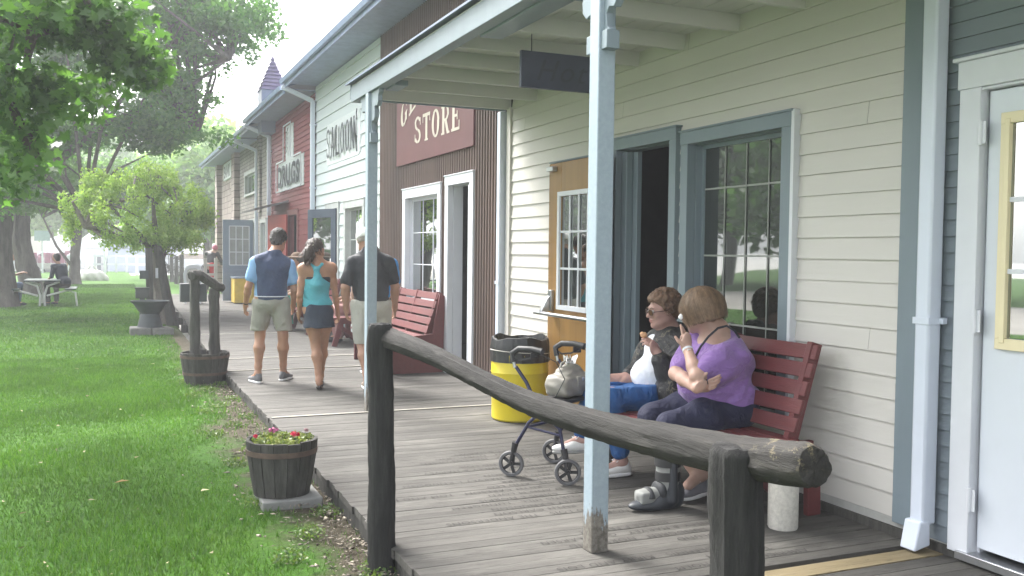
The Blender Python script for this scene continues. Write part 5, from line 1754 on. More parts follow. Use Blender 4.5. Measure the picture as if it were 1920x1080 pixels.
# second, leaning trunk behind
b2 = atz(62, 552, LAWNZ)
tree('leaning grey tree standing behind the big maple', b2,
     [b2 + up_(-.2), b2 + Vector((-.05, 0, .5)), aty(50, 500, b2.y), aty(40, 440, b2.y), aty(38, 380, b2.y), aty(10, 300, b2.y)], [.42, .34, .30, .27, .24, .18],
     [([aty(38, 390, b2.y), aty(80, 330, b2.y), aty(130, 280, b2.y)], .10, .03)],
     [(*aty(20, 370, b2.y), 1.0, 2, .7), (*aty(100, 350, b2.y + 1), 1.5, 2, .6), (*aty(60, 260, b2.y), 2.5, 3, 1.5)], 9000, .19, L_mid, seed=8, clumps=22, cr=.6)

# bright small tree beside the walk
b3 = atz(303, 607, LAWNZ)
b3 = Vector((b3.x, 20.2, LAWNZ))
tree('small bright green drooping tree with forked trunk beside the boardwalk', b3,
     [b3 + up_(-.2), b3 + Vector((0, 0, .4)), aty(300, 540, 20.2), aty(293, 500, 20.2), aty(296, 470, 20.2)], [.24, .19, .17, .17, .15],
     [([aty(296, 480, 20.2), aty(275, 455, 20.2), aty(240, 420, 20), aty(200, 380, 19.8)], .09, .02), ([aty(296, 480, 20.2), aty(320, 450, 20.4), aty(350, 400, 20.6)], .08, .02),
      ([aty(296, 480, 20.2), aty(290, 420, 20.3), aty(285, 350, 20.3)], .08, .02), ([aty(275, 455, 20.2), aty(215, 448, 20), aty(160, 425, 19.9)], .04, .01)],
     [(*aty(225, 385, 20), .85, .9, .55), (*aty(330, 385, 20.4), .75, .9, .55), (*aty(280, 340, 20.2), .75, .8, .38), (*aty(150, 405, 20), .50, .6, .42), (*aty(375, 405, 20.6), .42, .6, .42),
      (*aty(240, 450, 20), .55, .6, .22), (*aty(310, 440, 20), .45, .6, .26), (*aty(195, 345, 20.2), .55, .6, .30), (*aty(345, 450, 20), .4, .5, .2)],
     19000, .065, L_bright, seed=12, clumps=64, cr=.17, wide=.9, tall=1.5, droop=2.0, bark=BARK2)

# background trees
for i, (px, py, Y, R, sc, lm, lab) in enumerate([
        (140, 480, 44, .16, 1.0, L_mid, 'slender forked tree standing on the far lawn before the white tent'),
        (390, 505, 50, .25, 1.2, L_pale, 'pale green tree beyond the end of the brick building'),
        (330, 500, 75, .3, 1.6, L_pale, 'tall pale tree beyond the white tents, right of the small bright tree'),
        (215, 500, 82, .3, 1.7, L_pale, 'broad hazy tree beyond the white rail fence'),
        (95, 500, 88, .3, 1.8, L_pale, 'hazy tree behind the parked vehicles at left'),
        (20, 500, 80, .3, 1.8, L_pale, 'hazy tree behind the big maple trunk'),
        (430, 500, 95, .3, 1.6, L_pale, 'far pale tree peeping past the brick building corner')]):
    p = aty(px, 475, Y); p.z = LAWNZ if i == 0 else -.28
    h = (5.5 if i == 0 else 6.6) * sc
    a = Vector((p.x, p.y, 0))
    if i == 0:
        tree(lab, p, [p, p + up_(1.0), p + Vector((.1, 0, 2.2)), p + Vector((.2, 0, 3.3))], [.26, .2, .18, .14],
             [([p + Vector((.1, 0, 2.2)), p + Vector((-.8, 0, 3.4)), p + Vector((-1.7, 0, 4.0))], .09, .03), ([p + Vector((.05, 0, .5)), p + Vector((-.7, 0, 1.6)), p + Vector((-1.2, 0, 2.8))], .07, .03)],
             [(a.x, a.y, 4.2, 2.6, 2, 1.0), (a.x - 1.8, a.y, 3.9, 1.8, 2, .9), (a.x + 2.2, a.y, 4.4, 1.8, 2, 1.1)], 11000, .18, lm, seed=30 + i, clumps=26, cr=.6, bark=BARK)
    else:
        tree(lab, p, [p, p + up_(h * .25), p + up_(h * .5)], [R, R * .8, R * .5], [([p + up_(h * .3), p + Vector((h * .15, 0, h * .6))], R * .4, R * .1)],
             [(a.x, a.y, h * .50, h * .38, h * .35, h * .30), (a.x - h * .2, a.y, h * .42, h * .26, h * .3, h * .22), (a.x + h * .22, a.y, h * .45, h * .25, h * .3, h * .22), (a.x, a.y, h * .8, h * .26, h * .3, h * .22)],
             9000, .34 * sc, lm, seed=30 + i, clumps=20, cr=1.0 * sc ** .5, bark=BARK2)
# trees across the road: seen only as reflections in the window glass
for i, (x, y) in enumerate([(-24, 33), (-25, 44), (-24, 55), (-26, 68)]):
    p = Vector((x, y, -.19))
    tree(['dark tree across the road, nearest of the row of four', 'dark tree across the road, second of the row of four', 'dark tree across the road, third of the row of four', 'dark tree across the road, farthest of the row of four'][i],
         p, [p, p + up_(2.5), p + up_(5)], [.3, .25, .18], [([p + up_(3), p + Vector((1.2, 0, 5))], .1, .03)],
         [(x, y, 6.2, 4.2, 5.6, 3.6), (x + 1, y + 2, 4.0, 3.2, 4.6, 2.4), (x, y - 2, 9, 3.4, 4.6, 2.8)], 9000, .6, L_dark, seed=50 + i, clumps=30, cr=1.5)
# ================================================================== things by the small tree
def tree_things():
    M = M_postgrey
    a, b = atz(318, 606, LAWNZ), None
    g = wobble_tube([(a.x + .03, 19.7, LAWNZ - .05), (a.x - .10, 19.75, .55), (a.x - .26, 19.85, 1.45)], [.11, .09, .08], n=14, seg=20, seed=31, amp=.006)
    place_origin(tag(obj('leaning_timber', g, M), 'thick weathered timber leaning on the small bright tree', 'timber'), (a.x, 19.7, LAWNZ))
    p = aty(282, 600, 19.5)
    g = G(); q = aty(279, 465, 19.5); g.bar((p.x, 19.5, LAWNZ), (q.x, 19.5, q.z), .09, .13, up=(1, 0, 0))
    place_origin(tag(obj('plank', g, M, bevel=.006), 'upright grey plank in front of the small tree trunk', 'plank'), (p.x, 19.5, LAWNZ))
    c = aty(272, 515, 19.4)
    g = G(); g.box((c.x - .10, 19.3, c.z - .08), (c.x + .06, 19.42, c.z + .08))
    tag(obj('hanging_box', g, mat('black_iron', (.045, .052, .056))), 'small black box hung on the left of the grey plank', 'box')
    c = aty(294, 512, 19.6)
    g = G(); g.box((c.x - .025, 19.58, c.z - .10), (c.x + .025, 19.60, c.z + .10))
    tag(obj('thermometer', g, M_trimwhite), 'white strip thermometer fixed to the leaning timber', 'thermometer')
tree_things()

# ================================================================== picnic table
def picnic():
    Y = 27.0
    l, r_ = aty(44, 525, Y), aty(113, 525, Y)
    cx = (l.x + r_.x) / 2
    r = thing('picnic_table', 'dark topped picnic table on curved white metal legs under the maple', 'table', (cx, Y + .4, LAWNZ))
    M_t = mat('dark_green_table_top', (.04, .06, .06), .5); M_l = mat('white_pipe', (.55, .55, .55), .4)
    zt = l.z
    obj('tabletop', box((l.x, Y - .1, zt - .04), (r_.x, Y + 1.5, zt)), M_t, r, bevel=.01)
    for y in (Y + .1, Y + 1.2):
        for sg in (-1, 1):
            g = G(); g.tube([(cx + sg * .40, y, zt - .05), (cx + sg * .12, y, zt - .16), (cx + sg * .05, y, zt - .40), (cx + sg * .06, y, LAWNZ)], .028, 8); obj('leg', g, M_l, r)
    for sg, nm in ((-1, 1), (1, 1)):
        x = cx + sg * .66
        obj('seat', box((x - .14, Y - .05, .31), (x + .14, Y + 1.45, .35)), M_t, r, bevel=.01)
        g = G(); g.tube([(cx + sg * .1, Y + .1, .16), (cx + sg * .6, Y + .1, .30), (x + sg * .12, Y + .1, .24), (x + sg * .16, Y + .1, LAWNZ)], .025, 8); obj('leg', g, M_l, r)
    return cx, Y, zt
PT = picnic()

# ================================================================== far side of the lawn
def far():
    M_w = mat('white_canvas', (.88, .88, .88), .8, var=.03)
    def tent(label, x0, x1, Y, zt, ze, depth=6, m=M_w, name='tent', opening=True):
        cx = (x0 + x1) / 2
        r = thing(name, label, 'tent', (cx, Y, -.3))
        g = G(); g.prism([(x0, -.3), (x1, -.3), (x1, ze), (x0, ze)], (0, Y, 0), (1, 0, 0), (0, 0, 1), -.05)
        for x in (x0, x1): g.box((x - .03, Y + .051, -.3), (x + .03, Y + depth, ze))
        obj('wall', g, m, r, smooth=False)
        g = G(); V = [(x0 - .25, Y - .2, ze - .08), (cx, Y - .2, zt), (x1 + .25, Y - .2, ze - .08), (x0 - .25, Y + depth, ze - .08), (cx, Y + depth, zt), (x1 + .25, Y + depth, ze - .08)]
        g.add(V, [(0, 3, 4, 1), (1, 4, 5, 2), (0, 1, 2), (3, 5, 4)]); obj('roof', g, m, r, smooth=False)
        if opening: obj('door', box((cx + (x1 - x0) * .25, Y - .06, -.28), (cx + (x1 - x0) * .38, Y - .052, ze * .6)), mat('grey_opening', (.25, .26, .28)), r, smooth=False)
    a, b = aty(138, 440, 72), aty(196, 440, 72)
    tent('tall white gabled tent behind the slender tree', a.x, b.x, 72, aty(166, 437, 72).z, aty(190, 462, 72).z)
    a, b = aty(88, 440, 76), aty(137, 440, 76)
    tent('low white tent left of the tall gabled tent', a.x, b.x, 76, aty(110, 440, 76).z, aty(110, 450, 76).z, opening=False)
    a, b = aty(202, 460, 70), aty(278, 460, 70)
    tent('pale blue grey marquee behind the white rail fence', a.x, b.x, 70, aty(240, 452, 70).z, aty(240, 462, 70).z, m=mat('blue_grey_canvas', (.38, .43, .50), .8, var=.05), opening=False)
    a, b = aty(300, 455, 74), aty(345, 455, 74)
    tent('white tent seen right of the small bright tree', a.x, b.x, 74, aty(320, 445, 74).z, aty(320, 462, 74).z, opening=False)
    a, b = aty(345, 455, 85), aty(402, 455, 85)
    tent('long white tent beyond the end of the boardwalk', a.x, b.x, 85, aty(372, 445, 85).z, aty(372, 455, 85).z, opening=False)
    a, b = aty(28, 455, 90), aty(80, 455, 90)
    tent('white gabled shed far behind the big maple trunk', a.x, b.x, 90, aty(68, 436, 90).z, aty(68, 450, 90).z, opening=False)
    # white rail fence
    Y = 64.0
    x0, x1 = aty(178, 500, Y).x, aty(276, 500, Y).x
    f = thing('rail_fence', 'white two rail fence across the far end of the lawn', 'fence', (x0, Y, -.3))
    n = 5
    for i in range(n + 1):
        x = x0 + (x1 - x0) * i / n
        obj('post', box((x - .07, Y - .07, -.32), (x + .07, Y + .07, 1.02)), M_trimwhite, f)
    for z in (.40, .92):
        obj('rail', box((x0 - .1, Y - .11, z - .06), (x1 + .1, Y - .071, z + .06)), M_trimwhite, f)
    # boulders and planks
    rg = np.random.default_rng(2)
    p = atz(171, 526, LAWNZ)
    sd = SD(); sd.ell(p + up_(.18), (.62, .45, .34), k=.1).ell(p + Vector((.3, .1, .1)), (.5, .4, .25), k=.1).ell(p + Vector((-.3, 0, .1)), (.4, .35, .25), k=.1)
    sd.fn = lambda X, Y2, Z: .03 * np.sin(X * 7) * np.sin(Y2 * 9 + Z * 6) + .015 * np.sin(X * 19 + Z * 14)
    place_origin(tag(obj('boulder', sd.mesh(.05), mat('pale_boulder', (.58, .57, .55), .9, var=.2, vscale=4, bump=.4), angle=180), 'large pale boulder at the far end of the lawn', 'boulder'), p)
    for k, (px, d) in enumerate(((152, -1), (193, 1))):
        q = atz(px, 522, LAWNZ)
        g = G(); g.bar(q + up_(.02), q + Vector((-d * .42, .1, .62)), .35, .09, up=(d, 0, 1))
        place_origin(tag(obj('stone_slab', g, mat('pale_boulder', (.58, .57, .55)), bevel=.02), 'pale stone slab leaning on the %s of the far boulder' % ('left' if d < 0 else 'right'), 'stone slab', group='slabs leaning on the far boulder'), q)
    # lamp / parasol on pole
    q = aty(196, 460, 60)
    r = thing('lamp_post', 'white lamp post with flat head in front of the blue grey marquee', 'lamp post', (q.x, 60, -.3))
    obj('pole', G().tube([(q.x, 60, -.3), (q.x, 60, q.z)], .06, 8), M_trimwhite, r)
    obj('lamp_head', G().box((q.x - .35, 59.8, q.z), (q.x + .5, 60.2, q.z + .22)), M_trimwhite, r, bevel=.04)
    # notice board
    q = aty(79, 442, 62)
    r = thing('notice_board', 'grey green notice board on posts far behind the picnic table', 'sign', (q.x, 62, -.3))
    obj('panel', box((q.x - .42, 62, q.z - .3), (q.x + .42, 62.06, q.z + .3)), mat('grey_green_panel', (.22, .30, .30)), r)
    for s in (-.05, ): obj('post', box((q.x + s, 62.07, -.3), (q.x + s + .1, 62.15, q.z + .25)), M_trimwhite, r)
    # parked vehicles
    def car(label, px, Y, col, L=4.4, h=1.5, cat='car', truck=False):
        c = aty(px, 490, Y)
        r = thing('parked_' + cat, label, cat, (c.x, Y, -.3), group='vehicles parked beyond the lawn')
        m = mat('car_paint_%d' % int(px), col, .3, var=.02, coat=.5)
        x0 = c.x - L / 2
        if truck:
            pr = [(0, .35), (L, .35), (L, 1.0), (L * .60, 1.05), (L * .60, 1.75), (L * .33, 1.78), (L * .25, 1.1), (0, .98)]
        else:
            pr = [(0, .3), (L, .3), (L, .85), (L * .9, .98), (L * .78, 1.42), (L * .4, 1.45), (L * .25, 1.0), (.03, .85)]
        obj('body', G().prism(pr, (x0, Y + .85, -.3), (1, 0, 0), (0, 0, 1), 1.7), m, r, bevel=.05)
        gl = [(L * .36, 1.05), (L * .57, 1.08), (L * .57, 1.6), (L * .38, 1.62)] if truck else [(L * .30, 1.0), (L * .84, 1.0), (L * .75, 1.36), (L * .42, 1.38)]
        obj('window', G().prism(gl, (x0, Y - .852, -.3), (1, 0, 0), (0, 0, 1), .01), M_glass, r, smooth=False)
        for t in (.18, .8):
            w = G().tube([(x0 + L * t, Y - .87, .03), (x0 + L * t, Y - .65, .03)], .33, 18); wo = obj('wheel', w, M_black, r)
            obj('rim', G().tube([(x0 + L * t, Y - .885, .03), (x0 + L * t, Y - .871, .03)], .19, 14), M_steel, wo)
    car('white pickup truck parked behind the leaning tree', 40, 66, (.6, .62, .65), 5.2, truck=True, cat='truck')
    car('silver car parked far off behind the picnic table', 92, 70, (.45, .46, .48))
    car('white car parked behind the lamp post and fence', 233, 80, (.7, .7, .7))
    car('pale car parked right of the small bright tree', 348, 72, (.55, .57, .6))
    # trailer with maroon bales
    q = aty(98, 495, 64)
    r = thing('trailer', 'flat grey trailer loaded with maroon goods beyond the lawn', 'trailer', (q.x, 64, -.3))
    obj('bed', box((q.x - 1.6, 63.4, .1), (q.x + 1.3, 65, .45)), mat('grey_trailer', (.35, .33, .32)), r)
    for k in (-.9, .7): obj('wheel', G().tube([(q.x + k, 63.2, .0), (q.x + k, 63.39, .0)], .3, 14), M_black, r)
    rr = random.Random(6)
    for k in range(7):
        x = q.x - 1.4 + .38 * k
        h = rr.uniform(.4, .9)
        g = G().obox((x, 64, .452 + h / 2), (.34, .5, h), Matrix.Rotation(rr.uniform(-.2, .2), 3, 'Z'))
        lab = ['maroon crate at the left end of the trailer', 'maroon crate, second from the left on the trailer', 'maroon crate, third from the left on the trailer', 'maroon crate in the middle of the trailer', 'maroon crate, third from the right on the trailer', 'maroon crate, second from the right on the trailer', 'maroon crate at the right end of the trailer'][k]
        place_origin(tag(obj('crate', g, mat('maroon_crate', (.25, .08, .12), .7, var=.3), bevel=.04), lab, 'crate', 'maroon crates on the trailer'), (x, 64, .452))
    # grey posts on the grass right of the small tree, and a wagon wheel
    for k, (px, py0, py1, Y) in enumerate(((322, 476, 513, 46), (331, 481, 518, 43), (341, 478, 522, 40))):
        a, b = aty(px, py0, Y), aty(px, py1, Y)
        g = wobble_tube([(a.x, Y, LAWNZ), (a.x, Y, a.z)], [.10, .09], n=10, seg=8, seed=k)
        place_origin(tag(obj('fence_post', g, M_postgrey), ['grey fence post, farthest of three right of the small tree', 'grey fence post, middle of three right of the small tree', 'grey fence post, nearest of three right of the small tree'][k], 'post', 'grey posts on the far grass'), (a.x, Y, LAWNZ))
    c = aty(316, 503, 48); 
    r = thing('wagon_wheel', 'old grey wagon wheel half hidden among the far posts', 'wheel', (c.x, 48, LAWNZ))
    R0 = .62
    cc = Vector((c.x, 48, LAWNZ + R0 + .04))
    obj('rim', G().ring(cc, R0, .04, axis=(0.2, 1, 0), n=30, k=6), M_postgrey, r)
    g = G()
    for k in range(12):
        a = 2 * PI * k / 12; g.tube([cc, cc + Vector((math.cos(a) * R0, -math.cos(a) * R0 * .2, math.sin(a) * R0))], .018, 5)
    g.tube([cc - Vector((0, .1, 0)), cc + Vector((0, .1, 0))], .08, 10)
    obj('spokes', g, M_postgrey, r)
    # white rounded chair near the walk
    c0 = aty(362, 540, 25.5)
    x = c0.x
    r = thing('chair', 'white moulded high backed chair on the boardwalk by the far end', 'chair', (x, 25.5, 0))
    g = G()
    pr = [(-.21, .35), (.21, .35), (.24, .8), (.19, .98), (.10, 1.04), (-.10, 1.04), (-.19, .98), (-.24, .8)]
    g.prism(pr, (x, 25.5, -.02), (1, 0, 0), (0, 0, 1), .03); obj('backrest', g, M_trimwhite, r, bevel=.015)
    g = G().prism([(u * .72, .42 + (v - .35) * .72) for u, v in pr], (x, 25.46, 0), (1, 0, 0), (0, 0, 1), .006); obj('panel', g, mat('grey_panel', (.42, .42, .41)), r)
    obj('seat', box((x - .23, 25.53, .36), (x + .23, 25.95, .41)), M_trimwhite, r, bevel=.02)
    for dx in (-.2, .17):
        for yy in (25.53, 25.9): obj('leg', box((x + dx, yy, .0), (x + dx + .035, yy + .035, .359)), M_trimwhite, r)
    # white post and rail by the building's end
    c = aty(398, 520, 29.0)
    r = thing('gate', 'small pale gate against the end of the brick building', 'gate', (c.x, 29.6, 0))
    for dx in (-.18, .12): obj('post', box((c.x + dx, 29.6, 0), (c.x + dx + .09, 29.68, 1.15)), mat('pale_wood', (.45, .43, .40), .8, var=.15), r)
    for z in (.35, .62, .9): obj('rail', box((c.x - .16, 29.58, z), (c.x + .17, 29.598, z + .07)), mat('pale_wood', (.45, .43, .40)), r)
    # yellow cabinet under the blue door shelf
    c = aty(462, 545, 25.6)
    r = thing('cabinet', 'small yellow cabinet standing beside the open slate blue door', 'cabinet', (3.25, 25.5, 0))
    obj('body', box((3.05, 25.2, .02), (3.55, 25.9, .66)), mat('yellow_cabinet', (.60, .42, .06), .5), r, bevel=.01)
    obj('top', box((3.03, 25.18, .662), (3.57, 25.92, .70)), mat('slate_blue_door', (.2, .245, .31)), r, bevel=.005)
    obj('door', box((3.08, 25.188, .06), (3.52, 25.199, .62)), mat('yellow_cabinet', (.60, .42, .06)), r)
far()
# ================================================================== people
def skin(name, c):
    if name in MATS: return MATS[name]
    m = mat(name, c, .5, var=.10, vscale=14, bump=.10, bscale=120, spec=.35)
    b = m.node_tree.nodes['Principled BSDF']
    b.inputs['Subsurface Weight'].default_value = .12
    b.inputs['Subsurface Radius'].default_value = (.02, .008, .004)
    return m
SK_tan = skin('tanned_skin', (.33, .18, .115)); SK_fair = skin('fair_skin', (.42, .27, .215)); SK_mid = skin('warm_skin', (.36, .205, .145))
def npR(M): return np.array([list(r) for r in M])
def head_sd(sd, c, F, s=1.0, face=True, nose=1.0):
    r, f, u = F.col[0], F.col[1], F.col[2]
    c = Vector(c); R = npR(F)
    P = lambda a, b, d: c + (r * a + f * b + u * d) * s
    E = lambda p, q, k=.02, sub=False: sd.ell(p, [x * s for x in q], R, k=k * s, sub=sub)
    E(P(0, -.012, .025), (.074, .094, .096), .03)
    E(P(0, .030, -.030), (.060, .066, .085), .03)
    E(P(0, .052, -.082), (.040, .036, .030), .03)
    E(P(0, .082, -.100), (.018, .015, .014), .02)
    E(P(.040, .03, -.075), (.020, .035, .022), .03); E(P(-.040, .03, -.075), (.020, .035, .022), .03)
    if face:
        sd.cone(P(-.030, .082, .022), P(.030, .082, .022), .012 * s, k=.018 * s)
        for q in (-1, 1):
            E(P(q * .031, .101, .002), (.017, .014, .011), .012, True)
            E(P(q * .031, .083, .000), (.013, .012, .009), .003)
            E(P(q * .038, .074, -.030), (.020, .018, .018), .025)
        sd.cone(P(0, .090, .008), P(0, .112 * nose, -.028), .008 * s, .0125 * s, k=.012 * s)
        for q in (-1, 1): E(P(q * .011, .103, -.034), (.008, .009, .007), .006)
        E(P(0, .094, -.058), (.023, .010, .0065), .006); E(P(0, .092, -.069), (.019, .010, .0065), .006)
        sd.cone(P(-.020, .106, -.0635), P(.020, .106, -.0635), .0022 * s, k=.003, sub=True)
    for q in (-1, 1):
        E(P(q * .077, -.004, -.006), (.007, .017, .028), .008); E(P(q * .083, .000, -.004), (.004, .009, .017), .004, True)
def hand_sd(sd, w, d, pn, side, curl=.5, s=1.0, spread=.15, thumb=.6, curls=None):
    w, d, pn, side = Vector(w), Vector(d).normalized(), Vector(pn).normalized(), Vector(side).normalized()
    R = npR(Matrix((side, d, pn)).transposed())
    sd.ell(w + d * .046 * s, [.037 * s, .052 * s, .0165 * s], R, k=.012)
    sd.ell(w + d * .030 * s + side * .024 * s + pn * .008 * s, [.017 * s, .030 * s, .014 * s], R, k=.01)
    sd.cone(w, w + d * .03 * s, .023 * s, .022 * s, k=.02)
    L = (.072, .080, .074, .058)
    for i, o in enumerate((.0275, .0095, -.0090, -.0260)):
        p = w + (d * (.086 - abs(o) * .25) + side * o) * s
        cu = (curls[i] if curls else curl)
        dr = (d + side * o * spread * 12).normalized()
        ax = dr.cross(pn).normalized()
        r0 = .0088 * s * (.88 if i == 3 else 1)
        for k in range(3):
            dr = Matrix.Rotation(cu * (.9, 1.1, .8)[k], 3, ax) @ dr
            q = p + dr * L[i] * s * (.45, .31, .24)[k]
            sd.cone(p, q, r0, r0 * .93, k=.003); p, r0 = q, r0 * .93
    p = w + (d * .022 + side * .030) * s
    dr = (d * .75 + side * .75 + pn * thumb * .6).normalized()
    for k in range(2):
        q = p + dr * (.036, .030)[k] * s
        sd.cone(p, q, (.0115, .0100)[k] * s, (.0100, .0085)[k] * s, k=.006); p = q
        dr = (dr - side * .35 * thumb + d * .2).normalized()
def folds(a=.004, f=22, seed=0, dirv=(0, 0, 1)):
    o = seed * 1.7
    def fn(X, Y, Z):
        return a * (np.sin(f * Z + 7 * np.sin(X * 6 + o) + 5 * np.sin(Y * 7)) * .5 + np.sin(f * .6 * (X + Y) + 9 * np.sin(Z * 5 + o)) * .45 + .3 * np.sin(f * 1.9 * Z + f * 1.2 * X + 4 * np.sin(Y * 11 + o)))
    return fn
def shoe(root, ank, toe_dir, m, ms, s=1.0, local=False, low=True, z0=0.0, name='shoe', tilt=0.0, L=.27, lace=None, h=.006):
    """a shoe with its sole; ank is the ankle point"""
    a = Vector(ank); d = Vector(toe_dir).normalized(); side = d.cross(Vector((0, 0, 1))).normalized(); u = side.cross(d).normalized()
    R = npR(Matrix((side, d, u)).transposed())
    b = a + Vector((0, 0, 0)) ; b = Vector((a.x, a.y, z0)) if tilt == 0 and abs(d.z) < .01 else a - u * .085 * s
    sd = SD()
    sd.ell(b + d * .03 * s + u * .050 * s, [.040 * s, .075 * s, .042 * s], R, k=.03)
    sd.ell(b + d * .125 * s + u * .036 * s, [.044 * s, .085 * s, .028 * s], R, k=.03)
    sd.ell(b - d * .035 * s + u * .045 * s, [.033 * s, .035 * s, .045 * s], R, k=.02)
    sd.cone(b + u * .05 * s, b + u * .088 * s - d * .01, .036 * s, .037 * s, k=.02)
    sd.cone(b + u * .10 * s - d * .008, b + u * .15 * s - d * .008, .030 * s, .034 * s, k=.004, sub=True)
    sd.cut(b + u * .012 * s, -u)
    o = obj(name, sd.mesh(h, .02), m, root, angle=180, local=local)
    sl = SD()
    sl.ell(b + d * .115 * s + u * .012, [.047 * s, .092 * s, .022], R, k=.02); sl.ell(b - d * .02 * s + u * .012, [.038 * s, .055 * s, .022], R, k=.03)
    sl.cone(b + d * .02 * s + u * .012, b + d * .06 * s + u * .012, .035 * s, .04 * s, k=.02)
    sl.cut(b + u * .026, u); sl.cut(b + u * .001, -u)
    obj('sole', sl.mesh(h, .02), ms, o, angle=180, local=local)
    if lace:
        g = G()
        for k in range(4):
            q = b + d * (.055 + .026 * k) * s + u * (.086 - .011 * k) * s
            g.tube([q - side * .022 * s - u * .006, q + u * .006, q + side * .022 * s - u * .006], .0028, 6)
        for sg in (-1, 1): g.tube([b + d * .05 * s + u * .095 * s, b + d * .03 * s + u * .115 * s + side * .02 * sg, b + d * .055 * s + u * .10 * s + side * .035 * sg, b + d * .05 * s + u * .094 * s], .0025, 6)
        obj('lace', g, lace, o, local=local)
    return o
def strands(name, m, parent, fn, n, w=.0035, seg=7, seed=1, local=False):
    """ribbons of hair: fn(i, rng) -> list of seg points and an outward vector"""
    rr = random.Random(seed)
    V, F = [], []
    for i in range(n):
        pts, out = fn(i, rr)
        k = len(pts)
        b = len(V)
        for j, p in enumerate(pts):
            t = (pts[min(j + 1, k - 1)] - pts[max(j - 1, 0)]).normalized()
            s = t.cross(out if not isinstance(out, list) else out[j]).normalized() * w * (1 - .6 * j / (k - 1)) * .5
            V += [p - s, p + s]
        for j in range(k - 1):
            F.append((b + 2 * j, b + 2 * j + 1, b + 2 * j + 3, b + 2 * j + 2))
    return obj(name, (V, F), m, parent, local=local)

def tufts(parent, m, hd, F, n, rad, off, keep, L=.03, w=.003, curl=.5, fall=.6, seed=1, local=False):
    def fn(i, rr):
        while True:
            d = Vector((rr.gauss(0, 1), rr.gauss(0, 1), rr.gauss(0, 1))).normalized()
            p = Vector((d.x * rad[0] + off[0], d.y * rad[1] + off[1], d.z * rad[2] + off[2]))
            if keep(p): break
        out = (F @ d).normalized()
        t = (Vector((rr.gauss(0, .5), rr.gauss(0, .5), -fall)) + d * .25); t -= d * t.dot(d) * .8
        t = (F @ t).normalized() if t.length > 1e-4 else out
        q = hd + F @ p; pts = [q]
        ax = out
        for j in range(4):
            t = (Matrix.Rotation(curl * rr.uniform(-1, 1), 3, ax) @ t + out * (.18 if j < 1 else -.12)).normalized()
            q = q + t * L / 4 * rr.uniform(.7, 1.3); pts.append(q.copy())
        return pts, out
    o = strands('hair_strand', m, parent, fn, n, w=w, seed=seed, local=local)
    o['kind'] = 'stuff'
    return o

# ------------------------------------------------------------------ walkers seen from behind (local frame: x right, y ahead, z up)
def walker(name, label, px, py, heading, J, skin_m, sc=1.0, h=.0065, hair=None, build=None, zoff=0.0):
    p = atz(px, py)
    r = thing(name, label, 'person', (p.x, p.y, 0), heading)
    V = lambda k: Vector(J[k])
    sd = SD()
    HF = frame(J.get('look', (0, 1, -.2)), (0, 0, 1))
    head_sd(sd, V('head'), HF, J.get('hs', 1.0))
    sd.cone(V('head') - HF.col[2] * .05 - HF.col[1] * .02, V('neck'), .050 * sc, .058 * sc, k=.04)
    for q in 'LR': sd.cone(V('neck') + Vector((0, 0, -.015)), V('sh' + q) * .8 + V('neck') * .2 + Vector((0, 0, -.01)), .046 * sc, .050 * sc, k=.05)
    sw = J.get('w', 1.0)
    bR = npR(Matrix.Rotation(J.get('twist', 0), 3, 'Z'))
    c = (V('shL') + V('shR')) / 2
    sd.cone(V('shL'), V('shR'), .058 * sc, k=.06); sd.ell(c + Vector((0, 0, -.10)), [.155 * sw, .098 * sw, .17], bR, k=.06)
    w = V('waist'); sd.ell(w, [.132 * sw, .090 * sw, .14], bR, k=.06)
    hp = (V('hipL') + V('hipR')) / 2; sd.ell(hp + Vector((0, -.01, .02)), [.160 * sw, .112 * sw, .12], bR, k=.05)
    for q in 'LR':
        a = J.get('arm', 1.0)
        sd.chain([V('sh' + q), V('sh' + q) * .5 + V('el' + q) * .5, V('el' + q)], [.050 * a, .046 * a, .037 * a], k=.03)
        m = V('el' + q) * .7 + V('wr' + q) * .3
        sd.chain([V('el' + q), m, V('wr' + q)], [.037 * a, .038 * a, .025 * a], k=.02)
        d = (V('wr' + q) - V('el' + q)).normalized()
        sg = -1 if q == 'L' else 1
        inn = Vector((-sg, .1, 0)); inn = (inn - d * inn.dot(d)).normalized()
        hand_sd(sd, V('wr' + q), d + Vector((0, .12, 0)), inn, (Vector((-.1 * sg, 1, 0)) - d * d.y).normalized(), curl=.38, s=J.get('hand', 1.0))
        l = J.get('leg', 1.0)
        k0, an = V('kn' + q), V('an' + q)
        sd.chain([V('hip' + q), V('hip' + q) * .5 + k0 * .5, k0], [.088 * l, .075 * l, .052 * l], k=.03)
        t = (k0 * .68 + an * .32) + Vector((0, -.018, 0))
        sd.chain([k0, t, k0 * .2 + an * .8, an], [.050 * l, .056 * l, .034 * l, .033 * l], k=.03)
        fd = Vector(J['toe' + q]).normalized()
        sd.cone(an, an + fd * .12 - Vector((0, 0, .045)), .034, .028, k=.03)
        sd.ell(an - fd * .02 - Vector((0, 0, .035)), (.03, .03, .03), k=.02)
    obj('body', sd.mesh(h), skin_m, r, angle=180, local=True)
    return r, V, HF, bR
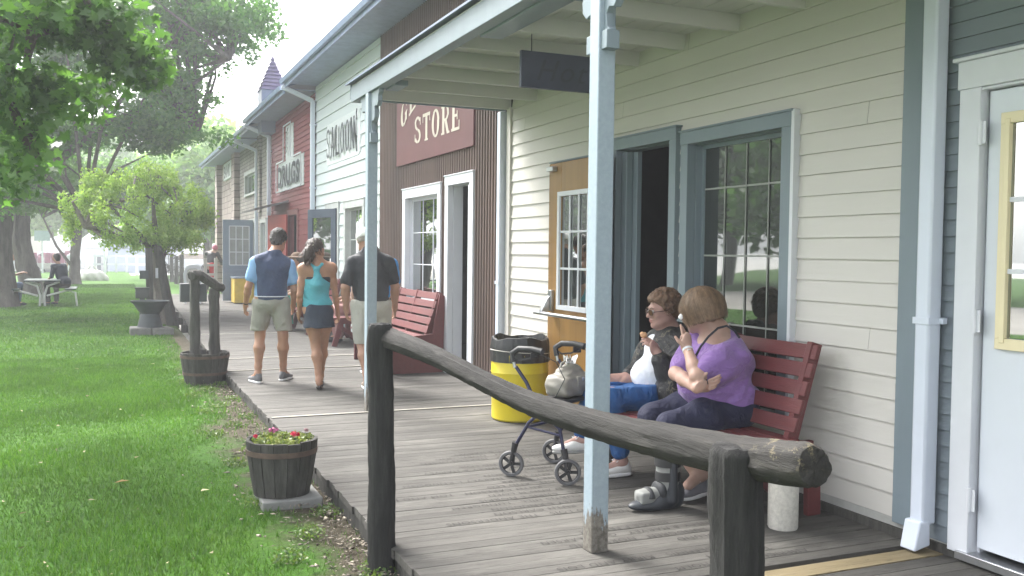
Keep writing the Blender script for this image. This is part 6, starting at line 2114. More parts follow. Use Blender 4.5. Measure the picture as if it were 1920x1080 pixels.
def walkers():
    # ---- young man, navy vest
    J = dict(head=(.075, .10, 1.515), look=(.25, 1, -.75), neck=(.035, .0, 1.385), shL=(-.155, 0, 1.285), shR=(.185, 0, 1.255), waist=(.0, 0, 1.05), hipL=(-.095, 0, .87), hipR=(.10, 0, .87),
             elL=(-.235, -.02, 1.02), elR=(.245, .02, .99), wrL=(-.265, .08, .83), wrR=(.235, .14, .81), knL=(-.115, .05, .50), knR=(.125, -.02, .50), anL=(-.135, -.06, .09), anR=(.13, .10, .09),
             toeL=(-.45, 1, 0), toeR=(.45, 1, 0), w=1.03, arm=.98)
    r, V, HF, bR = walker('person', 'walking man with dark hair, navy vest, light blue sleeves and grey shorts', 508, 716, -.16, J, SK_tan)
    navy = mat('navy_knit', (.028, .045, .10), .8, var=.15, vscale=30, bump=.25, bscale=220, sheen=.2)
    lb = mat('light_blue_cloth', (.20, .36, .60), .7, var=.05, bump=.1)
    s = SD()
    for q in 'LR':
        s.chain([V('sh' + q), V('sh' + q) * .40 + V('el' + q) * .60], [.071, .064], k=.03)
        s.cut(V('sh' + q) * .38 + V('el' + q) * .62, (V('el' + q) - V('sh' + q)).normalized()) if False else None
    s.ell((-.0, .012, 1.12), [.172, .100, .20], bR, k=.04); s.ell((0, .0, .95), [.172, .124, .18], bR, k=.05)
    s.cut((0, 0, .865), (0, 0, -1)); s.fn = folds(.003, 26, 1)
    obj('shirt', s.mesh(.007), lb, r, angle=180, local=True)
    s = SD()
    s.cone(V('shL') + Vector((.02, -.006, .008)), V('shR') + Vector((-.02, -.006, .008)), .066, k=.06); s.ell((.015, -.008, 1.22), [.188, .118, .15], bR, k=.06); s.ell((.005, -.010, 1.08), [.165, .120, .17], bR, k=.06); s.ell((.0, -.010, .93), [.170, .130, .15], bR, k=.06)
    for q in 'LR': s.cone(V('neck') + Vector((0, 0, -.02)), V('sh' + q) * .8 + V('neck') * .2, .054, .060, k=.04)
    s.cone(V('neck') + Vector((0, .01, -.02)), V('neck') + Vector((0, .0, .01)), .074, .066, k=.03)
    s.cut((0, 0, .885), (0, 0, -1)); s.cut(V('neck') + Vector((0, 0, .02)), (0, .25, 1)); s.cut((-.168, 0, 1.2), (-1, 0, -.12)); s.cut((.192, 0, 1.2), (1, 0, -.12)); s.fn = folds(.0055, 17, 2)
    v = obj('vest', s.mesh(.007), navy, r, angle=180, local=True)
    s = SD(); s.ell((.0, -.010, .93), [.175, .136, .15], bR); s.cut((0, 0, .930), (0, 0, 1)); s.cut((0, 0, .919), (0, 0, -1))
    obj('white_stripe', s.mesh(.006), M_trimwhite, v, angle=180, local=True)
    sh = mat('grey_khaki_cloth', (.26, .255, .22), .8, var=.06, bump=.15, bscale=150)
    s = SD(); s.ell((0, -.008, .85), [.166, .128, .12], bR, k=.05)
    for q, kx in (('L', -1), ('R', 1)): s.chain([V('hip' + q) + Vector((0, 0, -.02)), V('hip' + q) * .45 + V('kn' + q) * .55, V('kn' + q) + Vector((kx * .012, 0, .06))], [.105, .093, .088], k=.025)
    s.cut((0, 0, .935), (0, 0, 1)); s.cut((0, 0, .555), (0, 0, -1)); s.fn = folds(.0045, 24, 3)
    obj('shorts', s.mesh(.007), sh, r, angle=180, local=True)
    hd = V('head'); u, f, rt = HF.col[2], HF.col[1], HF.col[0]
    s = SD(); s.ell(hd + u * .045 - f * .025, [.088, .100, .092], npR(HF), k=.02); s.ell(hd - u * .005 - f * .06, [.074, .055, .075], npR(HF), k=.02); s.ell(hd - u * .050 - f * .062, [.056, .040, .055], npR(HF), k=.03)
    s.cut(hd + f * .05, (f * 1 - u * .5)); s.fn = lambda X, Y, Z: .006 * np.sin(X * 110 + 5 * np.sin(Z * 40)) * np.sin(Z * 90 + 4 * np.sin(Y * 60)) + .003 * np.sin(Y * 150 + X * 90)
    hm = mat('dark_brown_hair', (.022, .016, .013), .5, var=.3, vscale=50, bump=.5, bscale=160)
    ho = obj('hair', s.mesh(.0045), hm, r, angle=180, local=True)
    tufts(ho, hm, hd, HF, 900, (.088, .102, .094), (0, -.026, .042), lambda p: p.y < .05 and p.z > -.05 and (p.y < .02 or p.z > .06), L=.035, w=.004, local=True)
    gs = mat('grey_mesh_shoe', (.12, .12, .125), .8, var=.2, vscale=60); ws = mat('white_rubber', (.7, .7, .7), .6)
    shoe(r, V('anL'), J['toeL'], gs, ws, local=True); shoe(r, V('anR'), J['toeR'], gs, ws, local=True)
    d = (V('wrL') - V('elL')).normalized()
    g = G(); g.tube([V('wrL') - d * .025, V('wrL') - d * .003], [.029, .028], 16); obj('wristband', g, M_black, r, local=True)

    # ---- woman in turquoise racerback top
    J = dict(head=(-.035, .02, 1.425), look=(.85, .62, -.30), hs=.94, neck=(-.03, .0, 1.305), shL=(-.165, 0, 1.225), shR=(.125, 0, 1.235), waist=(-.03, 0, 1.01), hipL=(-.085, 0, .80), hipR=(.07, 0, .80),
             elL=(-.195, -.03, .965), elR=(.165, .02, .955), wrL=(-.20, .05, .775), wrR=(.20, .11, .765), knL=(-.03, .03, .44), knR=(.05, .12, .45), anL=(-.005, -.10, .10), anR=(.04, .32, .09),
             toeL=(.15, 1, -.1), toeR=(.05, 1, 0), w=.86, arm=.78, leg=.93, hand=.88)
    r, V, HF, bR = walker('person', 'walking woman with ponytail, turquoise racerback top and short navy skirt', 598, 728, -.13, J, SK_tan)
    teal = mat('turquoise_jersey', (.075, .34, .41), .7, var=.06, bump=.1)
    s = SD(); s.ell((-.03, 0, 1.09), [.138, .098, .13], bR, k=.05); s.ell((-.03, 0, .98), [.128, .098, .14], bR, k=.05); s.ell((-.015, 0, .87), [.148, .112, .10], bR, k=.05)
    s.cut((0, 0, 1.125), (0, .0, 1)); s.cut((0, 0, .835), (0, 0, -1))
    s.fn = folds(.005, 26, 5)
    s.chain([(-.025, -.082, 1.08), (-.025, -.088, 1.15), (-.03, -.080, 1.21)], [.060, .030, .026], k=.05)
    for q in (-1, 1): s.chain([(-.03, -.086, 1.22), (-.03 + q * .05, -.055, 1.275), (-.03 + q * .062, .0, 1.30), (-.03 + q * .07, .075, 1.23), (-.03 + q * .06, .095, 1.10)], [.020, .015, .014, .014, .02], k=.02)
    obj('top', s.mesh(.006), teal, r, angle=180, local=True)
    blk = mat('black_jersey', (.012, .014, .022), .7)
    s = SD(); s.ell((-.02, -.002, 1.125), [.1375, .0905, .172], bR); s.cut((0, 0, 1.160), (0, -.15, 1)); s.cut((0, 0, 1.09), (0, 0, -1)); s.cut((0, .02, 1.1), (0, 1, 0))
    obj('bra_strap', s.mesh(.005), blk, r, angle=180, local=True)
    s = SD(); s.ell((-.01, -.005, .80), [.152, .118, .11], bR, k=.04); s.cone((-.01, 0, .82), (.0, 0, .62), .128, .168, k=.05)
    s.cut((0, 0, .87), (0, 0, 1)); s.cut((0, 0, .635), (0, 0, -1)); s.fn = folds(.006, 11, 6)
    obj('skirt', s.mesh(.007), mat('navy_skirt_cloth', (.014, .024, .045), .75, var=.1), r, angle=180, local=True)
    hd = V('head'); u, f, rt = HF.col[2], HF.col[1], HF.col[0]
    hm2 = mat('brown_hair', (.045, .030, .023), .5, var=.3, vscale=40, bump=.5, bscale=160)
    s = SD(); s.ell(hd + u * .030 - f * .025, [.080, .092, .088], npR(HF), k=.02); s.ell(hd - u * .01 - f * .05, [.06, .05, .06], npR(HF), k=.02); s.cut(hd + f * .045, (f * 1 - u * .45))
    s.ell(hd + Vector((-.055, -.085, .05)), (.03, .03, .03), k=.02)
    s.chain([hd + Vector((-.055, -.085, .05)), hd + Vector((-.085, -.12, .0)), hd + Vector((-.10, -.12, -.08)), hd + Vector((-.11, -.10, -.14))], [.026, .034, .030, .010], k=.02)
    s.chain([hd + Vector((-.06, -.10, .02)), hd + Vector((-.04, -.11, -.06)), hd + Vector((-.05, -.10, -.12))], [.02, .022, .006], k=.02)
    s.fn = lambda X, Y, Z: .003 * np.sin(X * 160 + 4 * np.sin(Z * 30)) + .002 * np.sin(Y * 190 + Z * 30)
    ho = obj('hair', s.mesh(.0045), hm2, r, angle=180, local=True)
    tufts(ho, hm2, hd, HF, 700, (.081, .093, .090), (0, -.026, .028), lambda p: p.y < .05 and p.z > -.05 and (p.y < .02 or p.z > .05), L=.05, w=.003, curl=.15, local=True)
    tufts(ho, hm2, hd + Vector((-.09, -.115, -.02)), Matrix.Identity(3), 300, (.034, .030, .05), (0, 0, 0), lambda p: True, L=.13, w=.003, curl=.15, fall=2.5, local=True)
    g = G(); g.ring(hd + Vector((-.055, -.082, .058)), .028, .009, axis=(-.5, -.6, .5), n=20); obj('hair_tie', g, mat('cream_cloth', (.6, .57, .48), .8), ho, local=True)
    sm = mat('dark_sandal', (.05, .042, .038), .6)
    for q in 'LR':
        a, d = V('an' + q), Vector(J['toe' + q]).normalized(); d.z = 0; d.normalize()
        z = a.z - .085
        s = SD(); s.ell(a + d * .09 + Vector((0, 0, -.075)), [.038, .10, .012], npR(frame(d)), k=.02); s.ell(a - d * .01 + Vector((0, 0, -.070)), [.032, .045, .016], npR(frame(d)), k=.03)
        so = obj('sandal', s.mesh(.005, .02), sm, r, angle=180, local=True)
        g = G(); g.ring(a - Vector((0, 0, .012)), .036, .005, n=20); g.tube([a + d * .10 + frame(d).col[0] * .036 - Vector((0, 0, .06)), a + d * .10 - Vector((0, 0, .012)), a + d * .10 - frame(d).col[0] * .036 - Vector((0, 0, .06))], .006, 8); obj('strap', g, sm, so, local=True)
    g = G(); g.ring(V('wrL') + Vector((0, 0, .02)), .024, .004, n=18); obj('bracelet', g, mat('pale_beads', (.6, .55, .45), .5), r, local=True)

    # ---- older man in black polo and white cap
    J = dict(head=(-.055, .07, 1.525), look=(.0, 1, -.35), neck=(-.02, .0, 1.41), shL=(-.19, 0, 1.295), shR=(.175, 0, 1.30), waist=(-.005, 0, 1.09), hipL=(-.10, 0, .87), hipR=(.10, 0, .87),
             elL=(-.265, -.03, 1.055), elR=(.245, .02, 1.065), wrL=(-.245, .07, .83), wrR=(.265, .13, .84), knL=(-.085, .0, .47), knR=(.13, .14, .50), anL=(-.055, -.16, .12), anR=(.10, .20, .09),
             toeL=(.0, 1, -.25), toeR=(.05, 1, 0), w=1.18, arm=1.15, leg=1.08, hand=1.08)
    r, V, HF, bR = walker('person', 'walking older man in black polo shirt, pale shorts and white cap, behind the porch post', 695, 731, -.12, J, SK_mid)
    pm = mat('black_pique', (.020, .022, .028), .75, var=.12, bump=.2, bscale=200)
    s = SD(); s.cone(V('shL') + Vector((.03, 0, .0)), V('shR') + Vector((-.03, 0, 0)), .072, k=.06); s.ell((-.01, 0, 1.20), [.190, .136, .21], bR, k=.05); s.ell((-.005, .0, 1.03), [.180, .146, .18], bR, k=.06)
    for q in 'LR': s.chain([V('sh' + q), V('sh' + q) * .3 + V('el' + q) * .7], [.066, .070], k=.03)
    s.cone(V('neck') + Vector((0, 0, -.04)), V('neck') + Vector((0, .015, .045)), .078, .066, k=.03)
    for q in 'LR': s.cone(V('neck') + Vector((0, 0, -.01)), V('sh' + q) * .8 + V('neck') * .2, .058, .066, k=.04)
    s.cone((0, 0, 1.0), (0, 0, .93), .165, .165, k=.05)
    s.cut((0, 0, .935), (0, 0, -1)); s.cut(V('neck') + Vector((0, 0, .055)), (0, .45, 1)); s.fn = folds(.007, 15, 8)
    po = obj('polo_shirt', s.mesh(.007), pm, r, angle=180, local=True)
    s = SD(); s.ell((0, -.005, .93), [.182, .150, .14], bR); s.cut((0, 0, .95), (0, 0, 1)); s.cut((0, 0, .915), (0, 0, -1)); obj('belt', s.mesh(.006), M_black, r, angle=180, local=True)
    s = SD(); s.ell((0, -.01, .86), [.182, .148, .15], bR, k=.05)
    for q, kx in (('L', -1), ('R', 1)): s.chain([V('hip' + q), V('hip' + q) * .45 + V('kn' + q) * .55, V('kn' + q) + Vector((0, 0, -.02))], [.112, .100, .082], k=.025)
    s.cut((0, 0, .925), (0, 0, 1)); s.cut((0, 0, .475), (0, 0, -1)); s.fn = folds(.004, 20, 9)
    so = obj('shorts', s.mesh(.007), mat('pale_stone_cloth', (.38, .37, .335), .8, var=.05, bump=.12), r, angle=180, local=True)
    obj('belt_loop', box((-.05, -.158, .915), (-.036, -.146, .965)), M_trimwhite, so, local=True)
    hd = V('head'); u, f, rt = HF.col[2], HF.col[1], HF.col[0]
    s = SD(); s.ell(hd + u * .040 - f * .014, [.095, .114, .090], npR(HF), k=.01); s.cut(hd + u * .000, -u - f * .12)
    co = obj('cap', s.mesh(.005), mat('white_cap_cloth', (.72, .72, .70), .8), r, angle=180, local=True)
    s = SD(); s.ell(hd + u * .035 + f * .13, [.065, .07, .010], npR(HF)); obj('brim', s.mesh(.005, .02), MATS['white_cap_cloth'], co, angle=180, local=True)
    s = SD(); s.ell(hd - u * .005 - f * .03, [.081, .078, .055], npR(HF)); s.cut(hd + f * .02, f); s.cut(hd - u * .035, -u); obj('hair', s.mesh(.005), mat('grey_hair', (.30, .27, .24), .7, var=.3, vscale=60, bump=.4), r, angle=180, local=True)
    ts = mat('tan_shoe', (.28, .22, .17), .7)
    shoe(r, V('anL'), (0, 1, 0), ts, ws, local=True, z0=.03); shoe(r, V('anR'), J['toeR'], ts, ws, local=True)

    # ---- person in bright blue shirt, mostly hidden
    J = dict(head=(-.03, .12, 1.37), look=(-.2, 1, -.2), neck=(0, 0, 1.34), shL=(-.18, 0, 1.26), shR=(.18, 0, 1.27), waist=(0, 0, 1.02), hipL=(-.09, 0, .82), hipR=(.09, 0, .82), elL=(-.24, 0, .99), elR=(.235, .02, .98), wrL=(-.25, .1, .78), wrR=(.20, .20, .83),
             knL=(-.09, .1, .46), knR=(.09, -.02, .46), anL=(-.09, .15, .09), anR=(.09, -.15, .12), toeL=(0, 1, 0), toeR=(0, 1, 0), w=1.05)
    r, V, HF, bR = walker('person', 'walking person in bright blue shirt and dark trousers, hidden behind man in black polo', 704, 703, -.10, J, SK_fair, h=.009)
    s = SD(); s.cone(V('shL'), V('shR'), .072, k=.05); s.ell((0, 0, 1.13), [.175, .125, .20], bR, k=.05); s.ell((0, 0, .96), [.17, .125, .17], bR, k=.05)
    for q in 'LR': s.chain([V('sh' + q), V('sh' + q) * .35 + V('el' + q) * .65], [.068, .070], k=.03)
    s.cut((0, 0, .83), (0, 0, -1)); s.cut(V('neck'), (0, .2, 1)); s.fn = folds(.004, 20, 4)
    obj('shirt', s.mesh(.008), mat('bright_blue_cloth', (.015, .20, .50), .7), r, angle=180, local=True)
    s = SD(); s.ell((0, 0, .82), [.168, .125, .12], bR, k=.04)
    for q in 'LR': s.chain([V('hip' + q), V('kn' + q), V('an' + q)], [.10, .075, .06], k=.02)
    s.cut((0, 0, .885), (0, 0, 1)); s.cut((0, 0, .10), (0, 0, -1)); obj('trousers', s.mesh(.008), mat('charcoal_cloth', (.03, .03, .035), .8), r, angle=180, local=True)
    s = SD(); s.ell(V('head') + Vector((0, -.02, .04)), (.085, .098, .09), k=.02); s.cut(V('head') + Vector((0, .06, 0)), (0, 1, -.5)); obj('hair', s.mesh(.007), hm2, r, angle=180, local=True)
    shoe(r, V('anL'), (0, 1, 0), gs, ws, local=True, h=.008); shoe(r, V('anR'), (0, 1, 0), gs, ws, local=True, z0=.03, h=.008)
walkers()

# ------------------------------------------------------------------ the two women on the near bench
def purple_woman():
    Y0 = 4.58
    r = thing('person', 'seated woman in purple top and navy trousers, one foot in a grey walking boot', 'person', (3.3, Y0, 0))
    K = aty
    pel = Vector((3.36, Y0, .535)); bel = Vector((3.31, Y0, .64)); ch = Vector((3.35, Y0, .79)); nk = K(1343, 620, 4.60)
    hd = K(1309, 583, 4.66)
    look = Vector((-.36, .86, -.36))
    HF = frame(look)
    shL, shR = K(1366, 672, 4.44), Vector((3.31, 4.74, .85))
    elL = K(1307, 706, 4.36); wrL = K(1289, 655, 4.50)
    elR = K(1268, 700, 4.66); wrR = K(1306, 728, 4.33)
    hipL, hipR = Vector((3.38, 4.47, .50)), Vector((3.38, 4.70, .50))
    knL, knR = Vector((2.92, 4.45, .445)), Vector((2.96, 4.70, .455))
    anL, anR = Vector((2.88, 4.40, .11)), K(1314, 888, 4.52)
    sd = SD()
    head_sd(sd, hd, HF, 1.0)
    sd.cone(hd - HF.col[2] * .06 - HF.col[1] * .02, nk, .058, .066, k=.04)
    sd.cone(nk, (shL + shR) / 2 + Vector((.02, 0, .02)), .07, .10, k=.05)
    sd.cone(shL, shR, .07, k=.07); sd.ell(ch, (.15, .18, .15), k=.06); sd.ell(bel, (.19, .19, .15), k=.06); sd.ell(pel, (.19, .19, .12), k=.05)
    sd.chain([shL, shL * .5 + elL * .5, elL], [.060, .054, .043], k=.03)
    sd.chain([elL, elL * .65 + wrL * .35, wrL], [.039, .039, .026], k=.02)
    dL = (K(1286, 612, 4.56) - wrL).normalized()
    hand_sd(sd, wrL, dL, Vector((-.2, 1, 0)), Vector((-1, -.1, .1)), s=1.0, curls=[.06, .22, 1.0, 1.05], thumb=.5)
    sd.chain([shR, shR * .5 + elR * .5, elR], [.060, .054, .044], k=.03)
    sd.chain([elR, elR * .6 + wrR * .4, wrR], [.042, .041, .027], k=.02)
    dR = (K(1346, 718, 4.28) - wrR).normalized()
    hand_sd(sd, wrR, dR, Vector((0, 1, .25)), Vector((0, .1, 1)), s=.95, curls=[.18, .25, .3, .36], thumb=.2)
    for a, b, c in ((hipL, knL, anL), (hipR, knR, anR)):
        sd.chain([a, a * .5 + b * .5, b], [.10, .095, .066], k=.04)
        m = b * .65 + c * .35 + Vector((.02, 0, 0))
        sd.chain([b, m, c * .85 + b * .15, c], [.060, .064, .044, .042], k=.03)
    fd = (K(1290, 930, 4.46) - K(1325, 912, 4.52)); fd.z = 0; fd.normalize()
    sd.cone(anR, anR + fd * .12 - Vector((0, 0, .05)), .040, .03, k=.03)
    sd.cone(anL, anL + Vector((-.15, 0, -.05)), .04, .03, k=.03)
    obj('body', sd.mesh(.0055), SK_fair, r, angle=180)
    # purple dolman top
    s = SD()
    s.ell(ch + Vector((.012, 0, -.01)), (.170, .200, .165), k=.06); s.ell(bel + Vector((0, 0, .0)), (.218, .215, .16), k=.07); s.ell(pel + Vector((.03, -.01, .03)), (.20, .212, .115), k=.05)
    s.cone(shL, shR, .080, k=.08); s.cone(nk + Vector((.03, 0, -.045)), (shL + shR) / 2 + Vector((.04, 0, 0)), .070, .11, k=.07)
    s.chain([shL + Vector((.01, .02, -.02)), shL * .5 + elL * .5 + Vector((.035, .015, .01)), shL * .15 + elL * .85 + Vector((.025, .012, .004))], [.090, .094, .070], k=.06)
    s.chain([shR, shR * .3 + elR * .7], [.10, .082], k=.05)
    s.cut(elL + (shL - elL).normalized() * .055 + Vector((0, 0, 0)), Vector((-.9, .0, -.25)).normalized()) if False else None
    s.cone(nk + Vector((-.06, .035, .035)), nk + Vector((-.02, .0, .16)), 0.056, .080, k=.01, sub=True)
    def f(X, Y, Z):
        t = (X - 3.2) * 1.0 + (Z - .7) * .9
        return .008 * np.sin(40 * (Z + .35 * X) + 5 * np.sin(X * 9) + 3 * np.sin(Y * 12)) * np.clip((Z - .60) * 6, .1, 1) + .006 * np.sin(27 * (Z - .8 * X) + 4 * np.sin(Y * 10)) + .0035 * np.sin(75 * Z + 6 * np.sin(X * 14)) * np.clip(1 - abs(Z - .64) * 8, 0, 1)
    s.fn = f
    obj('top', s.mesh(.006), mat('purple_jersey', (.225, .12, .36), .75, var=.07, bump=.15, bscale=160, sheen=.2), r, angle=180)
    # navy trousers
    s = SD(); s.ell(pel + Vector((.02, 0, -.02)), (.205, .215, .105), k=.05)
    for a, b, c, sg in ((hipL, knL, anL, 1), (hipR, knR, anR, 0)):
        s.chain([a, a * .5 + b * .5, b], [.120, .112, .084], k=.05)
        e = b * .50 + c * .50 if sg else b * .42 + c * .58
        s.chain([b, e], [.083, .074], k=.03)
    s.cut((0, 0, .425), Vector((.0, 0, -1))) if False else None
    s.fn = folds(.004, 26, 7)
    obj('trousers', s.mesh(.006), mat('navy_trouser_cloth', (.006, .008, .036), .8, var=.12, bump=.15, bscale=140), r, angle=180)
    # black bra strap / bag strap over the near shoulder
    pts = [K(1384, 634, 4.47), K(1374, 620, 4.46), K(1360, 612, 4.47), K(1344, 616, 4.48), K(1326, 632, 4.48), K(1312, 650, 4.48), K(1300, 672, 4.50)]
    g = G(); g.tube([p + Vector((-.0, -.012, .004)) for p in pts], .0065, 8); obj('strap', g, mat('black_jersey', (.012, .014, .022)), r)
    # hair
    hm = mat('ash_brown_hair', (.195, .125, .075), .5, var=.28, vscale=30, bump=.4, bscale=120, island=.30)
    u, f_, rt = HF.col[2], HF.col[1], HF.col[0]
    s = SD(); s.ell(hd + u * .022 - f_ * .032, [.118, .124, .116], npR(HF), k=.03); s.ell(hd - u * .035 - f_ * .040, [.122, .108, .055], npR(HF), k=.04)
    s.cut(hd + f_ * .055 - u * .02, (f_ - u * .55)); s.cut(hd - u * .082 - f_ * .02, (-u + f_ * .1))
    s.fn = lambda X, Y, Z: .004 * np.sin(X * 95 + 4 * np.sin(Z * 18) + Y * 60) + .0025 * np.sin(Y * 150 - X * 60 + 3 * np.sin(Z * 25))
    ho = obj('hair', s.mesh(.005), hm, r, angle=180)
    R3 = HF
    def st(i, rr):
        az = rr.uniform(-2.35, 2.35)                     # 0 = back of the head
        pts = []
        e = rr.uniform(-.004, .012)
        zj = rr.uniform(-.03, .012)
        z1 = -.085
        for j in range(9):
            t = j / 8
            ph = t * 1.9 + .05
            rad = math.sin(min(ph, 1.45)) if ph < 1.45 else math.sin(1.45) * (1 - .10 * (ph - 1.45) ** 2 * 4)
            zz = math.cos(ph) * .118 + .022 if ph < 1.45 else .036 - (ph - 1.45) / .5 * (.118 + zj)
            w = az + .10 * math.sin(t * 3 + i)
            fl = 1 + .10 * math.sin(max(0, t - .55) * 4.5)
            q = Vector((math.sin(w) * (.119 + e) * rad * fl, -math.cos(w) * (.126 + e) * rad * fl - .032, zz))
            pts.append(hd + R3 @ q)
        out = (R3 @ Vector((math.sin(az), -math.cos(az), .25))).normalized()
        return pts, out
    strands('hair_strand', hm, ho, st, 1500, w=.0042, seed=3)['kind'] = 'stuff'
    # watch / medical bracelet
    d = (wrL - elL).normalized()
    g = G(); g.tube([wrL - d * .012, wrL + d * .002], [.0315, .031], 18); w = obj('wristband', g, M_trimwhite, r)
    obj('watch_face', G().obox(wrL - d * .005 + Vector((-.01, -.031, 0)), (.024, .006, .02)), mat('white_rubber', (.7, .7, .7)), w, bevel=.002)
    g = G(); g.ring(K(1326, 716, 4.30), .013, .0025, axis=dR, n=16); obj('ring', g, M_black, r)
    # grey canvas shoe
    shoe(r, anR, fd, mat('grey_canvas', (.16, .16, .18), .85, var=.12, bump=.2, bscale=200), mat('white_rubber', (.7, .7, .7)), z0=.012, lace=M_trimwhite, s=.95, h=.0045)
    # walking boot
    lg = mat('light_grey_foam', (.22, .225, .215), .8, var=.06); dk = mat('slate_plastic_shell', (.028, .032, .040), .5, var=.1)
    c = Vector((2.875, 4.40, 0)); t = Vector((-1, .04, 0)).normalized(); sd_ = Vector((.04, 1, 0)).normalized(); R = npR(Matrix((sd_, t, Vector((0, 0, 1)))).transposed())
    s = SD(); s.cone(c + up_(.12), c + up_(.40), .062, .074, k=.02); s.ell(c + t * .10 + up_(.085), [.050, .095, .040], R, k=.03); s.box(c + t * .145 + up_(.075), (.036, .030, .020), R, rd=.012, k=.02); s.ell(c - t * .02 + up_(.08), [.05, .06, .06], R, k=.02); s.cut((0, 0, .385), (0, 0, 1))
    bo = obj('walking_boot', s.mesh(.005), lg, r, angle=180, label='grey and slate walking boot with straps')
    s = SD(); s.ell(c + t * .075 + up_(.030), [.062, .170, .036], R, k=.02); s.ell(c - t * .02 + up_(.085), [.066, .082, .085], R, k=.03); s.ell(c + t * .055 + up_(.06), [.061, .075, .05], R, k=.03); s.cone(c + sd_ * -.054 + up_(.06) - t * .0, c + sd_ * -.060 + up_(.37), .028, .022, k=.02); s.cone(c + sd_ * .052 + up_(.06), c + sd_ * .058 + up_(.37), .022, .020, k=.02)
    s.cut((0, 0, .004), (0, 0, -1)); s.cone(c + t * .14 + up_(.11), c + t * .02 + up_(.13), .036, .04, k=.01, sub=True)
    obj('shell', s.mesh(.005), dk, bo, angle=180)
    for z, rad in ((.185, .0665), (.265, .071), (.345, .0755)):
        g = G(); g.lathe([(rad, z - .026), (rad + .005, z - .024), (rad + .005, z + .024), (rad, z + .026)], (c.x, c.y, 0), 28, cap=False); obj('strap', g, M_black, bo)
    for q, zz, rx in ((.125, .100, .066), (.055, .130, .068)):
        s = SD(); s.ell(c + t * q + up_(zz - .028), [rx, .032, .058], R); s.cut(c + up_(.075), (0, 0, -1)); obj('strap', s.mesh(.005, .02), mat('slate_strap', (.022, .024, .028), .7), bo, angle=180)
purple_woman()

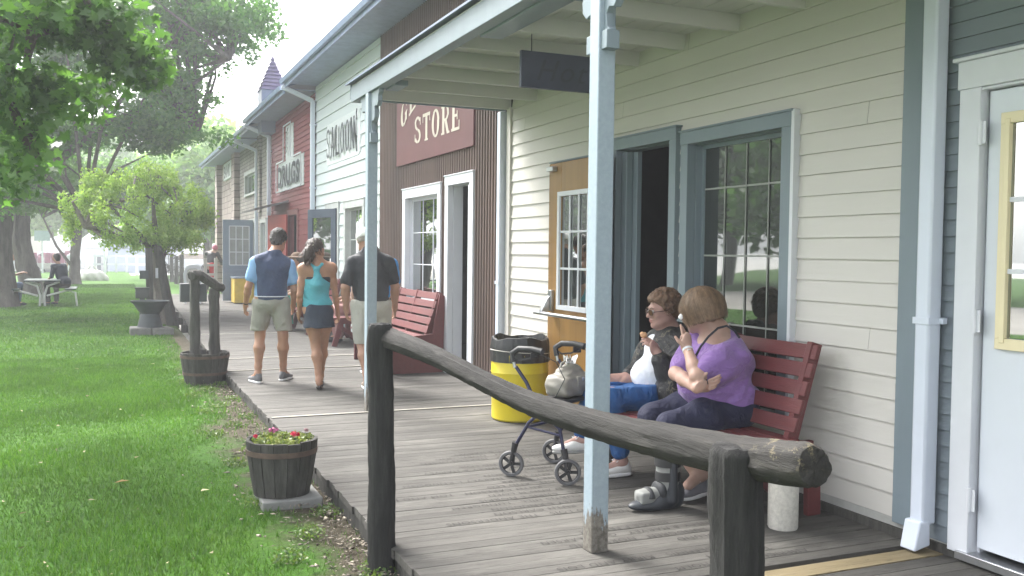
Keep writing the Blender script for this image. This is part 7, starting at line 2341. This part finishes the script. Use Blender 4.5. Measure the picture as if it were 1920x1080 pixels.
def older_woman():
    Y0 = 5.22
    K = aty
    r = thing('person', 'seated older woman with glasses, short curly hair, patterned black jacket and bright blue trousers', 'person', (3.3, Y0, 0))
    pel = Vector((3.36, Y0, .53)); bel = Vector((3.31, Y0, .64)); ch = Vector((3.36, Y0, .79)); nk = K(1262, 622, Y0)
    hd = K(1243, 581, Y0)
    HF = frame(Vector((-1, .10, -.12)))
    shL, shR = K(1280, 655, 5.06), K(1220, 657, 5.38)
    elL = K(1258, 732, 4.98); wrL = K(1233, 662, 5.03)
    elR = K(1197, 688, 5.44); wrR = K(1177, 704, 5.33)
    hipL, hipR = Vector((3.38, 5.12, .50)), Vector((3.38, 5.32, .50))
    knL, knR = Vector((2.90, 5.10, .52)), Vector((2.93, 5.34, .58))
    anL, anR = K(1166, 866, 5.14), Vector((2.79, 5.27, .225))
    sd = SD(); u, f, rt = HF.col[2], HF.col[1], HF.col[0]
    head_sd(sd, hd, HF, .97, nose=1.03)
    sd.cone(hd - u * .06 - f * .025, nk, .043, .050, k=.04); sd.cone(nk, (shL + shR) / 2, .05, .07, k=.05)
    sd.cone(shL, shR, .056, k=.07); sd.ell(ch + Vector((.02, 0, 0)), (.10, .16, .15), k=.06); sd.ell(bel + Vector((.02, 0, 0)), (.12, .15, .15), k=.06); sd.ell(pel, (.16, .17, .11), k=.05)
    sd.chain([shL, elL], [.055, .042], k=.03); sd.chain([elL, elL * .6 + wrL * .4, wrL], [.040, .039, .026], k=.02)
    dL = (K(1207, 628, 5.07) - wrL).normalized()
    hand_sd(sd, wrL, dL, Vector((-.35, .93, .0)), Vector((.85, .3, .4)), s=.92, curls=[.35, .45, .55, .65], thumb=.9)
    sd.chain([shR, elR], [.055, .042], k=.03); sd.chain([elR, wrR], [.040, .026], k=.02)
    hand_sd(sd, wrR, Vector((-1, -.1, -.25)), Vector((0, .1, -1)), Vector((-.2, -1, 0)), s=.95, curls=[.5, .55, .6, .6], thumb=.6)
    for a, b, c in ((hipL, knL, anL), (hipR, knR, anR)):
        sd.chain([a, b], [.09, .060], k=.04); sd.chain([b, b * .6 + c * .4, c], [.054, .055, .036], k=.03)
    sd.cone(anL, anL + Vector((-.12, 0, -.05)), .034, .028, k=.03); sd.cone(anR, anR + Vector((-.12, .02, -.04)), .034, .028, k=.03)
    obj('body', sd.mesh(.005), skin('pale_pink_skin', (.40, .245, .205)), r, angle=180)
    # white tee
    s = SD(); s.ell(ch + Vector((.012, 0, -.01)), (.124, .165, .16), k=.06); s.ell(bel + Vector((-.018, 0, -.02)), (.150, .16, .14), k=.06); s.ell(pel + Vector((-.02, 0, .03)), (.150, .165, .10), k=.05)
    s.cone(nk + Vector((-.05, 0, .03)), nk + Vector((-.03, 0, .15)), .07, .1, k=.01, sub=True); s.cut((0, 0, .53), (0, 0, -1)); s.fn = folds(.0035, 30, 12)
    obj('tee_shirt', s.mesh(.006), mat('white_cotton', (.66, .68, .74), .8, var=.03), r, angle=180)
    # patterned jacket: open at the front
    jm = jacket_mat()
    s = SD(); s.ell(ch + Vector((.035, 0, -.01)), (.150, .205, .18), k=.06); s.ell(bel + Vector((.06, 0, -.01)), (.175, .205, .17), k=.06); s.ell(pel + Vector((.06, -.0, .0)), (.17, .205, .115), k=.05)
    s.cone(shL, shR, .080, k=.07); s.cone(nk + Vector((.03, 0, .0)), nk + Vector((.03, 0, -.06)), .066, .11, k=.04)
    # opening: take away the middle of the front
    s.ell(bel + Vector((-.20, .065, .05)), (.20, .165, .50), k=.02, sub=True)
    s.chain([shL, shL * .5 + elL * .5, elL], [.078, .078, .072], k=.05); s.chain([elL, elL * .5 + wrL * .5, elL * .22 + wrL * .78], [.070, .058, .060], k=.03)
    s.cone(elL, K(1250, 762, 5.0), .065, .05, k=.05)
    s.chain([shR, shR * .5 + elR * .5, elR], [.072, .066, .056], k=.04); s.chain([elR, elR * .1 + wrR * .9], [.056, .044], k=.03)
    s.cone(elL + Vector((.03, .05, -.05)), pel + Vector((-.10, -.16, .01)), .075, .06, k=.05)
    s.fn = folds(.006, 24, 14)
    obj('jacket', s.mesh(.006), jm, r, angle=180)
    s = SD(); s.cone(nk + Vector((.035, -.05, .035)), nk + Vector((-.055, -.06, -.075)), .026, .020, k=.02); s.cone(nk + Vector((.035, .05, .035)), nk + Vector((-.055, .05, -.07)), .026, .020, k=.02); s.cone(nk + Vector((.045, -.05, .03)), nk + Vector((.045, .05, .03)), .030, k=.02)
    obj('collar', s.mesh(.005), mat('black_knit', (.018, .019, .025), .85, var=.2), r, angle=180)
    # blue trousers
    s = SD(); s.ell(pel + Vector((-.01, 0, -.02)), (.185, .19, .095), k=.05)
    for a, b, c, e in ((hipL, knL, anL, .18), (hipR, knR, anR, .12)):
        s.chain([a, a * .5 + b * .5, b], [.108, .098, .078], k=.04); s.chain([b, b * .5 + c * .5, b * e + c * (1 - e)], [.076, .070, .060], k=.03)
    s.cut(pel + up_(.055), (.0, 0, 1)); s.fn = folds(.0045, 28, 15)
    obj('trousers', s.mesh(.006), mat('bright_blue_trouser', (.010, .075, .235), .75, var=.10, bump=.15, bscale=120), r, angle=180)
    # hair: short curls
    hm = mat('auburn_brown_hair', (.15, .085, .050), .5, var=.35, vscale=45, bump=.6, bscale=120)
    s = SD(); s.ell(hd + u * .045 - f * .020, [.088, .105, .088], npR(HF), k=.03); s.ell(hd - u * .005 - f * .065, [.078, .055, .075], npR(HF), k=.03); s.ell(hd + u * .082 + f * .050, [.06, .045, .035], npR(HF), k=.02)
    s.cut(hd + f * .045 + u * .035, (f - u * 1.1)); 
    rr = random.Random(9)
    for k in range(150):
        d = Vector((rr.gauss(0, 1), rr.gauss(0, 1), rr.gauss(0, 1) + .6)).normalized()
        p = Vector((d.x * .090, d.y * .110 - .018, d.z * .092 + .045))
        if p.y > .035 and p.z < .075: continue
        if p.z < -.04 : continue
        s.ell(hd + HF @ p, (.014, .014, .014), k=.008)
    s.fn = lambda X, Y, Z: .0022 * np.sin(X * 190 + 3 * np.sin(Z * 120)) * np.sin(Z * 170 + 2 * np.sin(Y * 150))
    ho = obj('hair', s.mesh(.0042), hm, r, angle=180)
    tufts(ho, hm, hd, HF, 2200, (.092, .110, .094), (0, -.020, .044), lambda p: p.z > -.055 and (p.y < .02 or p.z > .065), L=.034, w=.0028, curl=1.3, fall=.2, seed=4)
    # face details
    q = HF; P = lambda a, b, d: hd + (rt * a + f * b + u * d) * .97
    gm = mat('dark_tortoise_frame', (.05, .02, .012), .3)
    g = G()
    for sg in (-1, 1):
        g.ring(P(sg * .032, .108, -.004), .022, .0026, axis=f * 1 + rt * sg * .25, n=24, k=6, sc=(1, .78))
        g.tube([P(sg * .054, .100, .000), P(sg * .078, .05, .002), P(sg * .081, -.005, .000), P(sg * .080, -.018, -.018)], .0026, 6)
    g.tube([P(-.011, .114, .0), P(0, .117, .003), P(.011, .114, .0)], .002, 6)
    gl = obj('glasses', g, gm, r)
    for sg in (-1, 1):
        n = (f + rt * sg * .25).normalized()
        M = frame(n)
        g = G(); g.lathe([(.0, 0), (.0205, 0)], P(sg * .032, .1085, -.004), 20, cap=False, M=Matrix((M.col[0], M.col[2], M.col[1])).transposed()); obj('lens', g, mat('brown_tinted_lens', (.10, .05, .03), .1), gl)
    for sg in (-1, 1):
        obj('eye', G().sphere(P(sg * .031, .0885, .0), .0115, 14, 10), mat('eye_white', (.55, .52, .5), .25), r)
        obj('eyebrow', G().tube([P(sg * .014, .102, .022), P(sg * .032, .100, .028), P(sg * .05, .088, .022)], [.003, .0035, .002], 6), hm, r)
    s = SD(); s.ell(P(0, .098, -.0585), [.021, .008, .0052], npR(HF), k=.003); s.ell(P(0, .096, -.0690), [.018, .008, .0055], npR(HF), k=.003); obj('lips', s.mesh(.002, .01), mat('muted_lips', (.33, .13, .11), .45), r, angle=180)
    d = (wrR - elR).normalized(); g = G(); g.tube([wrR - d * .02, wrR], [.03, .029], 16); obj('watch', g, M_black, r)
    # white shoes
    ws = mat('white_leather', (.72, .71, .69), .45, var=.04); so = mat('white_rubber', (.7, .7, .7))
    shoe(r, anL, Vector((-1, .02, 0)), ws, so, z0=.004, lace=M_trimwhite, s=.98, h=.0045)
    shoe(r, anR + Vector((0, 0, .0)), Vector((-1, .05, .03)), ws, mat('grey_rubber', (.3, .3, .29), .7), lace=M_trimwhite, s=.98, tilt=1, h=.0045)
    # things held
    rg = SD(); c = K(1207, 628, 5.09); rg.ell(c, (.022, .020, .018), k=.01).ell(c + Vector((-.012, 0, .010)), (.014, .014, .010), k=.005); rg.fn = lambda X, Y, Z: .002 * np.sin(X * 300) * np.sin(Z * 260)
    place_origin(tag(obj('snack', rg.mesh(.003, .01), mat('biscuit', (.62, .36, .20), .8, var=.1), angle=180), 'small orange biscuit held in the raised hand of the older woman', 'snack'), c)
    rg = SD(); c = K(1163, 716, 5.40); rg.ell(c, (.022, .018, .022), k=.01); rg.fn = lambda X, Y, Z: .003 * np.sin(X * 200) * np.sin(Z * 180 + Y * 90)
    place_origin(tag(obj('tissue', rg.mesh(.0035, .01), mat('white_tissue', (.8, .8, .8)), angle=180), 'crumpled white tissue held in the lowered hand of the older woman', 'tissue'), c)
def jacket_mat():
    m = mat('black_patterned_velvet', (.018, .018, .020), .6, var=.3, bump=.4, bscale=60)
    nt = m.node_tree; b = nt.nodes['Principled BSDF']
    src = b.inputs['Base Color'].links[0].from_socket
    n = _noise(nt, 16, 3, .6)
    w = nt.nodes.new('ShaderNodeTexVoronoi'); w.feature = 'DISTANCE_TO_EDGE'; w.inputs['Scale'].default_value = 22
    nt.links.new(n.outputs['Color'], w.inputs['Vector']) if False else None
    tc = nt.nodes.new('ShaderNodeTexCoord'); ad = nt.nodes.new('ShaderNodeVectorMath'); ad.operation = 'MULTIPLY_ADD'
    ad.inputs[1].default_value = (.10, .10, .10)
    nt.links.new(n.outputs['Color'], ad.inputs[0]); nt.links.new(tc.outputs['Object'], ad.inputs[2]); nt.links.new(ad.outputs[0], w.inputs['Vector'])
    f1 = ramp(nt, w.outputs['Distance'], [(.02, .8), (.07, 0.0)]).outputs[0]
    n2 = _noise(nt, 7, 3, .6); f2 = ramp(nt, n2.outputs['Fac'], [(.50, 0.0), (.56, 1.0)]).outputs[0]
    ml = nt.nodes.new('ShaderNodeMath'); ml.operation = 'MULTIPLY'; nt.links.new(f1, ml.inputs[0]); nt.links.new(f2, ml.inputs[1])
    nt.links.new(mixc(nt, ml.outputs[0], src, (.17, .15, .10)), b.inputs['Base Color'])
    return m
older_woman()

# ------------------------------------------------------------------ people farther off
def seated(label, loc, heading, top, bottom, hair, skirt=None, lean=.12, arms=((-.20, .25), (.20, .25)), az=.66, h=.011, hat=None, seat=.45, kneel=None, group=None, apart=.12):
    r = thing('person', label, 'person', loc, heading, group)
    z = seat
    hd = Vector((0, lean * 1.35, z + .78)); nk = Vector((0, lean, z + .62))
    sL, sR = Vector((-.18, lean * .9, z + .54)), Vector((.18, lean * .9, z + .54))
    sd = SD(); F = frame((0, 1, -.3))
    head_sd(sd, hd, F); sd.cone(hd - up_(.06), nk, .05, .055, k=.03); sd.cone(sL, sR, .055, k=.05); sd.ell((0, lean * .5, z + .38), (.155, .11, .20), k=.05); sd.ell((0, 0, z + .10), (.17, .13, .12), k=.05)
    for sg, s_ in ((-1, sL), (1, sR)):
        e = Vector((sg * .25, lean * .6 + .06, z + .28)); w = Vector((arms[0 if sg < 0 else 1][0], .30 + arms[0][1] * .2, az))
        sd.chain([s_, e, w], [.045, .038, .026], k=.02); hand_sd(sd, w, (w - e).normalized(), (0, 0, -1), (-sg, 0, 0))
        k = Vector((sg * apart, .43, z + .06)); a = Vector((sg * apart * .9, .40, .09))
        sd.chain([Vector((sg * .09, .02, z + .07)), k], [.085, .06], k=.03); sd.chain([k, a], [.055, .036], k=.02); sd.cone(a, a + Vector((0, .13, -.05)), .036, .03, k=.02)
    obj('body', sd.mesh(h), SK_mid, r, angle=180, local=True)
    s = SD(); s.cone(sL, sR, .070, k=.05); s.ell((0, lean * .5, z + .37), (.178, .135, .23), k=.05); s.ell((0, 0, z + .14), (.19, .155, .14), k=.05)
    for sg, s_ in ((-1, sL), (1, sR)): s.chain([s_, Vector((sg * .25, lean * .6 + .06, z + .28))], [.062, .056], k=.03)
    s.cone(nk + Vector((0, .04, .02)), nk + Vector((0, .02, .12)), .06, .08, k=.01, sub=True); s.fn = folds(.005, 20, 3)
    obj('shirt', s.mesh(h), top, r, angle=180, local=True)
    s = SD(); s.ell((0, .02, z + .06), (.185, .16, .10), k=.05)
    if skirt:
        for sg in (-1, 1): s.chain([Vector((sg * .09, .02, z + .06)), Vector((sg * .12, .43, z + .05)), Vector((sg * .13, .44, .16))], [.11, .10, .15], k=.08)
        s.cut((0, 0, .14), (0, 0, -1)); s.fn = lambda X, Y, Z: .012 * np.sin(X * 45 + 3 * np.sin(Z * 5)) * np.clip(1.2 - Z * 1.6, 0, 1)
    else:
        for sg in (-1, 1): s.chain([Vector((sg * .09, .02, z + .06)), Vector((sg * apart, .43, z + .06)), Vector((sg * apart * .9, .40, .13))], [.10, .075, .060], k=.04)
        s.fn = folds(.005, 24, 4)
    obj('skirt' if skirt else 'trousers', s.mesh(h), bottom, r, angle=180, local=True)
    s = SD(); s.ell(hd + Vector((0, -.03, .03)), (.086, .098, .10), k=.03); s.ell(hd + Vector((0, -.06, -.03)), (.075, .055, .09), k=.03); s.cut(hd + Vector((0, .05, 0)), (0, 1, -.4)); obj('hair', s.mesh(.008), hair, r, angle=180, local=True)
    if hat:
        s = SD(); s.ell(hd + up_(.09), (.095, .11, .07), k=.02); s.ell(hd + up_(.065), (.20, .21, .018), k=.02); obj('hat', s.mesh(.008), hat, r, angle=180, local=True)
    for sg in (-1, 1):
        s = SD(); s.ell((sg * apart * .9, .47, .045), (.045, .12, .042), k=.01); s.cut((0, 0, .004), (0, 0, -1)); obj('shoe', s.mesh(.008), M_black, r, angle=180, local=True)
    return r
def far_people():
    dh = MATS['dark_brown_hair']; bh = MATS['brown_hair']
    stripe = mat('green_striped_cotton', (.04, .20, .15), .8, var=.7, vscale=5, stretch=(14, 14, .4))
    p = aty(566, 560, 16.7)
    seated('seated woman in green striped long skirt and brown hat on the farther saloon bench', (p.x + .12, 16.7, 0), PI / 2, mat('mint_blouse', (.25, .42, .36), .8), stripe, bh, skirt=True, hat=mat('brown_straw', (.18, .12, .085), .9, bump=.4), lean=.15)
    p = aty(670, 560, 14.3)
    seated('seated person in navy top with pink trousers on the nearer saloon bench', (p.x + .10, 14.3, 0), PI / 2, mat('navy_skirt_cloth', (.014, .024, .045)), mat('dusty_pink_cloth', (.36, .20, .19), .8), dh)
    cx, Y, zt = PT
    b1 = aty(121, 545, Y + .5)
    seated('person in dark navy jacket sitting at the right of the picnic table', (b1.x, Y + .45, LAWNZ), .85, mat('navy_jacket', (.015, .022, .04), .8, var=.15), mat('dark_brown_cloth', (.035, .028, .024), .85), dh, seat=.50, lean=.20, az=.68, apart=.16)
    b0 = aty(20, 545, Y + .6)
    seated('person in jeans and dark top at the picnic table, mostly hidden behind the maple trunk', (b0.x - .22, Y + .55, LAWNZ), -PI / 2, mat('dark_brown_cloth', (.035, .028, .024)), mat('blue_denim', (.045, .09, .17), .85, var=.2), dh, seat=.48, lean=.16, az=.86, arms=((-.16, .9), (.16, .9)))
    # person in red and black trousers by the end of the bricks
    J = dict(head=(.10, .22, 1.42), look=(.3, 1, -.8), neck=(.06, .10, 1.34), shL=(-.12, .08, 1.28), shR=(.22, .10, 1.26), waist=(0, .0, 1.03), hipL=(-.09, -.05, .86), hipR=(.09, -.05, .86), elL=(-.10, .25, 1.08), elR=(.28, .28, 1.02), wrL=(.02, .40, .95), wrR=(.22, .46, .92),
             knL=(-.10, .02, .48), knR=(.10, .05, .48), anL=(-.11, 0, .09), anR=(.11, .05, .09), toeL=(0, 1, 0), toeR=(0, 1, 0))
    r, V, HF, bR = walker('person', 'person with pink hair and red and black patched trousers by the brick corner', 393, 549, -.5, J, SK_fair, h=.012)
    s = SD(); s.cone(V('shL'), V('shR'), .07, k=.05); s.ell((.04, .05, 1.15), [.16, .12, .18], bR, k=.05); s.ell((.0, 0, .99), [.155, .12, .15], bR, k=.05)
    for q in 'LR': s.chain([V('sh' + q), V('el' + q), V('wr' + q)], [.062, .055, .04], k=.03)
    obj('top', s.mesh(.012), M_black, r, angle=180, local=True)
    for mt, q, w in ((M_black, 'L', 0), (mat('red_cloth', (.45, .02, .03), .8), 'R', 1)):
        s = SD(); s.ell(V('hip' + q) + Vector((0, 0, .02)), (.11, .13, .12), k=.04); s.chain([V('hip' + q), V('kn' + q), V('an' + q)], [.10, .085, .08], k=.02)
        s.cut((0, 0, .1), (0, 0, -1)); o = obj('trouser_leg', s.mesh(.012), mt, r, angle=180, local=True)
        a = V('kn' + q) + Vector((0, -.09, .14 if w else -.12))
        g = G(); g.prism([(-.08, 0), (0, -.16), (.08, 0), (0, .16)], a, (1, 0, 0), (0, 0, 1), -.02); g2 = G(); g2.prism([(-.09, 0), (0, -.17), (.09, 0), (0, .17)], V('kn' + q) + Vector((0, -.085, .22)), (1, 0, 0), (0, 0, 1), -.03)
        obj('patch', g2, MATS['red_cloth'] if not w else M_black, o, local=True)
    s = SD(); s.ell(V('head') + Vector((0, -.03, .05)), (.09, .10, .10), k=.02); obj('hair', s.mesh(.01), mat('pink_hair', (.42, .10, .16), .7), r, angle=180, local=True)
    # pale figure by the boulder
    k = .82
    J = {a: tuple(c * k for c in b) if isinstance(b, tuple) and not a.startswith(('look', 'toe')) else b for a, b in dict(head=(0, .05, 1.46), look=(.5, 1, -.2), neck=(0, 0, 1.34), shL=(-.17, 0, 1.26), shR=(.17, 0, 1.27), waist=(0, 0, 1.02), hipL=(-.09, 0, .82), hipR=(.09, 0, .82), elL=(-.23, 0, .99), elR=(.23, .02, .98),
             wrL=(-.22, .1, .78), wrR=(.20, .15, .80), knL=(-.09, .1, .46), knR=(.09, -.02, .46), anL=(-.09, .15, .1), anR=(.09, -.1, .1), toeL=(0, 1, 0), toeR=(0, 1, 0)).items()}
    r, V, HF, bR = walker('person', 'small standing figure in white clothes beside the far boulder', 135, 523, .2, J, SK_mid, h=.016)
    s = SD(); s.cone(V('shL'), V('shR'), .07, k=.05); s.ell((0, 0, .9), [.17, .13, .30], bR, k=.05); s.cone((0, 0, .75), (0, 0, .45), .16, .17, k=.05)
    for q in 'LR': s.chain([V('sh' + q), V('el' + q)], [.065, .06], k=.03)
    obj('dress', s.mesh(.014), mat('white_cotton', (.66, .68, .74)), r, angle=180, local=True)
    s = SD(); s.ell(V('head') + Vector((0, -.02, .05)), (.09, .10, .09), k=.02); obj('hair', s.mesh(.012), bh, r, angle=180, local=True)
far_people()

def add_wrinkles(name, scale=11, dist=.012, strength=.8, stretch=(1, 1, 1)):
    """soft creases in cloth: a second, larger bump under the weave"""
    m = MATS.get(name)
    if not m: return
    nt = m.node_tree; b = nt.nodes['Principled BSDF']
    n = _noise(nt, scale, 3, .55, stretch=stretch)
    n.inputs['Distortion'].default_value = 1.2
    bp = nt.nodes.new('ShaderNodeBump'); bp.inputs['Strength'].default_value = strength; bp.inputs['Distance'].default_value = dist
    nt.links.new(n.outputs['Fac'], bp.inputs['Height'])
    if b.inputs['Normal'].links: nt.links.new(b.inputs['Normal'].links[0].from_socket, bp.inputs['Normal'])
    nt.links.new(bp.outputs[0], b.inputs['Normal'])
for nm, sc, ds in (('purple_jersey', 9, .030), ('navy_trouser_cloth', 9, .03), ('bright_blue_trouser', 9, .035), ('white_cotton', 9, .02), ('black_patterned_velvet', 10, .03), ('navy_knit', 7, .02), ('black_pique', 6, .03),
                   ('grey_khaki_cloth', 7, .035), ('pale_stone_cloth', 7, .035), ('turquoise_jersey', 9, .025), ('light_blue_cloth', 8, .02), ('navy_skirt_cloth', 7, .03), ('bright_blue_cloth', 7, .03)):
    add_wrinkles(nm, sc, ds, stretch=(1, 1, 1.6) if 'jersey' in nm else (1, 1, .8))
c = aty(1276, 594, 4.60)
rg = SD(); rg.ell(c, (.010, .015, .019), k=.01); rg.fn = lambda X, Y, Z: .003 * np.sin(X * 200) * np.sin(Z * 180 + Y * 90)
place_origin(tag(obj('tissue', rg.mesh(.0035, .01), MATS['white_tissue'], angle=180), 'white tissue held to the cheek by the woman in purple', 'tissue'), c)

# ================================================================== lens veil
def veil_haze():  # unseen volume added to give the pale veil of the lens
    o = obj('veil_haze', box((-262, -62, -1.3), (262, 522, 22)), bpy.data.materials.new('thin_lens_veil'), smooth=False)
    m = o.data.materials[0]
    m.use_nodes = True
    nt = m.node_tree
    nt.nodes.remove(nt.nodes['Principled BSDF'])
    v = nt.nodes.new('ShaderNodeVolumePrincipled')
    v.inputs['Color'].default_value = (.93, .96, 1, 1)
    v.inputs['Density'].default_value = 0.0029
    v.inputs['Anisotropy'].default_value = 0.3
    nt.links.new(v.outputs[0], nt.nodes['Material Output'].inputs['Volume'])
    tag(o, kind='stuff')
veil_haze()
